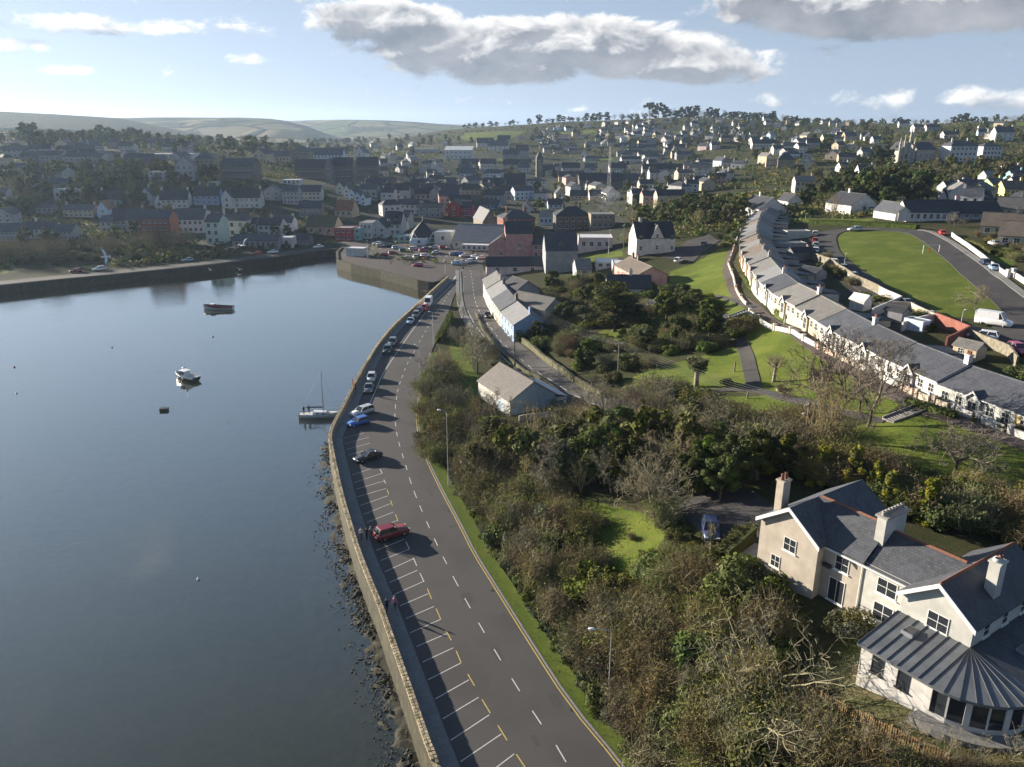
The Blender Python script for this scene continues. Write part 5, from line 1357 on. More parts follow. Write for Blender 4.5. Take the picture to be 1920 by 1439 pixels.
B(3, 620, 920, 95, 60, 30, -10, 9, 'paleblue', GT, '', 3, 1, (), 'grey-roofed house squeezed behind the red brick building', group=gc)
B(3, 560, 692, 128, 82, 16, 4, 11, 'white', DS, 'hip', 4, 3, (), 'white three-storey block with a grid of windows in the town centre', name='town_block', cat='building', sides=1)
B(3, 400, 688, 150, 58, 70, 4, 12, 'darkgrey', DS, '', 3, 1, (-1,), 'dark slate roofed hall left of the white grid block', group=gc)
B(3, 245, 692, 160, 50, 52, -10, 10, 'cream', DS, '', 4, 1, (-1,), 'cream-gabled house with white dormers left of the dark hall', group=gc)
B(3, 1010, 672, 310, 68, 45, 3, 12, 'darkstone', DS, '', 7, 1, (), 'long stone parish church with a cream west gable', name='church', cat='church')
B(3, 862, 675, 45, 80, 40, -24, 10, 'tan', DS, 'G', 1, 1, (), 'cream west gable of the long stone church', name='church', cat='church')
B(3, 1462, 605, 90, 48, 30, -20, 9, 'white', DS, 'G', 1, 1, (), 'bright white gable right of the stone church', group=gc)
for i, (x, y, w_, wm_, yw) in enumerate([(1625, 575, 55, 'palepink', -22), (1665, 590, 60, 'white', -22), (1730, 590, 85, 'offwhite', -22)]):
 B(3, x, y, w_, 72, 30, yw, 10, wm_, SL, '', 2, 3, (-1,), ['pale pink house at the left of the bright tall row', 'white house in the middle of the bright tall row', 'off-white house at the right of the bright tall row'][i], group=gc)
for i, (x, y, w_, h_, wm_, c_, lb) in enumerate([(140, 522, 250, 36, 'offwhite', 8, 'long off-white terrace left of the clock tower'), (415, 525, 200, 36, 'cream', 7, 'long cream terrace left of the clock tower'),
  (798, 556, 130, 42, 'white', 5, 'white terrace with small front gables right of the clock tower'), (930, 558, 72, 42, 'paleblue', 2, 'pale blue house right of the gabled white terrace'),
  (1130, 558, 120, 42, 'white', 5, 'white two-storey terrace behind the lattice mast'), (1470, 562, 330, 40, 'grey', 10, 'long grey stone terrace left of the bright tall row'),
  (60, 585, 115, 34, 'blue', 3, 'blue fronted shed left of the town centre'), (80, 702, 150, 36, 'tan', 4, 'tan low houses behind the shops'), (215, 805, 140, 28, 'blue', 5, 'blue-windowed low block behind the magenta shop'),
  (1220, 640, 130, 45, 'slategrey', 4, 'blue-grey flat block right of the stone church'), (1540, 700, 110, 60, 'slategrey', 3, 'slate-hung grey house near the right trees'), (1420, 740, 90, 45, 'palegreen', 2, 'pale green house among dark roofs'),
  (770, 610, 120, 34, 'cream', 3, 'cream gabled cottage behind the white grid block'), (720, 730, 60, 34, 'cream', 1, 'pale yellow gable in front of the church'), (850, 735, 120, 24, 'tan', 4, 'low tan range in front of the church'),
  (480, 830, 60, 38, 'white', 1, 'white gable behind the red brick building'), (690, 800, 110, 26, 'paleblue', 3, 'pale flat block behind the dark brown block'), (1270, 750, 60, 40, 'pink', 2, 'pink house by the building site'),
  (980, 740, 100, 30, 'palepink', 1, 'house with a wide pinkish roof beside the building site'), (1720, 660, 90, 50, 'slategrey', 2, 'grey gabled house under the bright tall row'), (640, 560, 90, 30, 'offwhite', 3, 'off-white cottage row by the clock tower'),
  (280, 395, 140, 38, 'white', 4, 'white house right of the modern school'), (190, 365, 120, 28, 'white', 4, 'white gabled row under the bright green field'), (320, 345, 90, 26, 'offwhite', 3, 'off-white house at the right of the gabled row under the field'),
  (370, 470, 110, 50, 'slategrey', 2, 'dark gabled warehouse right of the school lawn'), (450, 440, 90, 50, 'slategrey', 2, 'second dark gabled warehouse right of the school lawn')]):
 B(3, x, y, w_, h_, 34, random.uniform(-8, 8), 9, wm_, DS if i % 3 else SL, 'G' if w_ < 70 else '', c_, 1 if h_ < 36 else 2, (-1, 1) if i % 2 else (1,), lb, group=gc)
# stone clock tower with slated spire
x, y, z = G(860 + 572 / 3.7875, 180 + 575 / 3.7875); t = y / ray(0, 180 + 575 / 3.7875)[1] / 3.7875
tw = house('church_tower', 'square stone church tower with a dark pointed roof over the town centre', (x, y, z), .12, 46 * t, 46 * t, 125 * t, 52 * t, 'darkstone', DS, 'pyramid', [('F', 0, 60 * t, 10 * t, 22 * t), ('F', 0, 100 * t, 14 * t, 20 * t), ('L', 0, 100 * t, 14 * t, 20 * t)], (), 'tower', None, 2)
# white house with a central gable, right of the big pink ones
x, y, z = G(1218, 477); t = y / ray(0, 477)[1]
wh = house('white_house', 'big white three-storey house with central gable and dark slate roof', (x + 1.5, y + 6, z), .10, 74 * t, 11, 30 * t, 26 * t, 'white', DS, 'gable', [('F', -5.2, 5.4, .9, 1.5), ('F', 5.6, 5.4, .9, 1.5), ('F', 5.6, 2.0, .9, 1.5), ('F', -5.2, 2.0, .9, 1.5)] + grid('L', 2, 2, 8, 1.8, 3.2), [(-.7, 3)], 'house', None, 1, gables=[(.3, 26 * t, 23 * t)])
for z_ in (2.2, 6.0): o = add_window(wh, 'F', .3, z_, 74 * t, 11.55, .9, 1.5)
# cottages along the upper road
ROW = [(905, 560, 922, 590), (922, 590, 938, 615), (938, 615, 948, 630), (948, 628, 968, 646)]
rowlab = ['cottage with a pale door at the top of the road row', 'white cottage with an iron balcony in the road row', 'cream cottage in the road row left of the blue one', 'blue-fronted cottage at the near end of the road row']
pts_ = resample(smooth([P(x, y, .6)[:2] for x, y in [(906, 553), (916, 580), (931, 607), (946, 627), (964, 646)]], 1), .25)
n4 = len(pts_) // 4
for k in range(4):
 a, b_ = Vector(pts_[k * n4]), Vector(pts_[(k + 1) * n4 - 1]); w_ = (b_ - a).length; tt = (b_ - a) / w_; d_ = 8.5
 nrm = Vector((-tt.y, tt.x)); mid = (a + b_) / 2 + nrm * d_ / 2
 rz_ = math.atan2(tt.y, tt.x)
 house('roadside_cottage', rowlab[k], (mid.x, mid.y, .55), rz_, w_ + .05, d_, 4.9 - .2 * (k % 2), 2.5, ['offwhite', 'white', 'cream', 'blue'][k], ['grey_tile', 'light_slate', 'slate', 'light_slate'][k], 'gable',
   grid('F', 4, 2, w_, 1.3, 2.3, .9, 1.15), [(.98, 2)] if k != 1 else [(-.2, 2)], 'cottage', 'cottages along the upper road', 1, door=(w_ * .05, ['door_red', 'door_dark', 'door_dark', 'door_blue'][k]), cm=['grey', 'darkstone', 'darkstone', 'blue'][k])
for (px_, py_, w_, h_, yw, wm_, lb) in [(975, 575, 9, 5.6, -62, 'slategrey', 'dark slate rear wing behind the white cottage row'), (1005, 600, 13, 4.2, -45, 'grey', 'long grey roofed barn behind the blue cottage')]:
 x, y, z = G(px_, py_); house('rear_wing', lb, (x, y, z), R(yw), w_, 7.5, h_, 2.4, wm_, 'grey_tile' if w_ > 10 else 'dark_slate', 'gable', (), (), 'house', None, 2)
# building with the blue gable between the two roads
gb = Vector((-.3, 131.5)); uy = Vector((-.456, .89)); ux = Vector((.89, .456)); ctr = gb + ux * 4.65 + uy * 6.8
mk = house('blue_gabled_hall', 'hall with a blue gable and grey-brown roof between the two roads', (ctr.x, ctr.y, .25), math.atan2(uy.y, uy.x), 13.6, 9.3, 3.25, 2.9, 'gableblue', 'hall_roof', 'gable', [('B', -3.0, 1.9, 1.3, 1.2), ('B', -1.0, 1.9, 1.3, 1.2), ('B', 3.6, 1.9, 1.2, 1.2)], (), 'hall', None, 1)
q = MB(); q.box(-6.8, 6.8, 4.66, 4.70, -.5, 3.2); q.build('side_wall', M['offwhite'], mk)['label'] = 'pale painted long side with windows'
q = MB(); q.box(-4.4, -1.6, 4.71, 4.73, .5, 2.4, 0); q.build('mural', M['paleblue'], mk)
q = MB(); q.hexa([(-6.6, -7.6, 2.2), (5, -7.6, 2.2), (5, -4.6, 3.15), (-6.6, -4.6, 3.15)][::1], [(-6.6, -7.6, 2.3), (5, -7.6, 2.3), (5, -4.6, 3.25), (-6.6, -4.6, 3.25)]); q.build('lean_to_roof', M['white_roof'], mk)
q = MB(); q.box(-6.4, 4.8, -7.4, -4.67, -1, 2.25, 0); q.build('lean_to', M['white'], mk)
for k in range(3): f, g_, both = win_mesh(.8, 1.1, 2, 2); inst('window', both, mk, (-6.42, -5.2 - k * .9, 1.2), -PI / 2)
thick_wall('garden_wall', [P(x, y, .8)[:2] for x, y in [(973, 793), (1010, 790), (1053, 785), (1060, 768)]], .25, -1, 1.2, M['white_wall'], 1.5, 'white low wall in front of the blue gable', 'wall', follow=True)
# walls of the upper road
thick_wall('road_wall', GP2([(1052, 742), (1010, 712), (985, 700), (935, 660), (905, 620), (893, 590)]), .45, -1, .8, M['bank_stone'], 2, 'low stone wall along the left side of the upper road', 'wall', follow=True)
thick_wall('road_wall', GP2([(978, 642), (1025, 680), (1074, 716), (1130, 747)]), .6, -1, 1.3, M['bank_stone'], 2, 'overgrown stone retaining wall on the right of the upper road', 'wall', follow=True, jag=.4)
thick_wall('quay_fence_wall', [P(x, y, .2)[:2] for x, y in [(365, 478), (400, 477), (440, 470), (456, 464)]], .3, 0, 1.8, M['white_wall'], 3, 'white wall along the far quay behind the gulls', 'wall')
# ---- right: church with pinnacles, big white houses, bungalows
B(4, 1330, 398, 150, 70, 40, 24, 16, 'palestone', DS, '', 3, 1, (), 'nave of the pale stone church on the right skyline', name='church', cat='church')
x, y, z = G(1320 + 1192 / 3.2, 180 + 405 / 3.2); t = y / ray(0, 180 + 405 / 3.2)[1] / 3.2
ch = house('church', 'pale stone church front with a tall spire and corner pinnacles', (x, y + 6, z), .15 + PI / 2, 14, 84 * t, 75 * t, 46 * t, 'palestone', DS, 'gable', [('L', 0, 40 * t, 14 * t, 34 * t), ('L', -24 * t, 34 * t, 9 * t, 26 * t), ('L', 24 * t, 34 * t, 9 * t, 26 * t), ('L', 0, 10 * t, 14 * t, 18 * t)], (), 'church', None, 2)
for (dx, hh, rr_) in ((-46, 150, 7), (-18, 165, 5.5), (16, 205, 8), (46, 145, 7)):
 q = MB(); q.lathe([(rr_ * t, -2), (rr_ * t * .95, hh * t * .72), (rr_ * t * 1.25, hh * t * .73), (rr_ * t * .9, hh * t * .76), (.12, hh * t)], 8, 0, (-7.2, -dx * t, 0), False); q.build('pinnacle', M['palestone'], ch)
B(4, 1550, 397, 172, 88, 32, 6, 14, 'white', SL, 'hip', 6, 3, (-.6, .6), 'large white hip-roofed convent house right of the church', name='convent', cat='building', lod=2)
B(4, 1722, 382, 120, 72, 20, 4, 12, 'white', SL, 'hip', 5, 3, (), 'second white hip-roofed convent block with a balcony on the right', name='convent', cat='building', lod=2)
B(4, 1655, 375, 50, 60, 0, 4, 9, 'slategrey', 'flat_roof', 'flat', 2, 2, (), 'grey link between the two white convent blocks', name='convent', cat='building')
B(4, 410, 435, 76, 58, 10, -14, 10, 'tan', 'flat_roof', 'flat', 4, 2, (), 'square tan house with rows of windows in the middle distance', group=gr)
B(4, 490, 432, 95, 46, 40, -10, 11, 'stone', DS, 'hip', 2, 1, (), 'brown hip-roofed building right of the square tan house', group=gr)
B(4, 410, 716, 175, 36, 62, 10, 17, 'white', DS, 'G', 1, 1, (.4,), 'white gabled bungalow at the top of the terrace path', name='bungalow', cat='bungalow', group=gr)
B(4, 545, 668, 90, 34, 40, 10, 9, 'white', DS, 'G', 1, 1, (), 'second white gable behind the bungalow at the path top', name='bungalow', cat='bungalow', group=gr)
B(4, 960, 702, 185, 44, 62, 16, 15, 'white', DS, 'G', 1, 1, (.3,), 'white gabled house with dark roof above the green', name='bungalow', cat='bungalow', group=gr)
B(4, 1340, 752, 250, 52, 60, -3, 10, 'white', DS, '', 6, 1, (), 'long white house with two dormer peaks above the green', name='bungalow', cat='bungalow', group=gr, gables=[(-8, 4.2, 1.6)])
B(4, 1195, 745, 110, 40, 55, 12, 12, 'white', SL, 'G', 0, 0, (), 'slate roofed garage end left of the long white house', name='garage', cat='garage', group=gr)
B(4, 1480, 745, 130, 52, 56, -3, 10, 'palepink', DS, '', 3, 1, (1,), 'pale pink house joined to the long white one above the green', name='bungalow', cat='bungalow', group=gr)
B(4, 1660, 742, 240, 36, 55, -6, 12, 'slategrey', DS, '', 4, 1, (-.9,), 'low dark roofed house with a tall white chimney', name='bungalow', cat='bungalow', group=gr, cm='white')
B(4, 1600, 648, 270, 22, 55, -2, 10, 'white', DS, '', 5, 1, (), 'dark roofed row with small dormers in the right middle distance', group=gr, dormers=5)
for (xc, yb, w_, h_, hr_, yw, dp, rm_, lb) in [(1790, 838, 205, 50, 70, -32, 11, BT, 'first of three brown roofed bungalows at the right of the green'), (1905, 905, 215, 58, 75, -34, 11, BT, 'second of three brown roofed bungalows at the right of the green'),
           (1850, 725, 150, 44, 60, -30, 10, GT, 'grey roofed house behind the brown roofed bungalows')]:
 B(4, xc, yb, w_, h_, hr_, yw, dp, 'cream', rm_, '', 4, 1, (.5,), lb, name='bungalow', cat='bungalow', group=gr)
for (xc, yb, w_, h_, hr_, wm_, rm_, c_, r_, lb) in [(1630, 588, 170, 44, 34, 'white', SL, 5, 1, 'white terrace left of the green house'), (1765, 594, 88, 56, 34, 'green', SL, 2, 2, 'bright green house in the right middle distance'),
  (1862, 602, 120, 40, 44, 'yellow', BT, 4, 1, 'yellow house right of the bright green one'), (1520, 588, 130, 34, 36, 'offwhite', DS, 4, 1, 'off-white low house left of the white terrace'),
  (1550, 535, 120, 22, 30, 'red', BT, 3, 1, 'red fronted house behind the white terrace'), (1760, 515, 130, 30, 28, 'white', 'light_slate', 4, 1, 'white flat-fronted house behind the green one'),
  (1890, 528, 80, 40, 34, 'teal', SL, 2, 1, 'teal house at the right edge'), (1850, 470, 100, 22, 24, 'white', SL, 3, 1, 'white gable near the right edge'), (600, 580, 108, 62, 18, 'cream', GT, 4, 2, 'cream square house below the dark evergreens'),
  (975, 478, 90, 26, 34, 'white', SL, 1, 1, 'white barge-boarded gable among the dark evergreens'), (850, 455, 60, 22, 30, 'white', SL, 1, 1, 'small white gable left among the dark evergreens'),
  (1800, 272, 110, 50, 30, 'white', SL, 3, 2, 'white house with verandah near the right skyline'), (1480, 255, 80, 22, 18, 'white', SL, 3, 1, 'white bungalow above the church field'), (1290, 215, 62, 26, 14, 'white', SL, 2, 1, 'white two-storey house on the right skyline'),
  (1375, 212, 80, 22, 16, 'grey', SL, 3, 1, 'grey house right of the white skyline house'), (360, 318, 140, 30, 22, 'white', SL, 7, 1, 'long white terrace at the foot of the right hill'), (880, 268, 72, 26, 22, 'cream', SL, 2, 2, 'cream tall house on the right hill'),
  (745, 275, 60, 22, 20, 'cream', SL, 2, 1, 'cream cottage on the right hill'), (1040, 285, 50, 22, 18, 'white', SL, 2, 1, 'white cottage left of the church')]:
 B(4, xc, yb, w_, h_, hr_, random.uniform(-8, 10), 9, wm_, rm_, '', c_, r_, (1,), lb, group=gr)
# estate walls on the right of the green
EW = GP2([(1783, 442), (1832, 478), (1866, 506), (1889, 520)])
thick_wall('estate_wall', EW, .3, -.5, 1.15, M['white_wall'], 2, 'long white garden wall on the right of the estate road', 'wall', follow=True)
thick_wall('estate_wall', GP2([(1900, 520), (1940, 548), (1985, 580)]), .3, -.5, 1.15, M['white_wall'], 2, 'white garden wall at the right edge of the picture', 'wall', follow=True)
for i, (px_, py_) in enumerate([(1889, 521), (1899, 519)]):
 x, y, z = G(px_, py_); q = MB(); q.box(-.35, .35, -.35, .35, -.5, 1.7); q.box(-.45, .45, -.45, .45, 1.7, 1.85); tag(q.build('gate_pier', M['white_wall'], None, (x, y, z)), ['left', 'right'][i] + ' white gate pier in the estate wall', 'gate pier', 'white gate piers')
# ------------------------------------------------------------------ the many small houses on the hills, each an object of its own
rr = random.Random(21)
PLACED = []
def scatter_houses(poly_px, n, wms, area, size=(7, 13), lo=3.2, hi=5.6, yaw=28, rows=1, rms=('dark_slate', 'slate', 'grey_tile', 'slate'), mind=.8, windows=True, name='house'):
 xs = [p[0] for p in poly_px]; ys = [p[1] for p in poly_px]; k = 0; tries = 0
 while k < n and tries < n * 40:
  tries += 1
  px, py = rr.uniform(min(xs), max(xs)), rr.uniform(min(ys), max(ys))
  if not inside(np.array([[px, py]]), poly_px)[0]: continue
  x, y, z = G(px, py); m_ = y / 1461.0
  if any((x - a) ** 2 + (y - b_) ** 2 < (9 * mind + y * .004) ** 2 for a, b_ in PLACED): continue
  PLACED.append((x, y)); k += 1
  w_, d_, h_ = rr.uniform(*size), rr.uniform(6.5, 9), rr.uniform(lo, hi); rise = rr.uniform(1.9, 3.2)
  wm_ = rr.choice(wms); rm_ = rr.choice(rms); yw = rr.gauss(0, yaw) + (90 if rr.random() < .28 else 0)
  kind = 'hip' if rr.random() < .12 else 'gable'
  nch = rr.choice([0, 1, 1, 2])
  two = h_ > 4.5
  wins = [] if not windows else grid('F', max(2, int(w_ / 3)), 2 if two else 1, w_ * .9, 1.4, 2.6, 1.1, 1.2) + (grid('L', 1, 1, 3, 1.6, 0, 1.0, 1.2) + grid('R', 1, 1, 3, 1.6, 0, 1.0, 1.2))
  cn = {'offwhite': 'off-white', 'palepink': 'pale pink', 'paleblue': 'pale blue', 'slategrey': 'blue-grey', 'darkgrey': 'dark grey'}.get(wm_, wm_)
  rn = {'dark_slate': 'dark', 'slate': 'slate', 'grey_tile': 'grey', 'brown_tile': 'brown', 'light_slate': 'pale'}[rm_] + ('-hipped' if kind == 'hip' else '-roofed')
  lab = '%s %s %s %s' % (cn, rn, name, where(x, y, z))
  house(name, lab, (x, y, z - .2), R(yw), w_, d_, h_, rise, wm_, rm_, kind, wins, [(-.95, 2), (.95, 2)][:nch], name.replace('_', ' '), name.replace('_', ' ') + 's ' + area, 2, base=-2.5)
WH = ['white', 'white', 'white', 'offwhite', 'cream', 'palepink', 'grey', 'paleblue', 'cream']
scatter_houses([(950, 262), (985, 247), (1100, 236), (1250, 226), (1330, 226), (1330, 262), (1200, 270), (1050, 268)], 62, WH, 'on the hilltop estate below the skyline trees', name='bungalow')
scatter_houses([(1330, 226), (1480, 222), (1640, 234), (1660, 270), (1500, 276), (1330, 265)], 44, WH, 'on the right hill left of the church', name='bungalow')
scatter_houses([(1330, 268), (1660, 280), (1640, 300), (1480, 330), (1380, 330), (1300, 290)], 22, WH, 'in the trees below the right hill')
scatter_houses([(1660, 238), (1740, 236), (1905, 238), (1905, 262), (1830, 265), (1800, 262)], 10, WH, 'near the right skyline')
scatter_houses([(1780, 380), (1925, 350), (1925, 400), (1800, 400)], 6, WH, 'behind the bungalows at the right')
scatter_houses([(1010, 268), (1290, 268), (1300, 300), (1180, 306), (1030, 300)], 34, ['white', 'offwhite', 'grey', 'slategrey', 'tan', 'cream'], 'in rows at the foot of the hill', (9, 22), yaw=8, name='terraced_house')
scatter_houses([(830, 330), (1000, 302), (1320, 310), (1370, 345), (1250, 395), (1040, 375), (900, 400), (780, 380)], 52, ['white', 'offwhite', 'grey', 'slategrey', 'tan', 'cream', 'paleblue', 'pink'], 'among the dark roofs of the town centre', (8, 15), 4.5, 7, 14, rms=('dark_slate', 'dark_slate', 'slate', 'slate'), name='town_house')
scatter_houses([(740, 335), (880, 330), (890, 410), (800, 425), (700, 400), (690, 365)], 20, ['white', 'offwhite', 'grey', 'tan', 'cream', 'slategrey'], 'between the mills and the car park', (8, 14), 4.5, 6.5, 14, rms=('dark_slate', 'dark_slate', 'slate'))
scatter_houses([(700, 295), (840, 300), (830, 330), (720, 335)], 14, ['white', 'offwhite', 'grey', 'cream'], 'in the trees right of the mills', (7, 12))
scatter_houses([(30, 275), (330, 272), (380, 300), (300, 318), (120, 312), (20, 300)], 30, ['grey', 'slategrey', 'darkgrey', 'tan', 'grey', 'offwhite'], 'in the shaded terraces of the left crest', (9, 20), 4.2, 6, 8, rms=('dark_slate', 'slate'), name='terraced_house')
scatter_houses([(0, 310), (250, 320), (280, 350), (120, 362), (0, 355)], 9, ['grey', 'tan', 'offwhite'], 'in the woods of the left slope', (7, 12))
scatter_houses([(560, 268), (760, 262), (800, 280), (700, 292), (560, 285)], 9, ['white', 'grey', 'offwhite'], 'near the distant inlet', (7, 14))
# ------------------------------------------------------------------ vegetation: meshes of each kind, shared by their copies
def leafm(name, c, c2, trans=.22, vary=.55): mat(name, c, c2, .9, .8, 0, None, 'obj', .15, vary=vary, trans=trans, detail=3)
leafm('leaf_dark', (.066, .080, .022), (.046, .060, .018)); leafm('leaf_mid', (.095, .112, .024), (.068, .086, .019)); leafm('leaf_light', (.135, .150, .034), (.100, .120, .028))
leafm('leaf_olive', (.135, .138, .046), (.100, .104, .036)); leafm('leaf_gold', (.25, .235, .03), (.15, .165, .022), .3, .2); leafm('leaf_grey', (.105, .115, .075), (.075, .085, .055))
leafm('leaf_blue', (.050, .066, .030), (.036, .052, .022)); leafm('leaf_rust', (.165, .130, .046), (.13, .104, .038))
mat('twig_brown', (.225, .188, .105), (.158, .132, .076), 2.5, .9, 0, None, 'obj', .1, vary=.5); mat('twig_grey', (.22, .19, .14), (.155, .13, .10), 2.5, .9, 0, None, 'obj', .1, vary=.4)
mat('twig_pale', (.255, .228, .145), (.175, .155, .10), 2.5, .9, 0, None, 'obj', .1, vary=.3); mat('twig_red', (.20, .15, .085), (.145, .108, .062), 2.5, .9, 0, None, 'obj', .1, vary=.4)
mat('bark', (.12, .10, .078), (.075, .064, .052), 5, .95, .01, 12, 'obj', .1); mat('bark_pale', (.30, .265, .20), (.20, .175, .135), 4, .95, .01, 12, 'obj', .1)
rv = np.random.default_rng(5)
class LM:
 """leaf and twig geometry gathered as arrays"""
 def __init__(s): s.q, s.qm, s.t, s.tm = [], [], [], []
 def leaves(s, c, nrm, size, m, aspect=1.6):
  n = len(c); nrm = nrm + rv.normal(0, .55, (n, 3)); nrm /= np.linalg.norm(nrm, axis=1)[:, None]
  a = np.cross(nrm, rv.normal(0, 1, (n, 3))); a /= np.linalg.norm(a, axis=1)[:, None] + 1e-9; b = np.cross(nrm, a)
  sz = size * rv.uniform(.6, 1.4, n)[:, None]; a = a * sz * aspect / 2; b = b * sz / 2
  q = np.stack([c - a, c + b * .9 - a * .1, c + a, c - b * .9 - a * .1], 1); s.q.append(q); s.qm.append(np.full(n, m) if np.isscalar(m) else m)
 def blob(s, c, r, n, size, m, fill=.35, aspect=1.6, up=.15):
  d = rv.normal(0, 1, (n, 3)); d /= np.linalg.norm(d, axis=1)[:, None]
  rad = 1 - fill * rv.random(n) ** 1.5; r = np.array(r if np.ndim(r) else (r, r, r))
  s.leaves(np.array(c) + d * r * rad[:, None], d + np.array([0, 0, up]), size, m, aspect)
 def seg(s, p0, p1, r0, r1, m):
  """3-sided tapering pieces, arrays of points"""
  p0, p1 = np.atleast_2d(p0), np.atleast_2d(p1); d = p1 - p0; L = np.linalg.norm(d, axis=1)[:, None] + 1e-9; d = d / L
  h = np.where(np.abs(d[:, 2:3]) < .9, [[0, 0, 1.]], [[1., 0, 0]]); a = np.cross(d, h); a /= np.linalg.norm(a, axis=1)[:, None]; b = np.cross(d, a)
  r0 = np.broadcast_to(r0, (len(p0),))[:, None]; r1 = np.broadcast_to(r1, (len(p0),))[:, None]
  ring = [(a * math.cos(t) + b * math.sin(t)) for t in (0, 2.094, 4.189)]
  for k in range(3):
   u, v = ring[k], ring[(k + 1) % 3]; s.t.append(np.stack([p0 + u * r0, p0 + v * r0, p1 + v * r1, p1 + u * r1], 1)); s.tm.append(np.full(len(p0), m))
 def mesh(s, name, mats, which='all'):
  qs = np.concatenate((s.q if which != 'wood' else []) + (s.t if which != 'leaf' else [])); ms = np.concatenate((s.qm if which != 'wood' else []) + (s.tm if which != 'leaf' else []))
  me = bpy.data.meshes.new(name); n = len(qs)
  me.vertices.add(n * 4); me.vertices.foreach_set('co', qs.astype(np.float32).ravel())
  me.loops.add(n * 4); me.loops.foreach_set('vertex_index', np.arange(n * 4, dtype=np.int32))
  me.polygons.add(n); me.polygons.foreach_set('loop_start', np.arange(0, n * 4, 4, dtype=np.int32)); me.polygons.foreach_set('material_index', ms.astype(np.int32))
  for m in mats: me.materials.append(M[m])
  me.update(); return me
def green_shrub(name, mats, n=4000, size=.062, blobs=18, squash=.8, spread=.62):
 g = LM()
 for k in range(blobs):
  a = rv.uniform(0, 2 * PI); r_ = spread * math.sqrt(rv.random()); z = rv.uniform(.15, .85) * (1 - .45 * r_)
  rad = rv.uniform(.2, .36); g.blob((r_ * math.cos(a), r_ * math.sin(a), z * squash), (rad, rad, rad * .85), n // blobs, size, rv.choice(len(mats) - 1, p=[.5, .35, .15][:len(mats) - 1] if len(mats) == 4 else None))
 st = rv.normal(0, .25, (14, 3)); st[:, 2] = .7 * squash; g.seg(np.zeros((14, 3)) - [0, 0, .3], st, .02, .006, len(mats) - 1)
 return g.mesh(name, mats)
def arcs(g, n, spread, height, r0, m, segs=4, droop=.35, base=.12, side=3, sm=None):
 a = rv.uniform(0, 2 * PI, n); out = spread * np.sqrt(rv.random(n)); hgt = height * rv.uniform(.55, 1.0, n) * (1 - .3 * out / max(spread, .01))
 b0 = rv.normal(0, base, (n, 3)); b0[:, 2] = -.15; prev = b0
 pts = []
 for k in range(1, segs + 1):
  t = k / segs; rr_ = out * t ** 1.3; p = np.stack([b0[:, 0] + np.cos(a) * rr_, b0[:, 1] + np.sin(a) * rr_, hgt * (t - droop * .35 * t ** 3)], 1) + rv.normal(0, .035, (n, 3))
  g.seg(prev, p, r0 * (1 - .8 * (k - 1) / segs), r0 * (1 - .8 * t), m); pts.append(p); prev = p
 ends = []
 for p in pts[1:]:
  for _ in range(side):
   d = rv.normal(0, .17, (n, 3)) + [0, 0, .14]; e = p + d; g.seg(p, e, r0 * .45, r0 * .18, m if sm is None else sm); ends.append(e)
   d2 = rv.normal(0, .10, (n, 3)) + [0, 0, .05]; g.seg(p + d * .5, p + d * .5 + d2, r0 * .32, r0 * .15, m if sm is None else sm)
 return np.concatenate(ends)
def scrub(name, tw, leaf, nleaf, n=70, spread=.75, height=1.0, r0=.012, size=.040):
 g = LM(); ends = arcs(g, n, spread, height, r0, 0)
 if nleaf:
  c = ends[rv.integers(0, len(ends), nleaf)] + rv.normal(0, .05, (nleaf, 3)); g.leaves(c, rv.normal(0, 1, (nleaf, 3)) + [0, 0, .5], size, np.where(rv.random(nleaf) < .7, 1, 2))
 return g.mesh(name, [tw] + leaf)
def grow(g, p, d, L, r, lvl, maxl, m, tips, k_up=.25, spread=.62, lean=None, kids=(2, 4), shrink=.70):
 p = np.array(p, float); d = np.array(d, float); segs = 3 if lvl < 3 else 2
 for i in range(segs):
  d = d + rv.normal(0, .13, 3) + [0, 0, k_up * .15]; d /= np.linalg.norm(d); e = p + d * L / segs
  rr0 = r * (1 - .35 * i / segs); g.seg(p[None], e[None], rr0, r * (1 - .35 * (i + 1) / segs), m); p = e
  if lvl >= 1 and lvl < maxl and i < segs - 1 and rv.random() < .75:
   s_ = rv.normal(0, 1, 3); s_ -= d * (s_ @ d); s_ /= np.linalg.norm(s_); grow(g, p, d * .55 + s_ * .8 + [0, 0, k_up * .5], L * shrink * .75, r * .42, lvl + 1, maxl, m, tips, k_up, spread, lean, kids, shrink)
 if lvl >= maxl: tips.append(p); return
 for j in range(rv.integers(kids[0], kids[1])):
  s_ = rv.normal(0, 1, 3); s_ -= d * (s_ @ d); s_ /= np.linalg.norm(s_) + 1e-9
  grow(g, p, d + s_ * spread * rv.uniform(.6, 1.2) + [0, 0, k_up * .3], L * shrink * rv.uniform(.8, 1.15), r * .60, lvl + 1, maxl, m, tips, k_up, spread, lean, kids, shrink)
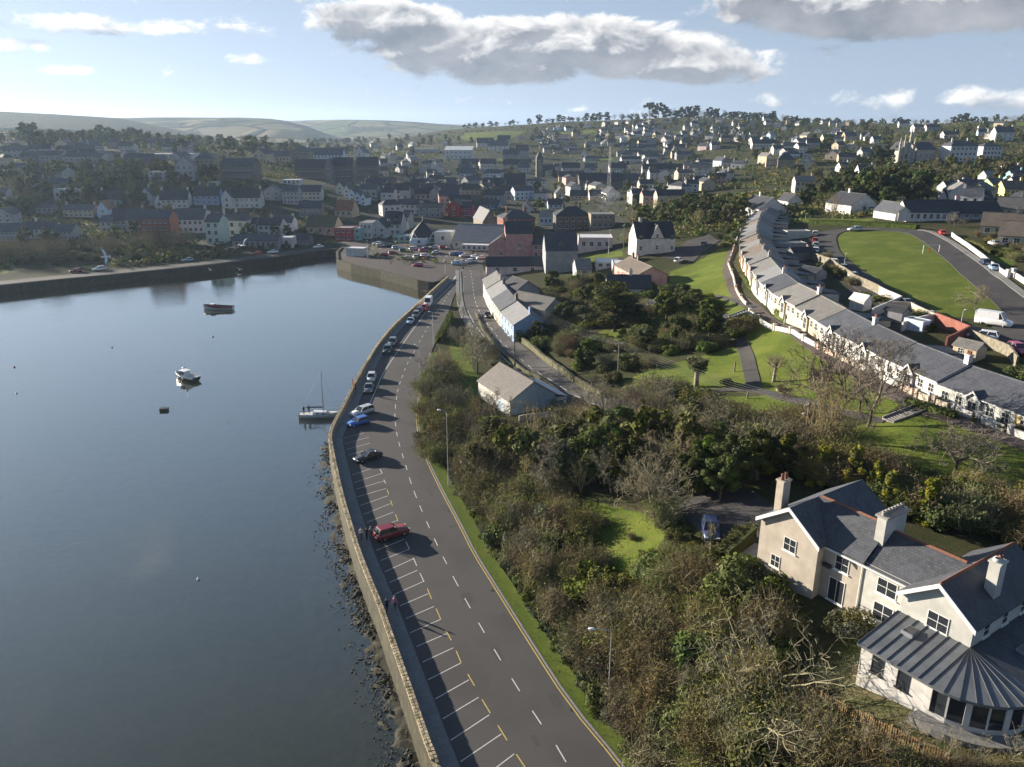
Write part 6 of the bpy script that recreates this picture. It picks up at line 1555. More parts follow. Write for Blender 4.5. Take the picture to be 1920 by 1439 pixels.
def bare_tree(name, twig, maxl=5, trunk=.26, r=.030, spread=.6, kids=(2, 4), k_up=.25, bark='bark', nlimb=4, ivy=0, shrink=.72):
 """unit-height tree: (trunk mesh, crown mesh)"""
 w = LM(); g = LM(); tips = []
 p = np.array([0, 0, -.04]); d = np.array([rv.normal(0, .05), rv.normal(0, .05), 1.0]); q = MB(); pts = [p]
 for i in range(4): d = d + rv.normal(0, .06, 3); d /= np.linalg.norm(d); p = p + d * (trunk + .04) / 4; pts.append(p)
 for i in range(4): q.tube(pts[i], pts[i + 1], r * (1.35 if i == 0 else 1) * (1 - .10 * i), r * (1 - .10 * (i + 1)), 7, 0, False)
 for j in range(nlimb):
  a = 2 * PI * (j + rv.random() * .6) / nlimb; dd = np.array([math.cos(a) * spread, math.sin(a) * spread, rv.uniform(.75, 1.2)])
  grow(g, p - d * trunk * rv.uniform(0, .3), dd / np.linalg.norm(dd), (1 - trunk) * .36, r * .62, 1, maxl, 0, tips, k_up, spread, None, kids, shrink)
 if ivy:
  for i in range(4): g.blob(pts[i + 1], (.06, .06, .1), ivy // 4, .035, 1)
 top = max(t[2] for t in tips)
 if tips and not ivy:
  t = np.array(tips); 
  for _ in range(3): g.seg(t, t + rv.normal(0, .03, t.shape) + [0, 0, .012], .0021, .001, 0)
 return q.mesh('trunk', M[bark]), g.mesh('crown', [twig, 'leaf_dark'])
def leafy_tree(mats, n=5200, size=.045, blobs=34, shape='round', trunk=.22, r=.028, bark='bark'):
 g = LM(); q = MB(); q.tube((0, 0, -.04), (.01, 0, trunk), r * 1.3, r, 7, 0, False); q.tube((.01, 0, trunk), (.0, .02, .72), r, r * .3, 6, 0, False)
 for k in range(blobs):
  t = rv.random(); a = rv.uniform(0, 2 * PI)
  if shape == 'round': z = .2 + .74 * t; R_ = .36 * math.sin(PI * min(.95, max(.12, (z - .08) / .95))) ** .7
  elif shape == 'low': z = .10 + .84 * t; R_ = .40 * math.sin(PI * min(.95, max(.2, z))) ** .6
  elif shape == 'cone': z = .06 + .9 * t; R_ = .30 * (1 - z) ** .8 + .02
  elif shape == 'pine': z = .55 + .42 * t; R_ = .38 * math.sqrt(max(0, 1 - ((z - .72) / .28) ** 2)) + .03
  else: z = .22 + .7 * round(t * 5) / 5; R_ = .50 * (1.05 - z * .75)
  rr_ = R_ * math.sqrt(rv.random()); c = (rr_ * math.cos(a), rr_ * math.sin(a), z)
  rad = rv.uniform(.07, .13); sq = .28 if shape == 'cedar' else .8
  if shape == 'cone': rad = rv.uniform(.05, .09)
  g.blob(c, (rad * (1.5 if shape == 'cedar' else 1), rad * (1.5 if shape == 'cedar' else 1), rad * sq), n // blobs, size, rv.choice(len(mats), p=[.55, .3, .15] if len(mats) == 3 else None), .5, 1.5, .6 if shape == 'cedar' else .2)
  q.tube((0, 0, max(trunk, z - .15)), (c[0] * .8, c[1] * .8, c[2] - .02), r * .28, r * .1, 4, 0, False)
 return q.mesh('trunk', M[bark]), g.mesh('crown', mats)
def ivy_pole_tree():
 g = LM(); q = MB(); q.tube((0, 0, -.04), (0, 0, .6), .07, .06, 8, 0, False)
 for k in range(14):
  a = rv.uniform(0, 2 * PI); g.blob((.2 * math.cos(a) * rv.random(), .2 * math.sin(a) * rv.random(), rv.uniform(.62, .9)), .13, 70, .06, rv.integers(0, 2))
 tips = []
 for k in range(26):
  a = rv.uniform(0, 2 * PI); grow(g, (0, 0, .6), (math.cos(a) * .6, math.sin(a) * .6, .8), .28, .012, 3, 4, 2, tips)
 return q.mesh('trunk', M['bark_pale']), g.mesh('crown', ['leaf_olive', 'leaf_mid', 'twig_grey'])
def pollard():
 g = LM(); q = MB(); q.tube((0, 0, -.04), (.03, 0, .5), .055, .045, 8, 0, False); tips = []
 for k in range(7):
  a = 2 * PI * k / 7 + rv.random(); e = (.2 * math.cos(a), .2 * math.sin(a), .62 + .05 * rv.random()); q.tube((.03, 0, .48), e, .03, .022, 6, 0, False)
  for j in range(9): dd = rv.normal(0, .5, 3) + [0, 0, .8]; grow(g, e, dd / np.linalg.norm(dd), .2, .006, 4, 5, 0, tips)
 return q.mesh('trunk', M['bark_pale']), g.mesh('crown', ['twig_grey', 'leaf_dark'])

SH = {
 'olive': [scrub('shrub', 'twig_brown', ['leaf_olive', 'leaf_mid'], 2000, 105) for _ in range(3)],
 'brown': [scrub('shrub', 'twig_brown', ['leaf_rust', 'leaf_olive'], 700, 95, .7, 1.1) for _ in range(3)],
 'red': [scrub('shrub', 'twig_red', ['leaf_rust', 'leaf_olive'], 500, 95, .62, 1.15) for _ in range(2)],
 'pale': [scrub('shrub', 'twig_pale', ['leaf_grey', 'leaf_olive'], 900, 85, .8, 1.0) for _ in range(2)],
 'grey': [green_shrub('shrub', ['leaf_grey', 'leaf_olive', 'leaf_mid', 'twig_brown'], 3600, .060) for _ in range(2)],
 'green': [green_shrub('shrub', ['leaf_mid', 'leaf_light', 'leaf_olive', 'twig_brown']) for _ in range(3)],
 'light': [green_shrub('shrub', ['leaf_light', 'leaf_mid', 'leaf_olive', 'twig_brown'], 4000, .058) for _ in range(2)],
 'dark': [green_shrub('shrub', ['leaf_dark', 'leaf_mid', 'leaf_olive', 'twig_brown'], 4200, .062) for _ in range(3)],
 'ivy': [green_shrub('shrub', ['leaf_mid', 'leaf_grey', 'leaf_dark', 'twig_pale'], 3000, .07, 18, .55, .8) for _ in range(2)]}
TR = {
 'dark': [leafy_tree(['leaf_dark', 'leaf_blue', 'leaf_mid']) for _ in range(3)],
 'green': [leafy_tree(['leaf_mid', 'leaf_dark', 'leaf_olive']) for _ in range(2)],
 'cedar': [leafy_tree(['leaf_blue', 'leaf_dark', 'leaf_mid'], 9000, .035, 70, 'cedar', .2, .03)],
 'gold': [leafy_tree(['leaf_gold', 'leaf_light', 'leaf_mid'], 3200, .05, 34, 'cone', .04, .02) for _ in range(2)],
 'bare': [bare_tree('tree', 'twig_grey', 5, .24, .022, .62, (2, 4)) for _ in range(3)],
 'pale': [bare_tree('tree', 'twig_pale', 5, .16, .026, .75, (2, 4), bark='bark_pale', nlimb=6) for _ in range(2)],
 'whippy': [bare_tree('tree', 'twig_brown', 4, .08, .014, .28, (2, 3), .5, nlimb=6) for _ in range(3)],
 'wide': [bare_tree('tree', 'twig_grey', 5, .22, .028, .95, (2, 4), .1, nlimb=5) for _ in range(2)],
 'sprawl': [bare_tree('tree', 'twig_pale', 5, .05, .020, .95, (2, 3), .22, bark='bark_pale', nlimb=7)],
 'sapling': [bare_tree('tree', 'twig_pale', 4, .22, .011, .42, (2, 3), .35, bark='bark_pale', nlimb=3) for _ in range(3)],
 'snag': [bare_tree('tree', 'twig_pale', 3, .45, .03, .35, (2, 3), .3, bark='bark_pale', nlimb=5)],
 'pine': [leafy_tree(['leaf_dark', 'leaf_blue', 'leaf_dark'], 1500, .07, 16, 'pine', .5, .02) for _ in range(2)],
 'far_dark': [leafy_tree(['leaf_dark', 'leaf_blue', 'leaf_mid'], 1000, .085, 22, 'low', .08, .02) for _ in range(3)],
 'far_olive': [leafy_tree(['leaf_olive', 'leaf_mid', 'leaf_dark'], 900, .085, 22, 'low', .08, .02) for _ in range(3)],
 'far_bare': [bare_tree('tree', 'twig_brown', 4, .2, .02, .7, (2, 4), nlimb=5) for _ in range(3)],
 'ivy': [ivy_pole_tree()], 'pollard': [pollard()]}
rp = random.Random(77)
def plant(kind, px=None, py=None, size=3.0, label=None, name='shrub', cat=None, group=None, at=None, wide=1.0, sink=0.0):
 x, y, z = at if at else G(px, py)
 me = rp.choice(SH[kind]); s = size * rp.uniform(.85, 1.15)
 o = inst(name, me, None, (x, y, z - sink), rp.uniform(0, 2 * PI), (s * wide, s * wide, s * rp.uniform(.85, 1.1)))
 return tag(o, label or '%s %s %s' % (KN[kind], name, where(x, y, z)), cat or name, group)
KN = {'olive': 'olive leafy', 'brown': 'brown twiggy', 'red': 'reddish twiggy', 'pale': 'pale straw-coloured', 'grey': 'grey-green', 'green': 'mid-green', 'light': 'light green', 'dark': 'dark evergreen', 'ivy': 'low ivy-clad'}
KT = {'sapling': 'slender leafless', 'dark': 'dark evergreen', 'green': 'green leafy', 'cedar': 'cedar', 'gold': 'golden', 'bare': 'bare grey', 'pale': 'pale leafless', 'whippy': 'thin-stemmed leafless', 'wide': 'wide leafless', 'pine': 'dark flat-topped pine', 'far_dark': 'dark evergreen', 'far_olive': 'olive-brown', 'far_bare': 'brown leafless'}
def tree(kind, px=None, py=None, size=8.0, label=None, group=None, name='tree', at=None, wide=1.0, rz=None):
 x, y, z = at if at else G(px, py)
 tm, cm_ = rp.choice(TR[kind]); s = size * rp.uniform(.92, 1.08)
 root = empty(name, (x, y, z), rp.uniform(0, 2 * PI) if rz is None else rz, label or '%s tree %s' % (KT[kind], where(x, y, z)), name.replace('_', ' '), group)
 root.scale = (s * wide, s * wide, s)
 inst('trunk', tm, root); inst('crown', cm_, root); return root
def scatter(poly_px, n, pick, gap, avoid=(), world=False, tries=60):
 poly = poly_px if world else GP2(poly_px); a = np.array(poly); lo, hi = a.min(0), a.max(0); out = []; k = 0
 for _ in range(n * tries):
  if k >= n: break
  x, y = rp.uniform(lo[0], hi[0]), rp.uniform(lo[1], hi[1]); p_ = np.array([[x, y]])
  if not inside(p_, poly)[0]: continue
  if any(inside(p_, av)[0] for av in avoid): continue
  if any((x - b[0]) ** 2 + (y - b[1]) ** 2 < gap ** 2 for b in out): continue
  out.append((x, y)); k += 1; pick((x, y, H(x, y)))
def pick_from(weights, lo, hi, group, name='shrub', wide=1.0):
 kinds, w_ = zip(*weights.items())
 def f(p):
  k = rp.choices(kinds, w_)[0]; plant(k, size=rp.uniform(lo, hi), at=p, group=group, name=name, wide=wide)
 return f
def pick_tree(weights, lo, hi, group, name='tree', wide=1.0):
 kinds, w_ = zip(*weights.items())
 def f(p): tree(rp.choices(kinds, w_)[0], size=rp.uniform(lo, hi), at=p, group=group, name=name, wide=wide)
 return f
# ------------------------------------------------------------------ where the plants grow
VILLA_ZONE = [villa.matrix_basis @ Vector((a, b, 0)) for a, b in [(-1, -1.2), (13.2, -1.2), (13.2, -8.5), (30, -9.5), (30, 11), (-1, 11)]]
VILLA_ZONE = [(v.x, v.y) for v in VILLA_ZONE]
LAWN_G = GP2(LAWNS[7]); DRIVE = GP2([(1285, 930), (1400, 910), (1455, 950), (1440, 1020), (1420, 1090), (1360, 1070), (1320, 1020), (1290, 990), (1265, 955)])
AV = [VILLA_ZONE, LAWN_G, DRIVE, GP2([(1455, 1262), (1560, 1200), (1640, 1200), (1990, 1380), (1990, 1490), (1850, 1490), (1720, 1480), (1620, 1445), (1520, 1385), (1440, 1300)])]
HALL = [(v.x, v.y) for v in (mk.matrix_basis @ Vector((a, b, 0)) for a, b in [(-9.5, -9.5), (8, -9.5), (8, 5.6), (-9.5, 5.6)])]
UPR = [(x, y) for x, y in offset(UPPER, -4.6)] + [(x, y) for x, y in offset(UPPER, 4.6)][::-1]
AV2 = AV + [HALL, UPR]
vg = smooth(offset(VERGE, 1.9), 1)
# low ivy and grass edge against the verge
ln = [p for p in resample(offset(VERGE, 2.6), 1.9) if p[1] < 150]
for p in ln: plant(rp.choice(['ivy', 'ivy', 'grey', 'green', 'pale']), size=rp.uniform(1.1, 1.7), at=(p[0] + rp.uniform(-.3, .6), p[1], H(*p)), group='low shrubs along the road verge', wide=1.1)
ln = [p for p in resample(offset(VERGE, 4.6), 2.3) if p[1] < 150]
for p in ln: plant(rp.choice(['olive', 'brown', 'grey', 'red', 'pale', 'green']), size=rp.uniform(1.9, 3.0), at=(p[0] + rp.uniform(-.6, .6), p[1], H(*p)), group='shrubs on the roadside bank')
BANK1 = [(880, 900), (1000, 880), (1060, 950), (1100, 1010), (1140, 1060), (1180, 1110), (1180, 1210), (1090, 1250), (1010, 1120), (945, 1020)]
scatter(BANK1, 56, pick_from({'brown': 2.5, 'red': 1.2, 'olive': 4, 'dark': 1, 'green': 2.2, 'pale': 1, 'grey': 1.2}, 2.2, 4.0, 'shrubs on the roadside bank'), 1.7, AV2)
BANK2 = [(1090, 1250), (1180, 1120), (1300, 1100), (1420, 1130), (1470, 1190), (1440, 1260), (1430, 1310), (1520, 1395), (1620, 1450), (1700, 1500), (1250, 1500), (1180, 1400)]
scatter(BANK2, 92, pick_from({'olive': 4.5, 'brown': 4, 'green': 1.4, 'pale': .8, 'dark': 1.2, 'light': .5}, 2.0, 3.9, 'shrubs on the bank below the villa'), 1.5, AV2)
scatter([(1450, 1310), (1530, 1372), (1630, 1420), (1720, 1450), (1990, 1480), (1990, 1560), (1600, 1540), (1500, 1440)], 46, pick_from({'olive': 3, 'brown': 4, 'dark': 1.5}, .9, 1.6, 'low scrub below the villa terrace', 'scrub'), .9)
for i in range(16):
 px, py = rp.uniform(860, 1010), 0; py = 880 + (px - 860) * 1.25 + rp.uniform(-30, 60); tree(rp.choice(['whippy', 'sapling', 'sapling', 'bare']), px + 25, py, rp.uniform(4.5, 6.5), group='leafless saplings on the roadside bank', name='sapling')
# garden shrubs round the lawn
scatter([(1150, 1090), (1230, 1045), (1270, 1010), (1340, 1040), (1360, 1080), (1420, 1100), (1440, 1150), (1300, 1130), (1180, 1120)], 26, pick_from({'light': 3, 'green': 3, 'dark': 1, 'olive': 1}, 1.2, 2.2, 'garden shrubs below the lawn'), 1.4, AV)
for px, py, k, s, lb in [(1395, 1125, 'dark', 4.6, 'big dark laurel bush in front of the cream villa gable'), (1440, 1140, 'dark', 3.8, 'glossy dark bush against the foot of the cream gable'), (1350, 1120, 'green', 3.2, 'rounded green bush left of the dark laurel'),
       (1590, 1180, 'grey', 2.6, 'grey-green bush against the villa wall by the double door'), (1135, 986, 'olive', .9, 'tiny dead shrub on the garden lawn'), (1185, 1012, 'olive', .8, 'small tuft shrub low on the garden lawn'),
       (1270, 1000, 'dark', 1.6, 'round clipped bush at the edge of the driveway'), (1232, 1062, 'light', 2.0, 'spiky yellow-green shrub below the lawn'), (940, 1020, 'dark', 3.3, 'dark evergreen bush on the bank beside the road'),
       (965, 1010, 'dark', 2.8, 'second dark evergreen bush up the bank from the road')]:
 plant(k, px, py, s, lb, group=None)
# clipped hedges
def hedge(line, w_, h_, m_, label, cat='hedge'):
 g = LM(); ln = resample([p[:2] for p in line], .5)
 for (x, y) in ln:
  n_ = 46; c = np.column_stack([rv.uniform(-w_ / 2, w_ / 2, n_) + x, rv.uniform(-.35, .35, n_) + y, H(x, y) + rv.uniform(0, h_, n_)])
  side = rv.random(n_) < .55; c[side, 2] = H(x, y) + h_ + rv.normal(0, .05, side.sum()); c[~side, 0] = x + np.sign(rv.normal(0, 1, (~side).sum())) * w_ / 2
  g.leaves(c, np.where(side[:, None], [[0, 0, 1.]], [[1., 0, .2]]), .22, rv.integers(0, len(m_), n_))
 q = MB(); prev = None
 for a, b in zip(offset(ln, -w_ * .42), offset(ln, w_ * .42)):
  row = [(*a, H(*a) - .2), (*a, H(*a) + h_ * .93), (*b, H(*b) + h_ * .93), (*b, H(*b) - .2)]
  if prev:
   for k in range(3): q.face([prev[k], prev[k + 1], row[k + 1], row[k]])
  prev = row
 g.q.append(np.array([[q.v[i] for i in f] for f in q.f])); g.qm.append(np.zeros(len(q.f)))
 return tag(inst('hedge', g.mesh('hedge', m_)), label, cat)
hedge([P(x, y, .0) for x, y in [(822, 643), (838, 612), (845, 595)]], 1.5, 1.6, ['leaf_light', 'leaf_mid'], 'bright clipped hedge beside the sea road')
hedge(GP([(1345, 1058), (1375, 1035), (1402, 1010)]), 2.2, 1.6, ['leaf_dark', 'leaf_mid'], 'dark clipped hedge curving beside the villa forecourt')
hedge(GP([(1415, 545), (1402, 530), (1396, 520)]), 1.6, 1.3, ['leaf_mid', 'leaf_dark'], 'square hedge in a front garden of the terrace bend')
hedge(GP([(1455, 592), (1468, 600), (1478, 604)]), 1.2, 1.5, ['leaf_light', 'leaf_mid'], 'yellow-green hedge in front of the sixth cottage')
hedge(GP([(1520, 421), (1600, 424), (1680, 428), (1720, 431)]), 2.5, 1.6, ['leaf_dark', 'leaf_mid'], 'dark hedge at the top of the football green')
hedge(GP([(1850, 475), (1890, 480), (1925, 485)]), 1.6, 1.4, ['leaf_dark', 'leaf_mid'], 'dark garden hedge across the road from the goal')
hedge(GP([(1810, 455), (1840, 465), (1860, 478)]), 1.4, 1.2, ['leaf_mid', 'leaf_light'], 'green garden hedge behind the long white wall')
hedge(GP([(1700, 758), (1740, 770), (1790, 785)]), .9, .9, ['leaf_mid', 'leaf_olive'], 'low hedge in front gardens near the terrace end')
# tall trees of the middle ground
for px, py, s, k in [(965, 880, 8.5, 'dark'), (1010, 905, 9.0, 'dark'), (1060, 880, 9, 'far_olive'), (1115, 905, 8.5, 'green'), (1110, 850, 8, 'far_olive'), (1165, 868, 8.5, 'green'), (1230, 868, 9, 'dark'), (1285, 880, 8.5, 'green'), (1180, 915, 7.5, 'dark'), (1290, 830, 7, 'far_olive'),
     (1320, 905, 6, 'green'), (1350, 935, 6, 'green'), (1380, 920, 6.5, 'dark'), (1420, 900, 6, 'dark'), (1240, 800, 7.5, 'bare'), (1120, 800, 8, 'bare'), (1190, 810, 8, 'bare'), (1330, 820, 7, 'bare'), (1060, 845, 8, 'whippy'), (1000, 850, 8, 'whippy'), (1040, 835, 6, 'green'), (1345, 860, 6, 'dark'), (930, 850, 6.5, 'green'), (900, 905, 6, 'green'), (1470, 900, 5.5, 'dark'), (1300, 930, 6, 'dark'), (1060, 915, 7, 'dark')]:
 if px % 4 == 1 or px in (1010, 1230): k = 'far_olive'
 tree(k, px, py, s * (.9 if k == 'far_olive' else 1), group='trees above the garden lawn', name='belt_tree', wide=1.05)
for px, py in [(985, 915), (1040, 925), (1090, 930), (1145, 925), (1200, 890), (1260, 905), (1310, 860), (1080, 850), (1160, 840), (1380, 890)]: tree(rp.choice(['bare', 'whippy', 'pale']), px, py, rp.uniform(6, 9), group='leafless trees among the evergreens', name='bare_tree')
tree('pale', 1222, 965, 7.6, 'pale rounded leafless tree standing at the edge of the garden lawn', name='bare_tree', wide=1.15)
plant('olive', 1240, 985, 3.0, 'ivy covered bush at the foot of the pale leafless tree')
tree('snag', 1330, 1045, 4.6, 'small pale bare trunk with stubby branches beside the driveway', name='bare_tree', wide=.9)
tree('sprawl', 1425, 1345, 9.0, 'big sprawling leafless tree left of the wooden fence', name='bare_tree', wide=1.15)
for px, py, s in [(1600, 1425, 4.2), (1700, 1430, 4.6), (1765, 1440, 3.6), (1835, 1450, 3.4), (1885, 1450, 3.8), (1655, 1450, 3.8), (1520, 1420, 4.2), (1350, 1380, 5), (1280, 1330, 5.2), (1200, 1330, 4.6), (1480, 1440, 4), (1310, 1240, 5), (1390, 1220, 4.5)]:
 tree('sapling', px, py, s, '%s leafless sapling %s' % ('tall' if s > 4.3 else 'short', where(*G(px, py))), 'pale saplings at the bottom right', 'sapling', wide=1.0)
tree('gold', 1540, 908, 5.0, 'leftmost light green conifer behind the villa roof', name='conifer', wide=1.3); tree('gold', 1595, 925, 5.6, 'golden conifer behind the villa, tallest of the row', name='conifer'); tree('gold', 1638, 938, 4.4, 'slim golden conifer right of the tallest one', name='conifer')
tree('gold', 1662, 955, 4.6, 'golden-green conifer behind the middle of the villa roof', name='conifer', wide=1.1); tree('gold', 1735, 978, 4.6, 'rightmost golden conifer above the villa chimney', name='conifer', wide=1.1)
tree('bare', 1560, 830, 14, 'tall thin leafless tree in front of the terrace near the telegraph pole', name='bare_tree'); tree('whippy', 1530, 862, 10, 'cluster of straight leafless stems by the tall telegraph pole', name='bare_tree'); tree('whippy', 1560, 865, 9.5, 'second cluster of leafless stems by the telegraph pole', name='bare_tree', wide=1.3)
tree('bare', 1628, 800, 11.5, 'leafless tree with a pale trunk before the white cottages', name='bare_tree'); tree('wide', 1788, 892, 8.5, 'round leafless tree on the lawn at the right', name='bare_tree')
tree('bare', 1610, 775, 8, 'small leafless tree by the park steps', name='bare_tree')
tree('ivy', 1305, 727, 5.6, 'ivy-topped pale trunk on the park lawn', name='pollarded_tree', wide=1.25); tree('pollard', 1450, 716, 4.6, 'pollarded tree on the lawn right of the park path', name='pollarded_tree', wide=1.1)
tree('bare', 895, 700, 11.5, 'tall leafless tree between the sea road and the upper road', name='bare_tree', wide=.9); tree('bare', 868, 655, 6.5, 'leafless tree left of the tall one between the roads', name='bare_tree')
tree('whippy', 1560, 421, 11, 'pair of tall leafless poplars above the green', name='bare_tree', wide=1.4); tree('wide', 1828, 580, 6.0, 'bushy leafless tree on the green near the white van', name='bare_tree'); tree('wide', 1790, 425, 5.5, 'leafless tree by the red car at the top of the estate road', name='bare_tree')
tree('cedar', 1152, 622, 12.5, 'large spreading cedar over the garden lawn', name='cedar', wide=1.25)
tree('dark', 1035, 545, 6, 'round evergreen tree left of the small grey garden house', name='evergreen_tree')
# scrub on the bank between the two roads, and round the hall
scatter([(800, 850), (790, 790), (800, 735), (815, 690), (840, 690), (850, 740), (860, 790), (905, 800), (950, 815), (1000, 820), (985, 880), (900, 930), (850, 890)], 66, pick_from({'brown': 2, 'olive': 4, 'pale': 1, 'grey': 1.8, 'green': 2}, 2.2, 4.0, 'scrub between the two roads', 'scrub'), 1.7, AV2)
for px, py, s in [(812, 720, 6), (825, 690, 5.5), (805, 770, 6), (850, 720, 5), (900, 800, 6), (930, 800, 6.5), (870, 830, 6), (985, 800, 5), (940, 860, 6.5), (850, 640, 4.5), (868, 600, 4), (862, 575, 4.5), (1075, 800, 6), (1130, 790, 6.5), (1170, 800, 6), (1215, 800, 6)]:
 tree(rp.choice(['whippy', 'bare', 'bare']), px, py, s, group='leafless trees round the blue hall', name='bare_tree', wide=1.1)
# gardens right of the upper road
GARD = [(975, 640), (985, 590), (1010, 560), (1080, 525), (1180, 525), (1260, 550), (1340, 570), (1400, 615), (1392, 640), (1330, 665), (1250, 690), (1170, 700), (1140, 730), (1080, 700), (1030, 672)]
CED = GP2(LAWNS[6])
scatter(GARD, 165, pick_from({'olive': 4, 'green': 4, 'brown': 1, 'dark': 2.5, 'grey': 1.2, 'light': 1.6, 'pale': .4}, 2.0, 4.0, 'garden shrubs right of the upper road', 'bush'), 2.1, [CED, UPR, HALL])
for px, py, s, k in [(1060, 610, 6, 'green'), (1100, 570, 6, 'green'), (1010, 640, 5, 'dark'), (1250, 600, 6.5, 'green'), (1300, 590, 6, 'green'), (1330, 630, 6, 'dark'), (1270, 650, 6, 'dark'), (1210, 660, 5, 'dark'), (1100, 690, 5.5, 'dark'), (1330, 610, 6, 'green'), (1280, 570, 5, 'green'), (1120, 545, 5, 'dark'), (1080, 545, 5, 'green')]:
 tree(k, px, py, s, group='garden trees round the cedar', name='evergreen_tree', wide=1.15)
# thicket below the park
scatter([(1085, 770), (1180, 755), (1260, 748), (1300, 760), (1400, 805), (1500, 805), (1580, 850), (1500, 890), (1300, 880), (1150, 850), (1060, 820)], 95, pick_from({'olive': 3, 'pale': 2, 'dark': 2, 'brown': 3, 'grey': 2, 'green': 1}, 2.6, 4.6, 'thicket below the park lawns', 'thicket_shrub'), 1.9, AV2)
scatter([(1510, 895), (1600, 862), (1700, 900), (1800, 925), (1990, 960), (1990, 1060), (1880, 1010), (1760, 985), (1640, 945)], 90, pick_from({'brown': 2.5, 'dark': 3.5, 'olive': 3, 'green': 1}, 2.2, 4.0, 'dark scrub between the lawn and the villa', 'scrub'), 1.7, [VILLA_ZONE])
for px, py, k, s in [(1365, 722, 'dark', 1.8), (1300, 650, 'dark', 2), (1350, 648, 'olive', 2), (1280, 728, 'olive', 1.6), (1215, 730, 'brown', 1.8), (1465, 735, 'olive', 1.0), (1530, 712, 'olive', 1.5), (1550, 700, 'olive', 1.6), (1455, 612, 'dark', 1.0), (1250, 735, 'brown', 2)]:
 plant(k, px, py, s, group='shrubs dotted on the park lawns')
# gardens behind and in front of the terrace
for px, py, k, s in [(1540, 505, 'green', 2), (1560, 510, 'olive', 2.2), (1575, 520, 'dark', 2.4), (1595, 535, 'olive', 2.2), (1550, 490, 'olive', 2), (1620, 560, 'green', 1.8), (1650, 565, 'light', 2), (1665, 570, 'dark', 1.6), (1740, 620, 'dark', 2.2), (1720, 600, 'olive', 2), (1910, 715, 'dark', 3.4), (1895, 735, 'dark', 3), (1700, 590, 'light', 1.4),
     (1430, 560, 'light', 1.2), (1510, 615, 'dark', .9), (1530, 625, 'green', .9), (1560, 645, 'olive', .9), (1590, 665, 'green', .8), (1650, 700, 'dark', .9), (1700, 728, 'green', .8), (1760, 757, 'dark', 1.0), (1830, 790, 'green', 1.0), (1880, 805, 'dark', 1.3), (1905, 812, 'olive', 1.2), (1400, 475, 'green', .9), (1398, 500, 'olive', .9)]:
 plant(k, px, py, s, group='small shrubs in the terrace gardens', name='garden_shrub')
scatter([(1820, 440), (1925, 450), (1925, 500), (1880, 490)], 22, pick_from({'dark': 2, 'green': 2, 'olive': 2, 'red': 1}, 1.2, 2.2, 'shrubs in the gardens right of the estate road', 'garden_shrub'), 2.2)
ln = resample(offset(UPPER, 5.3)[int(len(UPPER) * .45):], 2.0)
for p in ln: plant(rp.choice(['ivy', 'olive', 'brown', 'grey', 'pale']), size=rp.uniform(1.4, 2.4), at=(*p, H(*p)), group='overgrown bank of the upper road', name='bush')
# middle-distance trees above the big white house
scatter([(1165, 430), (1195, 402), (1260, 392), (1330, 392), (1420, 398), (1420, 410), (1360, 425), (1290, 432), (1240, 425)], 46, pick_tree({'far_olive': 4, 'far_dark': 2, 'far_bare': 3, 'green': 1}, 5.5, 9, 'trees above the big white gabled house'), 4.5)
scatter([(1345, 440), (1400, 425), (1412, 432), (1372, 470), (1345, 470)], 14, pick_from({'dark': 3, 'green': 2}, 1.6, 2.6, 'bushes at the top of the park slope', 'bush'), 2.2)
for i in range(26):
 px, py = rp.uniform(1510, 1735), rp.uniform(365, 392); tree('dark' if i % 3 else 'green', px, py, rp.uniform(8.5, 13.5), group='dark evergreens on the right', name='evergreen_tree')
scatter([(1500, 330), (1560, 325), (1680, 315), (1780, 312), (1925, 310), (1925, 350), (1780, 355), (1700, 350), (1600, 360), (1500, 365)], 80, pick_tree({'far_olive': 3, 'far_dark': 3, 'far_bare': 3}, 6, 10, 'trees below the spired church'), 6)
for i in range(14): tree('far_dark', rp.uniform(1640, 1700), rp.uniform(290, 312), rp.uniform(9, 13), group='dark trees left of the spired church', name='evergreen_tree')
# far quay: leafless street trees
for i in range(44):
 px = rp.uniform(-10, 400); py = 492 - (px - 20) * .062 + rp.uniform(-12, 4) - (4 if px > 250 else 0)
 tree('far_bare', px, py, rp.uniform(6.5, 9.5), group='leafless trees along the far quay', name='bare_tree', wide=1.15)
scatter([(-10, 488), (300, 478), (420, 468), (560, 458), (560, 466), (420, 476), (300, 487), (-10, 500)], 60, pick_from({'dark': 3, 'brown': 2, 'olive': 2}, 1.5, 2.8, 'shrubs along the far quay', 'quay_shrub'), 2.5)
scatter([(-40, 474), (330, 455), (340, 480), (-40, 508)], 70, pick_from({'dark': 4, 'green': 1, 'olive': 2}, 1.8, 3.2, 'bushes of the quayside gardens', 'quay_bush'), 2.4, [QUAY + Q_BACK[::-1]])
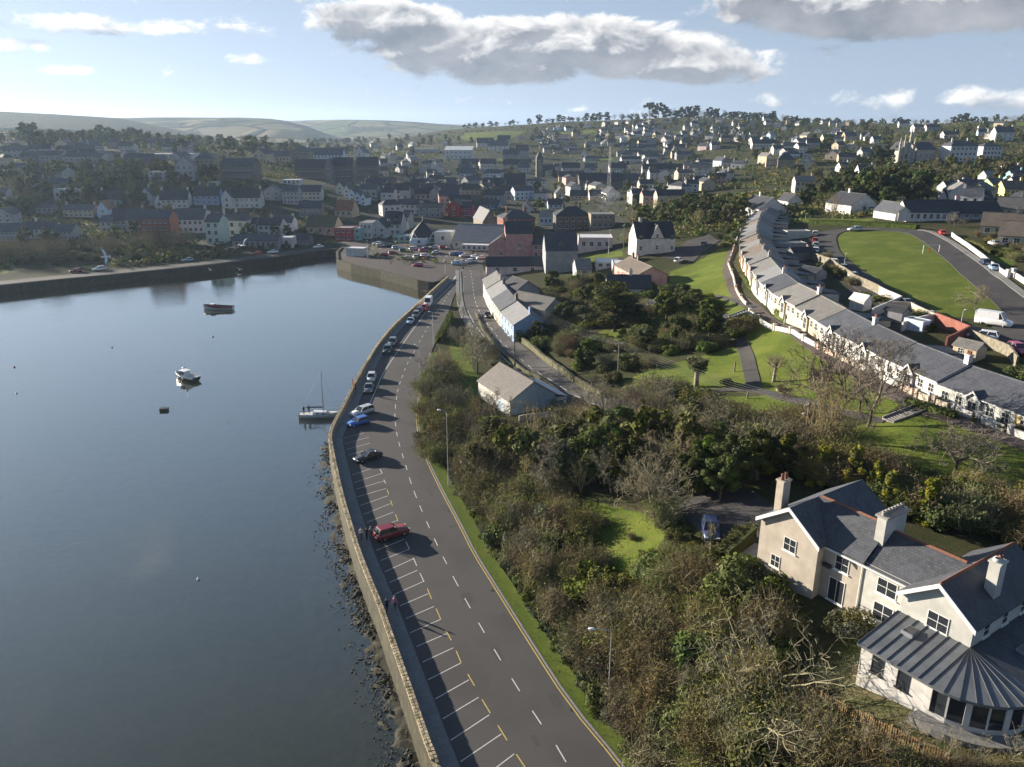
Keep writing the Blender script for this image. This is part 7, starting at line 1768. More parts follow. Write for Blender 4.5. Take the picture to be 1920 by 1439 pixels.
# woods and garden trees on the left slope
scatter([(0, 320), (330, 318), (420, 345), (420, 380), (260, 392), (120, 400), (0, 420)], 120, pick_tree({'far_dark': 3, 'far_olive': 3, 'far_bare': 2}, 6, 11, 'trees of the left slope', 'slope_tree'), 5)
scatter([(0, 440), (150, 430), (260, 410), (420, 405), (600, 410), (640, 420), (600, 455), (420, 452), (200, 470), (0, 480)], 45, pick_tree({'far_dark': 2, 'far_olive': 3, 'far_bare': 3}, 4.5, 7.5, 'trees among the quay houses', 'town_tree'), 6)
for px, py, s, k in [(430, 292, 15, 'far_olive'), (470, 288, 17, 'far_olive'), (500, 290, 13, 'far_dark'), (525, 286, 11, 'far_dark'), (60, 268, 17, 'far_dark'), (45, 270, 14, 'far_dark'), (190, 262, 13, 'far_dark'), (205, 262, 12, 'far_dark'), (245, 263, 13, 'far_dark'), (260, 264, 11, 'far_dark'), (330, 272, 9, 'far_bare'), (350, 274, 9, 'far_bare'), (585, 282, 9, 'far_dark'), (560, 283, 9, 'far_dark')]:
 tree(k, px, py, s, group='tall trees on the left crest', name='crest_tree', wide=1.3)
scatter([(0, 262), (300, 262), (560, 280), (560, 292), (420, 300), (200, 280), (0, 280)], 90, pick_tree({'far_dark': 3, 'far_olive': 3, 'far_bare': 3}, 6, 11, 'trees along the left crest', 'crest_tree'), 8)
scatter([(570, 262), (760, 258), (900, 262), (860, 280), (760, 292), (600, 285)], 100, pick_tree({'far_olive': 3, 'far_dark': 2, 'far_bare': 4}, 6, 11, 'trees in the valley beyond the town', 'valley_tree'), 11)
# trees among the town roofs and on the hill
scatter([(690, 310), (870, 300), (1000, 320), (1300, 300), (1400, 340), (1200, 395), (1000, 400), (800, 410), (690, 380)], 150, pick_tree({'far_olive': 3, 'far_dark': 3, 'far_bare': 2}, 4, 8.5, 'trees among the town roofs', 'town_tree'), 7)
scatter([(950, 268), (990, 252), (1100, 240), (1250, 229), (1480, 226), (1640, 238), (1700, 262), (1640, 300), (1450, 318), (1330, 312), (1200, 296), (1040, 292)], 270, pick_tree({'far_olive': 3, 'far_dark': 4, 'far_bare': 3}, 5, 11, 'trees among the hilltop houses', 'hill_tree'), 7)
scatter([(1700, 250), (1925, 240), (1925, 300), (1760, 285)], 50, pick_tree({'far_olive': 3, 'far_dark': 3, 'far_bare': 2}, 5, 10, 'trees near the right skyline', 'hill_tree'), 8)
SKY_T = [(1010, 'pine', 15), (1048, 'pine', 12), (1100, 'far_dark', 14), (1113, 'far_dark', 15), (1125, 'far_dark', 16), (1138, 'far_dark', 15), (1152, 'far_bare', 11), (1165, 'far_bare', 12), (1178, 'far_bare', 12), (1192, 'far_bare', 13), (1206, 'far_bare', 12), (1218, 'pine', 26), (1235, 'pine', 24), (1248, 'far_dark', 18), (1262, 'far_bare', 19), (1278, 'far_olive', 18),
   (1292, 'far_dark', 20), (1305, 'far_dark', 19), (1318, 'far_bare', 14), (1332, 'far_dark', 17), (1344, 'far_dark', 18), (1360, 'far_bare', 15), (1378, 'far_olive', 13), (1396, 'far_bare', 14), (1415, 'far_olive', 13), (1433, 'far_bare', 15), (1450, 'far_dark', 15), (1470, 'far_bare', 13), (970, 'far_bare', 9), (990, 'far_bare', 10), (930, 'far_olive', 8), (905, 'far_bare', 8),
   (1490, 'far_dark', 9), (1530, 'far_olive', 9), (1570, 'far_dark', 11), (1600, 'far_bare', 9), (1635, 'far_dark', 10), (1655, 'far_dark', 11), (1690, 'far_dark', 12), (1720, 'far_bare', 9), (1800, 'far_dark', 15), (1812, 'far_dark', 15), (1790, 'far_dark', 13), (1870, 'far_dark', 11), (1895, 'far_bare', 8), (870, 'far_olive', 8), (845, 'far_bare', 8), (1068, 'far_bare', 10), (1085, 'far_bare', 10), (1030, 'far_bare', 9)]
def crest(px):
 """the highest ground seen in this direction"""
 best = None
 for Y in range(1000, 1640, 12):
  x = (px - 960) / 1545 * Y; z = H(x, Y); e = (z - 50) / Y
  if best is None or e > best[0]: best = (e, x, Y, z)
 return best[1:]
for px, k, s in SKY_T: tree(k, size=s, at=crest(px), group='trees along the skyline', name='skyline_tree', wide=1.15 if k != 'pine' else 1.0)
for px in range(880, 1925, 9):
 if rp.random() < .8: tree(rp.choice(['far_dark', 'far_olive', 'far_bare', 'far_olive']), size=rp.uniform(6, 10) * (1.5 if 1180 < px < 1470 else 1), at=crest(px + rp.uniform(-4, 4)), group='trees along the skyline', name='skyline_tree', wide=1.35)
for px in range(-10, 560, 11):
 x_, y_, z_ = G(px + rp.uniform(-4, 4), 266 + rp.uniform(-4, 6)); tree(rp.choice(['far_dark', 'far_olive', 'far_bare']), size=rp.uniform(7, 11), at=(x_, y_, z_), group='trees along the left crest', name='crest_tree', wide=1.4)
# undergrowth and garden greenery that nobody could count, over the far slopes
g = LM(); Yr = np.exp(rv.uniform(math.log(290), math.log(1440), 26000)); Tr = rv.uniform(-.72, .72, 26000); xy = np.column_stack([Tr * Yr, Yr])
hz = [(o.location.x, o.location.y) for o in bpy.data.objects if o.type == 'EMPTY' and o.parent is None and 'category' in o and o.location.y > 280 and o['category'] not in ('tree',) and 'tree' not in o['category']]
hz = np.array(hz); keep = []
li = np.clip(np.round((np.log(Yr) - LY0) / LDY).astype(int), 0, NY - 1) * NT + np.clip(np.round((Tr + 1.15) / 2.3 * (NT - 1)).astype(int), 0, NT - 1)
ok = (cov[li, 0] < .3) & (~sea[li]) & (sdist(xy, WATER_POLY) > 14)
for poly in [CARPARK, JUNCTION] + [GP2(TOWNS[0])]: ok &= (sdist(xy, poly) > 3) | (rv.random(len(xy)) < (.18 if len(poly) > 11 else 0))
for i in np.where(ok)[0]:
 d_ = (hz[:, 0] - xy[i, 0]) ** 2 + (hz[:, 1] - xy[i, 1]) ** 2
 if d_.min() < 40 or (rough.size and mnoise.noise((xy[i, 0] * .02, xy[i, 1] * .02, 4)) < -.12): continue
 keep.append(i)
kinds_ = rv.integers(0, 4, len(keep))
for i, kd_ in zip(keep, kinds_):
 x_, y_ = xy[i]; s_ = rv.uniform(1.2, 2.9); z_ = H(x_, y_)
 g.blob((x_, y_, z_ + s_ * .35), (s_, s_, s_ * .75), 9, .85 + y_ * .0006, kd_, .3, 1.3)
print('undergrowth clumps', len(keep))
tag(inst('undergrowth', g.mesh('undergrowth', ['leaf_olive', 'leaf_dark', 'leaf_rust', 'leaf_mid'])), 'scrub and garden greenery filling the far slopes between the houses', 'undergrowth', kind='stuff')
# ------------------------------------------------------------------ vehicles
def paint(name, c, rough=.28, metal=0.0):
 m = mat('paint_' + name, c, tuple(x * .94 for x in c), 1.5, rough, spec=.55, metal=metal); b = [n for n in m.node_tree.nodes if n.type == 'BSDF_PRINCIPLED'][0]; b.inputs['Coat Weight'].default_value = .4
for n_, c_ in {'white': (.74, .74, .74), 'silver': (.48, .49, .50), 'grey': (.13, .135, .14), 'black': (.018, .018, .02), 'blue': (.035, .12, .42), 'darkblue': (.02, .035, .09), 'lightblue': (.24, .36, .48), 'red': (.36, .022, .025), 'brightred': (.55, .03, .03), 'maroon': (.20, .016, .022), 'green': (.02, .055, .04), 'magenta': (.36, .03, .10), 'beige': (.38, .33, .25)}.items(): paint(n_, c_)
mat('tyre', (.018, .018, .019), None, 6, .9); mat('rim', (.38, .38, .39), None, 6, .35, metal=.6); mat('lamp_glass', (.7, .7, .68), None, 3, .15, spec=.7); mat('tail_red', (.35, .02, .015), None, 3, .25); mat('trim', (.02, .02, .022), None, 3, .5)
CT = {  # length, width, body stations (x, half width, low, high), glass base x0 x1, roof x0 x1, belt, roof height
 'hatch': (4.1, 1.76, [(-.5, .74, .34, .60), (-.46, .90, .20, .72), (-.30, .98, .17, .84), (-.12, 1, .17, .93), (.30, 1, .17, .96), (.46, .94, .2, .93), (.5, .84, .3, .78)], (-.20, .47), (-.03, .40), .93, 1.48),
 'saloon': (4.6, 1.80, [(-.5, .74, .34, .60), (-.46, .90, .20, .70), (-.30, .98, .17, .80), (-.14, 1, .17, .90), (.28, 1, .17, .94), (.46, .93, .2, .92), (.5, .84, .3, .80)], (-.17, .36), (-.02, .22), .92, 1.43),
 'estate': (4.7, 1.82, [(-.5, .74, .34, .62), (-.46, .90, .20, .72), (-.30, .98, .17, .84), (-.14, 1, .17, .92), (.30, 1, .17, .95), (.47, .95, .2, .94), (.5, .88, .3, .85)], (-.18, .485), (-.03, .43), .93, 1.52),
 'suv': (4.5, 1.88, [(-.5, .76, .42, .72), (-.46, .92, .28, .88), (-.28, .99, .24, 1.0), (-.12, 1, .24, 1.06), (.30, 1, .24, 1.08), (.46, .95, .28, 1.06), (.5, .86, .4, .95)], (-.18, .48), (-.03, .41), 1.05, 1.68),
 'van': (5.7, 2.05, [(-.5, .80, .40, .80), (-.47, .92, .28, 1.0), (-.36, .99, .25, 1.20), (-.26, 1, .25, 1.36), (-.12, 1, .25, 1.40), (.49, 1, .25, 1.40), (.5, .98, .3, 1.38)], (-.30, .5), (-.18, .5), 1.36, 2.5)}
CARM = {}
def car_meshes(typ, col):
 key = (typ, col)
 if key in CARM: return CARM[key]
 L, W, st, (g0, g1), (r0, r1), belt, top = CT[typ]
 q = MB(); rows = []
 for (x, hw, zb, zt) in st:
  h = hw * W / 2; pr = [(h * .86, zb), (h, zb + (zt - zb) * .3), (h, zt - (zt - zb) * .3), (h * .93, zt)]
  rows.append([(x * L, y, z) for y, z in pr] + [(x * L, -y, z) for y, z in pr[::-1]])
 vs = [p for r_ in rows for p in r_]; fs = []
 for i in range(len(rows) - 1):
  for k in range(8): a, b = i * 8 + k, i * 8 + (k + 1) % 8; fs.append((a, b, b + 8, a + 8))
 fs.append(tuple(range(8))[::-1]); fs.append(tuple(range(len(vs) - 8, len(vs)))); q.add(vs, fs, 0, True)
 hb, ht = W / 2 * .92, W / 2 * (.76 if typ != 'van' else .88); zt = top
 # roof with pillars, in body colour
 rf = [(r0 * L, -ht, zt - .07), (r1 * L, -ht, zt - .07), (r1 * L, ht, zt - .07), (r0 * L, ht, zt - .07)]
 q.hexa(rf, [(p[0] * 1 + (.10 if i in (0, 3) else -.10), p[1] * .90, zt) for i, p in enumerate(rf)], 0)
 for sg in (-1, 1):
  for (xb, xt) in ((g0, r0), (g1, r1)): q.tube((xb * L, sg * hb, belt - .05), (xt * L, sg * ht, zt - .05), .055, n=5)
  q.tube(((g0 + g1) / 2 * L, sg * hb * 1.0, belt - .05), ((r0 + r1) / 2 * L, sg * ht, zt - .05), .04, n=5)
 if typ == 'van':
  x0 = -.16 * L
  q.hexa([(x0, -W / 2 * .985, 1.36), (.495 * L, -W / 2 * .985, 1.36), (.495 * L, W / 2 * .985, 1.36), (x0, W / 2 * .985, 1.36)], [(x0 + .15, -ht, zt - .03), (.49 * L, -ht, zt - .03), (.49 * L, ht, zt - .03), (x0 + .15, ht, zt - .03)], 0)
 body = q.mesh('body', M['paint_' + col])
 q = MB(); q.hexa([(g0 * L, -hb, belt - .06), (g1 * L, -hb, belt - .06), (g1 * L, hb, belt - .06), (g0 * L, hb, belt - .06)], [(r0 * L, -ht, zt - .06), (r1 * L, -ht, zt - .06), (r1 * L, ht, zt - .06), (r0 * L, ht, zt - .06)])
 win = q.mesh('window', M['glass'])
 R_ = .32 if typ not in ('suv', 'van') else .36
 q = MB(); q.lathe([(R_ * .62, -.10), (R_ * .96, -.10), (R_, -.07), (R_, .07), (R_ * .96, .10), (R_ * .62, .10)], 16, 0); w = q.mesh('wheel', M['tyre']); w.transform(Matrix.Rotation(PI / 2, 4, 'X'))
 q = MB(); q.lathe([(.02, -.105), (R_ * .25, -.105), (R_ * .6, -.085), (R_ * .63, -.05), (R_ * .63, .05), (R_ * .6, .085), (R_ * .25, .105), (.02, .105)], 10, 0); rm_e = q.mesh('rim', M['rim']); rm_e.transform(Matrix.Rotation(PI / 2, 4, 'X'))
 q = MB(); q.box(-.13, .06, -.16, .16, -.08, .08); hl = q.mesh('headlight', M['lamp_glass'])
 q = MB(); q.box(-.05, .06, -.14, .14, -.11, .11); tl = q.mesh('taillight', M['tail_red'])
 q = MB(); q.box(-.09, .09, -.12, .12, -.07, .07); mi = q.mesh('mirror', M['paint_' + col])
 q = MB(); q.box(-.012, .012, -.26, .26, -.06, .06); pl = q.mesh('number_plate', M['frame_white'])
 CARM[key] = (body, win, w, rm_e, hl, tl, mi, pl); return CARM[key]
def car(typ, col, px, py, nose, label, group=None, lod=1, name='car', z=None):
 """nose: a pixel towards which the front points"""
 if z is not None: x, y, zz = P(px, py, z); nx, ny, _ = P(nose[0], nose[1], z)
 else: x, y, zz = G(px, py); zz += lift(y) + .02; nx, ny, _ = P(nose[0], nose[1], zz)
 L, W, st, gl_, rf_, belt, top = CT[typ]
 rz = math.atan2(ny - y, nx - x) + PI
 me = car_meshes(typ, col); root = empty(name, (x, y, zz), rz, label, 'van' if typ == 'van' else 'car', group)
 inst('body', me[0], root); inst('window', me[1], root)
 for sx in (-.31, .29):
  for sy in (-1, 1):
   w = inst('wheel', me[2], root, (sx * L, sy * (W / 2 - .11), .32 if typ not in ('suv', 'van') else .36))
   if lod == 0: inst('rim', me[3], w)
 if lod <= 1:
  b = st[1]; e = st[-2]
  for sy in (-1, 1):
   inst('headlight', me[4], root, (-.462 * L, sy * W / 2 * .68, b[3] - .10)); inst('taillight', me[5], root, (.485 * L, sy * W / 2 * .74, e[3] - .18))
   if lod == 0: inst('mirror', me[6], root, (gl_[0] * L + .25, sy * (W / 2 + .07), belt + .04))
  inst('number_plate', me[7], root, (-.495 * L, 0, .42)); inst('number_plate', me[7], root, (.502 * L, 0, .55))
 return root
pw = 'cars parked along the sea wall'
car('suv', 'maroon', 735, 1006, (790, 990), 'dark red car with a black glass roof parked beside the walkers', pw, 0, z=0)
car('saloon', 'black', 690, 862, (660, 871), 'black saloon parked across the bays by the sea wall', pw, 0, z=0)
car('hatch', 'blue', 672, 797, (640, 806), 'bright blue hatchback nose to the sea wall', pw, 0, z=0)
car('estate', 'silver', 679, 777, (645, 788), 'silver hatchback next to the bright blue one', pw, 0, z=0)
car('saloon', 'grey', 692, 733, (684, 760), 'dark grey saloon parked behind the white-fronted car facing the camera', pw, 0, z=0)
car('hatch', 'silver', 697, 713, (690, 735), 'pale silver car parked just behind the dark grey saloon', pw, 0, z=0)
car('suv', 'green', 727, 661, (719, 680), 'dark green car, nearer of the dark pair half way along the sea wall', pw, 0, z=0)
car('suv', 'grey', 736, 647, (727, 665), 'charcoal car, farther of the dark pair half way along the sea wall', pw, 0, z=0)
car('saloon', 'lightblue', 770, 606, (760, 622), 'light blue car nearest in the line at the far end of the sea wall', pw, z=0)
car('estate', 'grey', 780, 594, (771, 608), 'dark car second in the line at the far end of the sea wall', pw, z=0)
car('hatch', 'darkblue', 787, 587, (778, 600), 'dark blue car between the dark one and the red one', pw, z=0)
car('hatch', 'brightred', 796, 581, (787, 594), 'red car in front of the small white van', pw, z=0)
car('van', 'white', 803, 573, (794, 586), 'small white van parked at the far end of the sea wall', pw, name='van', z=0)
car('hatch', 'black', 914, 596, (921, 606), 'black car driving down the upper road', None, 0)
for t_, c_, px, py, n_, lb in [('estate', 'white', 186, 507, (160, 510), 'white car parked on the far quay right of the lawn'), ('hatch', 'maroon', 142, 511, (120, 513), 'dark car with a bright windscreen on the far left quay'), ('saloon', 'lightblue', 352, 490, (330, 492), 'pale blue car on the far quay before the white wall'),
      ('hatch', 'red', 482, 478, (470, 479), 'red car on the far quay beside the white one'), ('saloon', 'white', 512, 475, (490, 477), 'white car right of the red one on the far quay'), ('saloon', 'white', 597, 465, (570, 467), 'white car alone near the pier end of the far quay')]:
 car(t_, c_, px, py, n_, lb, 'cars on the far quay', z=0.0)
car('van', 'white', 1862, 612, (1935, 622), 'large white van with a high roof on the estate road', None, 0, 'van')
car('estate', 'white', 1840, 637, (1800, 630), 'white estate car above the brick yard wall', 'cars on the estate road', 0)
car('hatch', 'magenta', 1908, 663, (1930, 672), 'crimson hatchback at the right edge', 'cars on the estate road', 0)
car('saloon', 'silver', 1746, 600, (1785, 610), 'silver saloon behind the curved cream garden wall', 'cars on the estate road', 0)
car('saloon', 'grey', 1696, 574, (1670, 562), 'dark car half hidden behind the white yard wall', 'cars on the estate road')
for t_, c_, px, py, n_, lb in [('hatch', 'silver', 1597, 522, (1570, 500), 'silver car nearest in the curved row by the stone yard wall'), ('hatch', 'grey', 1580, 507, (1560, 490), 'dark grey car second in the curved row by the stone yard wall'), ('suv', 'white', 1562, 498, (1548, 480), 'white car third in the curved row by the stone yard wall'),
      ('hatch', 'grey', 1546, 486, (1532, 470), 'grey car at the turn of the curved row'), ('hatch', 'white', 1529, 474, (1529, 440), 'white car nearest in the tight row behind the far terrace'), ('hatch', 'silver', 1529, 464, (1529, 440), 'silver car second in the tight row behind the far terrace'),
      ('hatch', 'red', 1528, 455, (1528, 430), 'maroon car third in the tight row behind the far terrace'), ('hatch', 'white', 1528, 442, (1528, 425), 'white car farthest in the tight row behind the far terrace'), ('estate', 'silver', 1602, 434, (1570, 434), 'silver estate car at the head of the green'),
      ('hatch', 'brightred', 1766, 441, (1750, 430), 'bright red car by the garden wall at the top of the right road'), ('hatch', 'darkblue', 1846, 497, (1830, 485), 'dark blue car parked before the light blue one'), ('saloon', 'lightblue', 1862, 507, (1840, 490), 'light blue car by the white gate piers'),
      ('saloon', 'silver', 1866, 462, (1890, 466), 'silver car in a driveway behind the white wall'), ('hatch', 'grey', 1398, 402, (1420, 400), 'grey car in front of the white gabled bungalow'), ('hatch', 'darkblue', 1385, 408, (1410, 406), 'dark car nearer in front of the white gabled bungalow'),
      ('suv', 'white', 1272, 493, (1300, 480), 'white car below the big white gabled house'), ('hatch', 'darkblue', 1320, 461, (1330, 450), 'dark blue car in the yard right of the big white gabled house'), ('hatch', 'silver', 1232, 585, (1240, 600), 'silver car under the white carport'),
      ('hatch', 'darkblue', 1332, 1004, (1338, 1040), 'dark blue car parked in the dark driveway by the bare trunk'), ('hatch', 'white', 860, 445, (880, 444), 'white car by the white block at the car park top')]:
 car(t_, c_, px, py, n_, lb, 'parked cars on the right' if px > 1000 else 'cars in the car park')
# the pay-and-display car park
CARS = [(707, 457, 'white', 'hatch'), (714, 461, 'silver', 'hatch'), (722, 459, 'grey', 'hatch'), (731, 461, 'black', 'saloon'), (744, 465, 'lightblue', 'hatch'), (757, 470, 'green', 'hatch'), (719, 478, 'red', 'saloon'), (737, 475, 'maroon', 'hatch'), (776, 467, 'silver', 'hatch'), (785, 464, 'grey', 'hatch'),
  (794, 470, 'magenta', 'hatch'), (802, 467, 'black', 'hatch'), (813, 465, 'silver', 'suv'), (820, 474, 'silver', 'saloon'), (764, 485, 'beige', 'saloon'), (790, 484, 'red', 'hatch'), (798, 480, 'white', 'hatch'), (784, 482, 'silver', 'hatch'), (784, 498, 'magenta', 'hatch'), (852, 478, 'darkblue', 'hatch'),
  (863, 478, 'blue', 'suv'), (871, 480, 'silver', 'saloon'), (857, 495, 'lightblue', 'hatch'), (868, 493, 'silver', 'hatch'), (878, 491, 'white', 'hatch'), (887, 490, 'silver', 'hatch'), (893, 482, 'white', 'saloon'), (902, 484, 'silver', 'hatch'), (845, 466, 'grey', 'hatch'), (832, 464, 'red', 'hatch')]
CNM = {'lightblue': 'light blue', 'darkblue': 'dark blue', 'magenta': 'crimson'}
CPW = ['at the back left of the car park', 'near the pavilion', 'in the middle of the car park', 'on the harbour side of the car park', 'by the road side of the car park', 'in the back row of the car park']
for i, (px, py, c_, t_) in enumerate(CARS):
 nb = min((c for j, c in enumerate(CARS) if j != i), key=lambda c: math.hypot(c[0] - px, (c[1] - py) * 2))
 car(t_, c_, px, py + 2, (px + (20 if i % 3 else -20), py + (4 if px > 840 else 1)), '%s %s in the car park, %s a %s car' % (CNM.get(c_, c_), {'suv': 'tall car'}.get(t_, t_), 'left of' if px < nb[0] else 'right of', CNM.get(nb[2], nb[2])), 'cars in the car park', 2, z=.012)
# ------------------------------------------------------------------ boats, buoys, gulls
mat('hull_white', (.70, .71, .72), (.62, .63, .64), 2, .4); mat('hull_navy', (.03, .035, .06), (.022, .026, .045), 2, .4); mat('hull_dark', (.035, .045, .04), None, 2, .5); mat('deck_red', (.30, .065, .05), (.22, .05, .04), 3, .7); mat('deck_pale', (.55, .55, .53), (.46, .46, .45), 3, .7)
mat('stripe_blue', (.04, .12, .32), None, 3, .5); mat('orange', (.62, .16, .03), None, 3, .7); mat('spar', (.16, .13, .11), None, 3, .5); mat('canvas_blue', (.05, .09, .16), None, 3, .8); mat('feather_white', (.80, .80, .80), (.72, .72, .73), 6, .8); mat('feather_grey', (.42, .43, .45), None, 6, .8); mat('feather_black', (.03, .03, .03), None, 6, .8); mat('beak_yellow', (.55, .38, .05), None, 6, .6)
def hull_rings(L, W, zb, zs, bow=.25, transom=.8, n=15, flare=.12):
 """rows of points from bow (-x) to stern; each row keel, chine, sheer"""
 rows = []
 for i in range(n):
  t = i / (n - 1); x = -L / 2 + L * t
  w = W / 2 * (min(1, (t / .42)) ** .62 if t < .42 else 1 - (1 - transom) * ((t - .42) / .58) ** 2)
  s = zs + bow * (1 - t) ** 2 + .04 * t * t
  rows.append([(x + (.0 if t > .02 else L * .03), 0, zb + .25 * (1 - t) ** 3), (x, w * (.72 - flare), zb + (s - zb) * .38), (x, w * .94, zb + (s - zb) * .74), (x, w, s)])
 return rows
def hull_build(root, rows, mats, bands, deck, inset=.08, rail=None):
 q = MB(); n = len(rows)
 for i in range(n - 1):
  a, b = rows[i], rows[i + 1]
  for k in range(3):
   for sg in (1, -1):
    p = [(*a[k][:1], sg * a[k][1], a[k][2]), (b[k][0], sg * b[k][1], b[k][2]), (b[k + 1][0], sg * b[k + 1][1], b[k + 1][2]), (a[k + 1][0], sg * a[k + 1][1], a[k + 1][2])]
    q.face(p if sg < 0 else p[::-1], bands[k], True)
 e = rows[-1]; q.face([(p[0], p[1], p[2]) for p in e] + [(p[0], -p[1], p[2]) for p in e[::-1]], bands[1])
 q.build('hull', mats, root)
 q = MB()
 for i in range(n - 1):
  a, b = rows[i][3], rows[i + 1][3]; q.face([(a[0], -a[1] * .95, a[2] - inset), (b[0], -b[1] * .95, b[2] - inset), (b[0], b[1] * .95, b[2] - inset), (a[0], a[1] * .95, a[2] - inset)])
 q.build('deck', deck, root)
 q = MB()
 for sg in (1, -1): q.path([(r_[3][0], sg * r_[3][1], r_[3][2]) for r_ in rows], .045, 5)
 q.build('gunwale', rail or mats[-1], root)
x, y, _ = P(410, 581, WATER_Z)
t = 0.1646
ob = empty('open_boat', (x, y, WATER_Z), R(-2), 'long open boat with dark upper hull, white band and red deck, moored far out', 'boat', None)
rows = hull_rings(9.3, 2.9, -.35, 1.05, .6, .75)
hull_build(ob, rows, [M['hull_navy'], M['hull_white'], M['hull_navy'], M['hull_navy']], [1, 1, 0], M['deck_red'], .35, M['deck_red'])
q = MB(); q.box(-2.3, -1.2, -.75, .75, .7, 1.75, 0); q.box(-2.35, -1.1, -.8, .8, 1.75, 1.83, 1); q.build('wheelhouse', [M['deck_red'], M['hull_white']], ob)
q = MB(); q.box(-2.33, -2.31, -.62, .62, 1.2, 1.7); q.build('windscreen', M['glass'], ob)
q = MB(); q.tube((-1.4, 0, 1.8), (-1.4, 0, 3.0), .04, n=5); q.build('mast', M['spar'], ob)
for x_ in (.3, 1.6, 2.9):
 q = MB(); q.box(x_ - .15, x_ + .15, -1.2, 1.2, .62, .72); q.build('thwart', M['timber'], ob)
x, y, _ = P(350, 712, WATER_Z)
mb = empty('motor_boat', (x, y, WATER_Z), R(-28), 'small white cabin motor boat with a dark hull in the middle of the harbour', 'boat', None)
rows = hull_rings(6.6, 2.5, -.3, .95, .55, .9)
hull_build(mb, rows, [M['hull_dark'], M['hull_white']], [0, 0, 1], M['deck_pale'], .22, M['hull_white'])
q = MB(); q.hexa([(-1.7, -.85, .75), (.5, -.85, .75), (.5, .85, .75), (-1.7, .85, .75)], [(-1.25, -.72, 2.05), (.4, -.72, 2.05), (.4, .72, 2.05), (-1.25, .72, 2.05)], 0); q.build('cabin', M['hull_white'], mb)
q = MB(); q.box(-1.4, .75, -.9, .9, 2.05, 2.14); q.build('cabin_roof', M['hull_white'], mb)
for (a, b_, c_, d_) in [((-1.58, -.70, 1.3), (-1.58, .70, 1.3), (-1.36, .64, 1.95), (-1.36, -.64, 1.95)), ((-1.35, -.83, 1.3), (.35, -.83, 1.3), (.3, -.765, 1.92), (-1.15, -.765, 1.92)), ((.35, .83, 1.3), (-1.35, .83, 1.3), (-1.15, .765, 1.92), (.3, .765, 1.92))]:
 q = MB(); q.face([a, b_, c_, d_]); q.build('window', M['glass'], mb)
q = MB(); q.lathe([(.05, 2.1), (.05, 2.5), (.38, 2.55), (.40, 2.72), (.2, 2.85), (.02, 2.87)], 12, 0, (-.4, 0, 0)); q.build('radar', M['hull_white'], mb)
q = MB(); q.tube((-.4, 0, 2.8), (-.45, 0, 4.1), .02, n=4); q.build('aerial', M['hull_white'], mb)
q = MB(); q.box(.9, 1.9, -.5, .5, .72, 1.05); q.build('engine_box', M['deck_pale'], mb)
for x_ in (-1.0, .4):
 q = MB(); q.lathe([(.02, .3), (.12, .36), (.12, .8), (.02, .86)], 8, 0, (x_, -1.36, 0)); q.build('fender', M['hull_white'], mb)
x, y, _ = P(600, 783, WATER_Z)
yt = empty('sailing_yacht', (x, y, WATER_Z), R(184), 'white sailing yacht with bare mast moored at the bend of the sea wall', 'boat', None)
rows = hull_rings(7.8, 2.5, -.4, .85, .3, .72, 17)
hull_build(yt, rows, [M['hull_white'], M['hull_white'], M['stripe_blue']], [0, 0, 0], M['deck_pale'], .04, M['stripe_blue'])
q = MB(); q.hexa([(-1.7, -.72, .8), (1.3, -.85, .8), (1.3, .85, .8), (-1.7, .72, .8)], [(-1.3, -.55, 1.22), (1.15, -.7, 1.3), (1.15, .7, 1.3), (-1.3, .55, 1.22)]); q.build('cabin', M['hull_white'], yt)
for sg in (-1, 1):
 for x_ in (-.8, .3):
  q = MB(); q.face([(x_ - .32, sg * .765, .95), (x_ + .32, sg * .80, .95), (x_ + .3, sg * .745, 1.14), (x_ - .3, sg * .71, 1.14)][::sg]); q.build('window', M['glass'], yt)
q = MB(); q.tube((-.75, 0, .9), (-.85, 0, 9.3), .07, .05, 7); q.build('mast', M['spar'], yt)
q = MB(); q.tube((-.78, 0, 2.0), (2.5, 0, 2.05), .05, n=6); q.build('boom', M['spar'], yt)
q = MB(); q.tube((-.6, 0, 2.12), (2.4, 0, 2.17), .13, .09, 7); q.build('sail_cover', M['canvas_blue'], yt)
for (a, b_) in (((-.85, 0, 9.2), (-3.85, 0, 1.2)), ((-.85, 0, 9.2), (3.8, 0, .95)), ((-.8, 0, 6), (-.75, 1.15, .9)), ((-.8, 0, 6), (-.75, -1.15, .9))):
 q = MB(); q.tube(a, b_, .014, n=3); q.build('stay', M['dark_metal'], yt)
q = MB(); q.box(1.5, 3.4, -.65, .65, .55, .83); q.build('cockpit', M['deck_pale'], yt)
for sg in (-1, 1):
 q = MB(); pts__ = [(-3.5, sg * .35, 1.75), (-1.5, sg * 1.05, 1.5), (1.5, sg * 1.2, 1.42), (3.6, sg * .9, 1.45)]; q.path(pts__, .015, 4)
 for p in pts__: q.tube(p, (p[0], p[1], .85), .018, n=4)
 q.build('guard_rail', M['galvanised'], yt)
x, y, _ = P(308, 770, WATER_Z); q = MB(); q.box(-.75, .75, -.5, .5, -.3, .45, 0); q.box(-.8, .8, -.55, .55, .45, .52, 0); q.lathe([(.1, .5), (.1, .7), (.02, .72)], 7, 0); tag(q.build('mooring_float', M['hull_dark'], None, (x, y, WATER_Z), .1), 'dark square mooring float out on the water left of the yacht', 'float')
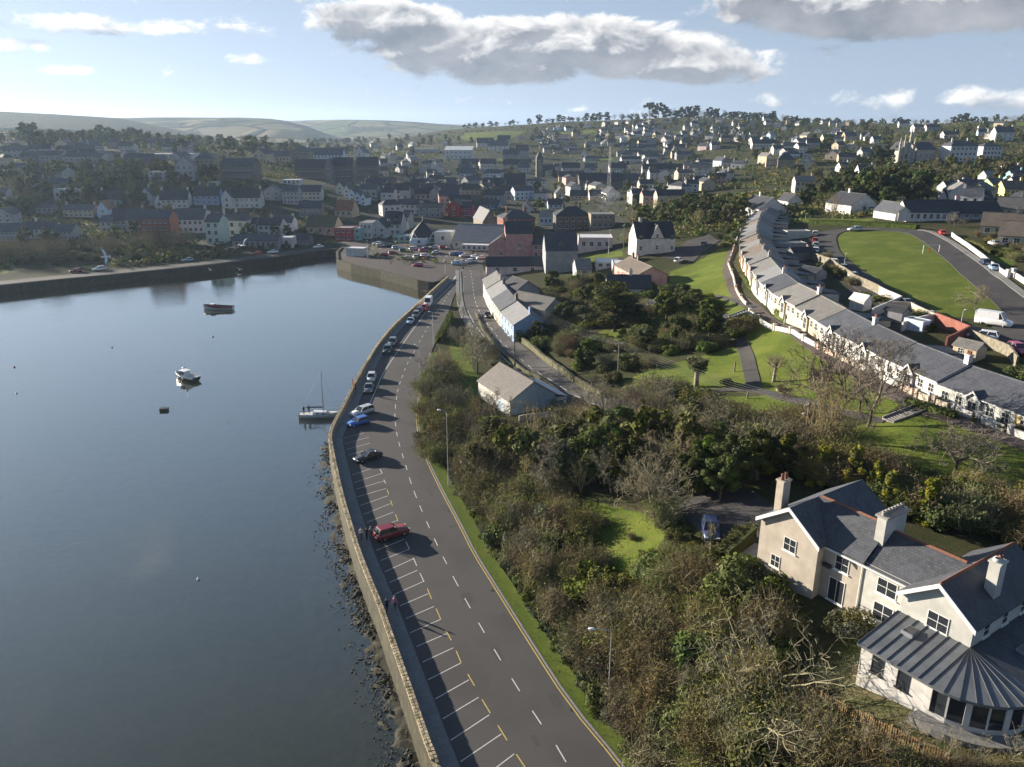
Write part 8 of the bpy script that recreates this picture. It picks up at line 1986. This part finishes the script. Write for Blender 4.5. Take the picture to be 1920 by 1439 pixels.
for px, py, m_, r_, lb in [(372, 1087, 'hull_white', .22, 'small white mooring buoy alone in the dark near water'), (31, 738, 'hull_white', .24, 'white buoy near the left edge of the harbour'), (27, 689, 'deck_red', .24, 'dark red buoy near the left edge above the white one'), (210, 652, 'hull_dark', .22, 'small dark buoy in the upper left of the harbour'), (399, 632, 'hull_dark', .28, 'tall dark buoy below the long open boat')]:
 x, y, _ = P(px, py, WATER_Z); q = MB(); q.lathe([(.02, -r_), (r_ * .8, -r_ * .6), (r_, 0), (r_ * .8, r_ * .7), (r_ * .3, r_ * 1.1), (r_ * .25, r_ * 1.4), (.02, r_ * 1.45)], 10, 0); tag(q.build('buoy', M[m_], None, (x, y, WATER_Z)), lb, 'buoy', 'mooring buoys')
def gull(px, py, dist, rz, bank, label, up=.25):
 a, b, c = ray(px, py); t = dist / b; g = empty('gull', (a * t, dist, CAM_H - c * t), rz, label, 'bird', 'gulls in flight'); g.rotation_euler = (bank, 0, rz)
 q = MB(); q.lathe([(.01, -.30), (.05, -.24), (.075, -.08), (.07, .05), (.05, .14), (.055, .2), (.03, .25), (.01, .26)], 8); me = q.mesh('body', M['feather_white']); me.transform(Matrix.Rotation(-PI / 2, 4, 'Y')); inst('body', me, g)
 q = MB(); q.tube((-.25, 0, .01), (-.33, 0, -.01), .014, .004, 5); q.build('beak', M['beak_yellow'], g)
 q = MB(); q.hexa([(.2, -.04, -.01), (.44, -.10, -.01), (.44, .10, -.01), (.2, .04, -.01)], [(.2, -.04, .02), (.44, -.10, .005), (.44, .10, .005), (.2, .04, .02)]); q.build('tail', M['feather_white'], g)
 for sg in (-1, 1):
  q = MB(); st = [(0.03, .10, .05, -.10), (.30, .09, .05 + up * .3, -.15), (.52, .0, .05 + up * .42, -.13), (.70, -.10, .05 + up * .35, -.05)]
  pr = None
  for i, (yy, xx, zz, ww) in enumerate(st):
   row = [(xx + ww, sg * yy, zz), (xx + .06 * (1 - yy), sg * yy, zz + .012)]
   if pr:
    p = [pr[0], row[0], row[1], pr[1]]; q.face(p if sg < 0 else p[::-1], 0 if i < 3 else 1); q.face([(v[0], v[1], v[2] - .012) for v in (p[::-1] if sg < 0 else p)], 0)
   pr = row
  q.build('wing', [M['feather_white'], M['feather_grey']], g)
 g.scale = (1.1,) * 3
 return g
gull(196, 482, 66, R(40), R(62), 'white gull banking steeply in front of the far quay', .3)
gull(457, 461, 82, R(150), R(-25), 'white gull with raised wings in front of the white quay wall', .9)
for px, py, lb in [(394, 507, 'tiny gull low over the water by the far quay'), (449, 506, 'tiny gull low over the water right of the first'), (447, 516, 'white gull skimming the reflections by the far quay')]: gull(px, py, 190, R(20 + px), R(20), lb, .6)
# ------------------------------------------------------------------ people, each body one skinned surface
mat('skin', (.48, .30, .22), (.42, .26, .19), 8, .6); mat('hair_dark', (.035, .025, .02), None, 9, .7); mat('hair_grey', (.35, .34, .32), None, 9, .7)
for n_, c_ in {'navy': (.022, .026, .045), 'black': (.016, .016, .018), 'pink': (.42, .16, .24), 'red': (.42, .03, .03), 'orange': (.60, .14, .03), 'jeans': (.04, .06, .11), 'grey': (.15, .15, .16), 'pale': (.50, .48, .44), 'green': (.05, .08, .05), 'teal': (.06, .14, .17)}.items(): mat('cloth_' + n_, c_, None, 6, .9)
def body_mesh(stride=.28, arm=.2, bend=0.0, hold=None):
 """a standing or walking figure 1.75 m tall facing -y, from a skeleton with a skin"""
 V, Ed, Ra = [], [], []
 def v(p, r, par=None):
  V.append(p); Ra.append(r); i = len(V) - 1
  if par is not None: Ed.append((par, i))
  return i
 pel = v((0, 0, .95), (.155, .115)); wa = v((0, -.01 - bend * .06, 1.10), (.145, .105), pel); ch = v((0, -.02 - bend * .14, 1.30), (.175, .12), wa); ne = v((0, -.01 - bend * .2, 1.47), (.062, .062), ch)
 hd = v((0, -.03 - bend * .24, 1.60), (.088, .10), ne); v((0, -.035 - bend * .26, 1.70), (.075, .085), hd)
 for sg in (-1, 1):
  hp = v((sg * .10, 0, .90), (.10, .10), pel); s = stride * sg
  kn = v((sg * .105, -s * .55 - .03, .50), (.066, .066), hp); an = v((sg * .105, -s + (.06 if s < 0 else 0), .09 + (.05 if s < 0 else 0)), (.042, .045), kn); v((sg * .11, -s - .13 + (.06 if s < 0 else 0), .045), (.042, .036), an)
  sh = v((sg * .19, -.01 - bend * .15, 1.40), (.066, .066), ch); a = -arm * sg
  el = v((sg * .25, a * -.4 + .02 - bend * .15, 1.13), (.046, .046), sh)
  if hold and sg == hold: v((sg * .20, -.26, 1.12), (.034, .034), el)
  else: v((sg * .24, -a * 1.0 - .05 - bend * .15, .89), (.034, .032), el)
 me = bpy.data.meshes.new('person_skeleton'); me.from_pydata(V, Ed, []); o = bpy.data.objects.new('person_skeleton', me); COL.objects.link(o)
 sk = o.modifiers.new('skin', 'SKIN'); sv = me.skin_vertices[0].data
 for i, r_ in enumerate(Ra): sv[i].radius = r_; sv[i].use_root = (i == 0)
 sub = o.modifiers.new('sub', 'SUBSURF'); sub.levels = 1
 dg = bpy.context.evaluated_depsgraph_get(); out = bpy.data.meshes.new_from_object(o.evaluated_get(dg)); out.name = 'person'
 bpy.data.objects.remove(o)
 hands = [V[i] for i in range(len(V)) if Ra[i] in ((.034, .032), (.034, .034))]
 return out, hands, (0, -.03 - bend * .24, 1.62)
BODIES = [body_mesh(.26, .22), body_mesh(.16, .14), body_mesh(.05, .05, .3), body_mesh(.03, .06, 0, 1)]
def person(k, loc, rz, top, legs, label, hair='hair_dark', group=None, scale=1.0, hat=None):
 me, hands, head = BODIES[k]; m2 = me.copy(); m2.materials.clear()
 for m_ in (M['cloth_' + top], M['cloth_' + legs], M['skin'], M['tyre']): m2.materials.append(m_)
 for p in m2.polygons:
  z = p.center.z; x = abs(p.center.x); p.use_smooth = True
  p.material_index = 2 if (z > 1.49 or (z < .93 and x > .20)) else (0 if z > .93 or x > .20 else (3 if z < .10 else 1))
 o = inst('person', m2, None, loc, rz, scale); tag(o, label, 'person', group)
 q = MB(); q.blob((head[0], head[1] + .018, head[2] + .055), (.092, .102, .088), 10, 0, .06, k); q.build('hair', M[hat or hair], o)
 q = MB(); q.tube((0, head[1] - .085, head[2] + .0), (0, head[1] - .115, head[2] - .025), .014, .018, 5); q.build('nose', M['skin'], o)
 for sg in (-1, 1):
  q = MB(); q.blob((sg * .035, head[1] - .088, head[2] + .02), .011, 6); q.build('eye', M['trim'], o)
 q = MB(); q.box(-.028, .028, head[1] - .098, head[1] - .08, head[2] - .052, head[2] - .042); q.build('mouth', M['deck_red'], o)
 for (hx, hy, hz) in hands:
  sg = 1 if hx > 0 else -1; q = MB(); q.hexa([(hx - .022, hy - .04, hz - .09), (hx + .022, hy - .04, hz - .09), (hx + .022, hy + .04, hz - .09), (hx - .022, hy + .04, hz - .09)], [(hx - .026, hy - .035, hz + .01), (hx + .026, hy - .035, hz + .01), (hx + .026, hy + .035, hz + .01), (hx - .026, hy + .035, hz + .01)])
  for i, ln_ in enumerate((.055, .07, .075, .065)):
   yy = hy + .032 - i * .021; m_ = (hx - sg * .008, yy, hz - .09 - ln_ * .55); q.tube((hx, yy, hz - .085), m_, .0095, .009, 5); q.tube(m_, (hx - sg * .03, yy, hz - .09 - ln_), .009, .007, 5)
  q.tube((hx, hy - .038, hz - .03), (hx - sg * .012, hy - .072, hz - .075), .011, .009, 5); q.build('hand', M['skin'], o)
 return o
def on_wall_path(px, py): x, y, _ = P(px, py, .12); return (x, y, .12)
wk = 'people walking beside the sea wall'
person(0, on_wall_path(726, 1147), R(-18), 'navy', 'black', 'person in a dark coat walking by the sea wall, left one of the near pair', group=wk)
person(1, on_wall_path(741, 1143), R(-24), 'pink', 'black', 'person in a pink top walking by the sea wall, right one of the near pair', group=wk, hair='hair_grey')
person(0, on_wall_path(678, 1012), R(160), 'pale', 'jeans', 'person in a pale top against the wall beside the red car', group=wk)
person(1, on_wall_path(688, 1012), R(170), 'black', 'black', 'person in black between two walkers beside the red car', group=wk)
person(1, on_wall_path(696, 1010), R(150), 'grey', 'navy', 'person in grey nearest the red car by the sea wall', group=wk, hair='hair_grey')
person(3, on_wall_path(667, 733), R(90), 'navy', 'jeans', 'person in dark clothes leaning at the wall above the yacht', group=wk)
x, y, _ = P(659, 724, 1.1); person(2, (x + .3, y, 1.0), R(-80), 'orange', 'orange', 'person in bright orange standing on top of the sea wall', group=wk, scale=.95)
mw = yt.matrix_basis
for k, dx, dy, top_, lb in [(3, 2.9, .25, 'black', 'person in black standing at the stern of the yacht'), (2, 2.0, -.2, 'navy', 'person in navy bending in the cockpit of the yacht')]:
 p = mw @ Vector((dx, dy, .83)); person(k, p, R(60 + 60 * k), top_, 'black', lb, scale=.98)
x, y, z = G(1741, 474); person(0, (x, y, z), R(30), 'red', 'red', 'small figure in red standing in the goal', scale=.85)
x, y, z = P(733, 497, .012); person(1, (x, y, z), R(40), 'red', 'navy', 'person in red crossing the car park near the pier wall')
# ------------------------------------------------------------------ posts, wires, fences and other street furniture
def pole_top(px, py, z0, px2, py2):
 """height of an upright whose foot is at one pixel and whose top is at another row"""
 x, y, z = G(px, py) if z0 is None else P(px, py, z0)
 a, b, c = ray(px2, py2); return x, y, z, CAM_H - y * c / b - z
def lamp_post(px, py, py2, arm, label, z0=None, h=None):
 x, y, z, hh = pole_top(px, py, z0, px, py2); h = h or hh
 root = empty('lamp_post', (x, y, z), 0, label, 'street lamp', 'street lamps')
 q = MB(); q.lathe([(.08, -.3), (.08, 1.1), (.052, 1.15), (.035, h)], 8); q.build('post', M['galvanised'], root)
 ax, ay = arm; L = math.hypot(ax, ay)
 if L > .2:
  q = MB(); q.path([(0, 0, h - .05), (ax * .35, ay * .35, h + .12), (ax, ay, h + .2)], .035, 6); q.build('arm', M['galvanised'], root)
 q = MB(); q.blob((0, 0, 0), (.34, .16, .10), 10, 0); o = q.build('lamp_head', M['hull_white'], root, (ax * 1.15, ay * 1.15, h + .17), math.atan2(ay, ax) if L > .2 else 0)
 q = MB(); q.box(-.18, .2, -.09, .09, -.115, -.085); q.build('lens', M['lamp_glass'], o)
lamp_post(1140, 1322, 1184, (-1.5, .1), 'tall grey lamp post with a white head rising from the near roadside shrubs')
lamp_post(841, 914, 772, (-.9, .2), 'thin grey lamp post at the verge half way along the curving road')
lamp_post(813, 650, 586, (-.6, 0), 'lamp post by the clipped hedge on the sea road', 0)
lamp_post(787, 690, 648, (-.6, 0), 'short thin lamp post on the sea road below the clipped hedge', 0)
lamp_post(835, 513, 482, (.5, 0), 'lamp post at the harbour end of the sea road', 0)
lamp_post(869, 548, 521, (.5, 0), 'pale lamp post between the two roads at the junction', 0)
lamp_post(690, 485, 452, (0, 0), 'slim lamp post on the pier beside the white office', 0); lamp_post(1141, 478, 433, (.4, 0), 'thin lamp post before the pink flat-topped building')
lamp_post(1470, 610, 577, (.3, 0), 'lamp post beside the terrace front gardens'); lamp_post(1582, 505, 477, (.3, 0), 'lamp post at the edge of the football green by the parked cars'); lamp_post(1799, 623, 583, (.4, 0), 'lamp post on the estate road left of the white van'); lamp_post(1509, 420, 402, (.3, 0), 'lamp post at the top of the green')
def telegraph(px, py, py2, label, z0=None, cross=True, dark=False, lamp=None, px2=None):
 x, y, z, h = pole_top(px, py, z0, px2 or px, py2)
 root = empty('telegraph_pole', (x, y, z), .4, label, 'telegraph pole', 'telegraph poles')
 q = MB(); q.lathe([(.15, -.4), (.13, h * .5), (.10, h), (.02, h + .03)], 8); q.build('post', M['dark_timber' if dark else 'pole_wood'], root)
 if cross:
  q = MB(); q.box(-.8, .8, -.05, .05, h - .45, h - .33); q.build('crossarm', M['pole_wood'], root)
  for k in range(5): q = MB(); q.lathe([(.03, 0), (.045, .05), (.03, .12), (.045, .14), (.02, .16)], 6, 0, (-.7 + k * .35, 0, h - .33)); q.build('insulator', M['hull_white'], root)
 if lamp:
  q = MB(); q.path([(0, 0, h * .75), (-.7, -.2, h * .80)], .03, 5); q.build('arm', M['galvanised'], root); q = MB(); q.blob((-.95, -.27, h * .80), (.3, .15, .1), 8); q.build('lamp_head', M['hull_white'], root)
 return Vector((x, y, z + h - .2))
T4 = telegraph(1001, 607, 576, 'telegraph pole behind the blue cottage at the start of the wires')
T2 = telegraph(1158, 714, 642, 'telegraph pole with a street lamp in the bushes by the park lawn', lamp=True)
T3 = telegraph(1507, 842, 755, 'tall telegraph pole with a lamp among the leafless stems', lamp=True, px2=1513)
telegraph(965, 688, 628, 'dark tall pole at the roadside beside the blue hall', cross=False, dark=True)
telegraph(862, 549, 503, 'dark tall pole between the two roads at the junction', 0, cross=False, dark=True)
telegraph(1284, 440, 402, 'pale pole leaning beside the yard right of the big white house', cross=False, px2=1287); telegraph(1169, 470, 426, 'brown pole beside the fence of the pink flat-topped building', cross=False)
telegraph(1401, 748, 735, 'short wooden post by the lower park path', cross=False); telegraph(1377, 698, 678, 'short dark post on the lawn left of the park path', cross=False)
T5 = Vector((112, 80, 22))
def wire(a, b, off, sag, label):
 pts__ = []
 d = (b - a); s = Vector((d.y, -d.x, 0)).normalized() * off
 for i in range(15): t = i / 14; p = a + d * t + s; p.z -= sag * 4 * t * (1 - t); pts__.append(p - a)
 q = MB(); q.path(pts__, .010, 3); tag(q.build('overhead_wire', M['black_wire'], None, a), label, 'wire', 'overhead wires')
for k, n_ in enumerate(['leftmost', 'second', 'middle', 'fourth', 'rightmost']):
 wire(T4, T2, -1.2 + k * .6, .7 + .15 * k, n_ + ' overhead wire from the cottages to the park pole'); wire(T2, T3, -1.2 + k * .6, .7 + .15 * k, n_ + ' overhead wire across the park lawn between the two lamp poles'); wire(T3, T5, -1.2 + k * .6, .7 + .15 * k, n_ + ' overhead wire from the tall pole to the right edge')
# wooden fence below the villa terrace
FL = resample([p[:2] for p in GP([(1468, 1280), (1535, 1318), (1636, 1372), (1720, 1412), (1790, 1445)])], .17)
fz = empty('picket_fence', (FL[0][0], FL[0][1], H(*FL[0])), 0, 'weathered wooden picket fence on the edge of the villa terrace', 'fence')
o3 = Vector((FL[0][0], FL[0][1], H(*FL[0])))
q = MB(); q.box(-.045, .045, -.012, .012, .05, 1.12); pk = q.mesh('picket', M['timber']); q = MB(); q.box(-.06, .06, -.06, .06, -.4, 1.28); po = q.mesh('post', M['timber'])
for i, (a, b) in enumerate(zip(FL[:-1], FL[1:])):
 an = math.atan2(b[1] - a[1], b[0] - a[0]); loc = Vector((a[0], a[1], H(*a))) - o3
 if i % 11 == 0: inst('post', po, fz, loc, an)
 else: inst('picket', pk, fz, loc, an + random.uniform(-.05, .05), rot=(random.uniform(-.03, .03), random.uniform(-.03, .03), an))
for zz in (.3, .95):
 q = MB(); pr = None
 for i in range(0, len(FL), 6):
  a, b = Vector(FL[i]), Vector(FL[min(i + 6, len(FL) - 1)])
  if (b - a).length < .01: continue
  n_ = Vector((-(b - a).y, (b - a).x)).normalized() * .04; za, zb = H(*a) + zz, H(*b) + zz
  q.hexa([(*(a + n_ * .4), za), (*(b + n_ * .4), zb), (*(b + n_ * 1.4), zb), (*(a + n_ * 1.4), za)], [(*(a + n_ * .4), za + .09), (*(b + n_ * .4), zb + .09), (*(b + n_ * 1.4), zb + .09), (*(a + n_ * 1.4), za + .09)])
 o = q.build('rail', M['timber'], fz); o.location = -o3
q = MB(); p, p2 = Vector(G(1520, 1325)), Vector(G(1562, 1345)); d = (p2 - p); q.hexa([(0, -.2, .02), (d.x, d.y - .2, d.z + .02), (d.x, d.y + .2, d.z + .02), (0, .2, .02)], [(0, -.2, .22), (d.x, d.y - .2, d.z + .22), (d.x, d.y + .2, d.z + .22), (0, .2, .22)]); tag(q.build('timber_baulk', M['lime_wall'], None, p), 'pale squared timber lying in front of the picket fence', 'timber')
# steps in the park
def steps(a, b, w_, n_, label):
 a, b = Vector(G(*a)), Vector(G(*b)); d = b - a; an = math.atan2(d.y, d.x); L = math.hypot(d.x, d.y); r_ = empty('park_steps', a, an, label, 'steps')
 q = MB(); q.box(0, L / n_ * 1.05, -w_ / 2, w_ / 2, -.5, 0); me = q.mesh('step', M['kerbstone'])
 for k in range(n_): inst('step', me, r_, (L * k / n_, 0, .1 + d.z * (k + .5) / n_ + .05 * (1 - k / n_)))
 for sg in (-1, 1):
  q = MB(); q.hexa([(0, sg * w_ / 2 + sg * .02 - .06, -.4), (L, sg * w_ / 2 + sg * .02 - .06, d.z - .4), (L, sg * w_ / 2 + sg * .02 + .06, d.z - .4), (0, sg * w_ / 2 + sg * .02 + .06, -.4)], [(0, sg * w_ / 2 + sg * .02 - .06, .4), (L, sg * w_ / 2 + sg * .02 - .06, d.z + .4), (L, sg * w_ / 2 + sg * .02 + .06, d.z + .4), (0, sg * w_ / 2 + sg * .02 + .06, .4)]); q.build('kerb', M['concrete'], r_)
steps((1664, 791), (1736, 763), 1.9, 14, 'flight of park steps climbing to the terrace path at the right'); steps((1368, 597), (1404, 583), 1.6, 7, 'short steps climbing to the bend of the terrace path')
# goal on the green
x, y, z = G(1745, 475); go_ = empty('football_goal', (x, y, z), R(14), 'white football goal frame standing on the green', 'goal')
for p, p2, nm in [((-2.5, 0, 0), (-2.5, 0, 2.1), 'post'), ((2.5, 0, 0), (2.5, 0, 2.1), 'post'), ((-2.55, 0, 2.1), (2.55, 0, 2.1), 'crossbar')]:
 q = MB(); q.tube(p, p2, .085 if nm != 'stay' else .04, n=7); q.build(nm, M['frame_white'], go_)
# benches
def bench(px, py, rz, label):
 x, y, z = G(px, py); r_ = empty('park_bench', (x, y, z), rz, label, 'bench', 'park benches')
 for k in range(3): q = MB(); q.box(-.85, .85, -.22 + k * .16, -.09 + k * .16, .42, .46); q.build('slat', M['timber'], r_)
 for k in range(2): q = MB(); q.box(-.85, .85, .26, .29, .56 + k * .17, .69 + k * .17); q.build('slat', M['timber'], r_)
 for sx in (-.7, .7): q = MB(); q.box(sx - .04, sx + .04, -.2, .3, 0, .42); q.box(sx - .03, sx + .03, .22, .26, .42, .92); q.build('leg', M['concrete'], r_)
bench(1464, 733, .3, 'wooden bench on the lawn right of the park path'); bench(1340, 742, 0, 'wooden bench beside the lower park path'); bench(1452, 615, -.7, 'bench below the terrace garden wall')
# the thin lattice mast over the town
x, y, z, h = pole_top(1141, 366, None, 1141, 275)
ms = empty('lattice_mast', (x, y, z), .3, 'thin steel lattice mast rising over the roofs of the town centre', 'mast')
for sx in (-1, 1):
 for sy in (-1, 1): q = MB(); q.tube((sx * 1.1, sy * 1.1, 0), (sx * .35, sy * .35, h), .055, .04, 4); q.build('leg', M['galvanised'], ms)
q = MB(); n_ = 16
for k in range(n_):
 z0, z1 = h * k / n_, h * (k + 1) / n_; r0, r1 = 1.1 - .75 * k / n_, 1.1 - .75 * (k + 1) / n_
 c0 = [(-r0, -r0, z0), (r0, -r0, z0), (r0, r0, z0), (-r0, r0, z0)]; c1 = [(-r1, -r1, z1), (r1, -r1, z1), (r1, r1, z1), (-r1, r1, z1)]
 for i in range(4): q.tube(c0[i], c1[(i + 1) % 4], .022, n=3); q.tube(c1[i], c1[(i + 1) % 4], .022, n=3)
o = q.build('brace', M['galvanised'], ms); o['kind'] = 'stuff'
# a wisp of smoke over the building site
sm_ = bpy.data.materials.new('smoke_wisp'); sm_.use_nodes = True; nt = sm_.node_tree; nt.nodes.clear()
oc = node(nt, 'ShaderNodeTexCoord', 3); vp = nt.nodes.new('ShaderNodeVolumePrincipled'); vp.inputs['Color'].default_value = (.85, .88, .95, 1)
ln_ = nt.nodes.new('ShaderNodeVectorMath'); ln_.operation = 'LENGTH'; sc_ = nt.nodes.new('ShaderNodeVectorMath'); sc_.operation = 'MULTIPLY'; put(nt, sc_.inputs[0], oc); sc_.inputs[1].default_value = (1 / 9, 1 / 6, 1 / 8); nt.links.new(sc_.outputs[0], ln_.inputs[0])
fall = (1.0 - E(nt, ln_.outputs['Value'])).max(0.0); put(nt, vp.inputs['Density'], (noise_n(nt, oc, .25, 4, .6).ss(.42, .75)) * fall * .09)
o_ = nt.nodes.new('ShaderNodeOutputMaterial'); nt.links.new(vp.outputs[0], o_.inputs['Volume'])
x, y, z = G(1136, 400); q = MB(); q.blob((0, 0, 0), (9, 6, 8), 12); tag(q.build('smoke', sm_, None, (x, y, z + 9)), 'thin wisp of pale smoke over the building site', 'smoke', kind='stuff')
# ------------------------------------------------------------------ sea haze over the whole scene
hm = bpy.data.materials.new('haze_air'); hm.use_nodes = True; nt = hm.node_tree; nt.nodes.clear()
pv_ = nt.nodes.new('ShaderNodeVolumePrincipled')
pv_.inputs['Color'].default_value = (.56, .75, 1.0, 1); pv_.inputs['Density'].default_value = HAZE; pv_.inputs['Anisotropy'].default_value = .40
o_ = nt.nodes.new('ShaderNodeOutputMaterial'); nt.links.new(pv_.outputs[0], o_.inputs['Volume'])
b = MB(); b.box(-7600, 7600, -2600, 6100, -8.4, 150)
tag(b.build('haze', hm), 'thin blue evening haze over the harbour and the far hills', 'haze', kind='stuff')
# things that would still share a description are told apart by their place in a row
same = {}
for o in S.objects:
 if o.parent is None and 'label' in o and 'category' in o: same.setdefault(o['label'], []).append(o)
for lab, os_ in same.items():
 if len(os_) < 2: continue
 os_.sort(key=lambda o: proj(*o.location)[0]); n = len(os_)
 for i, o in enumerate(os_):
  w = 'leftmost' if i == 0 else 'rightmost' if i == n - 1 else ORD[i] + ' from left'
  o['label'] = (lab if len(lab.split()) < 12 else lab.replace('well ', '').replace('the ', '').replace('just ', '').replace('and ', '')) + ', ' + w
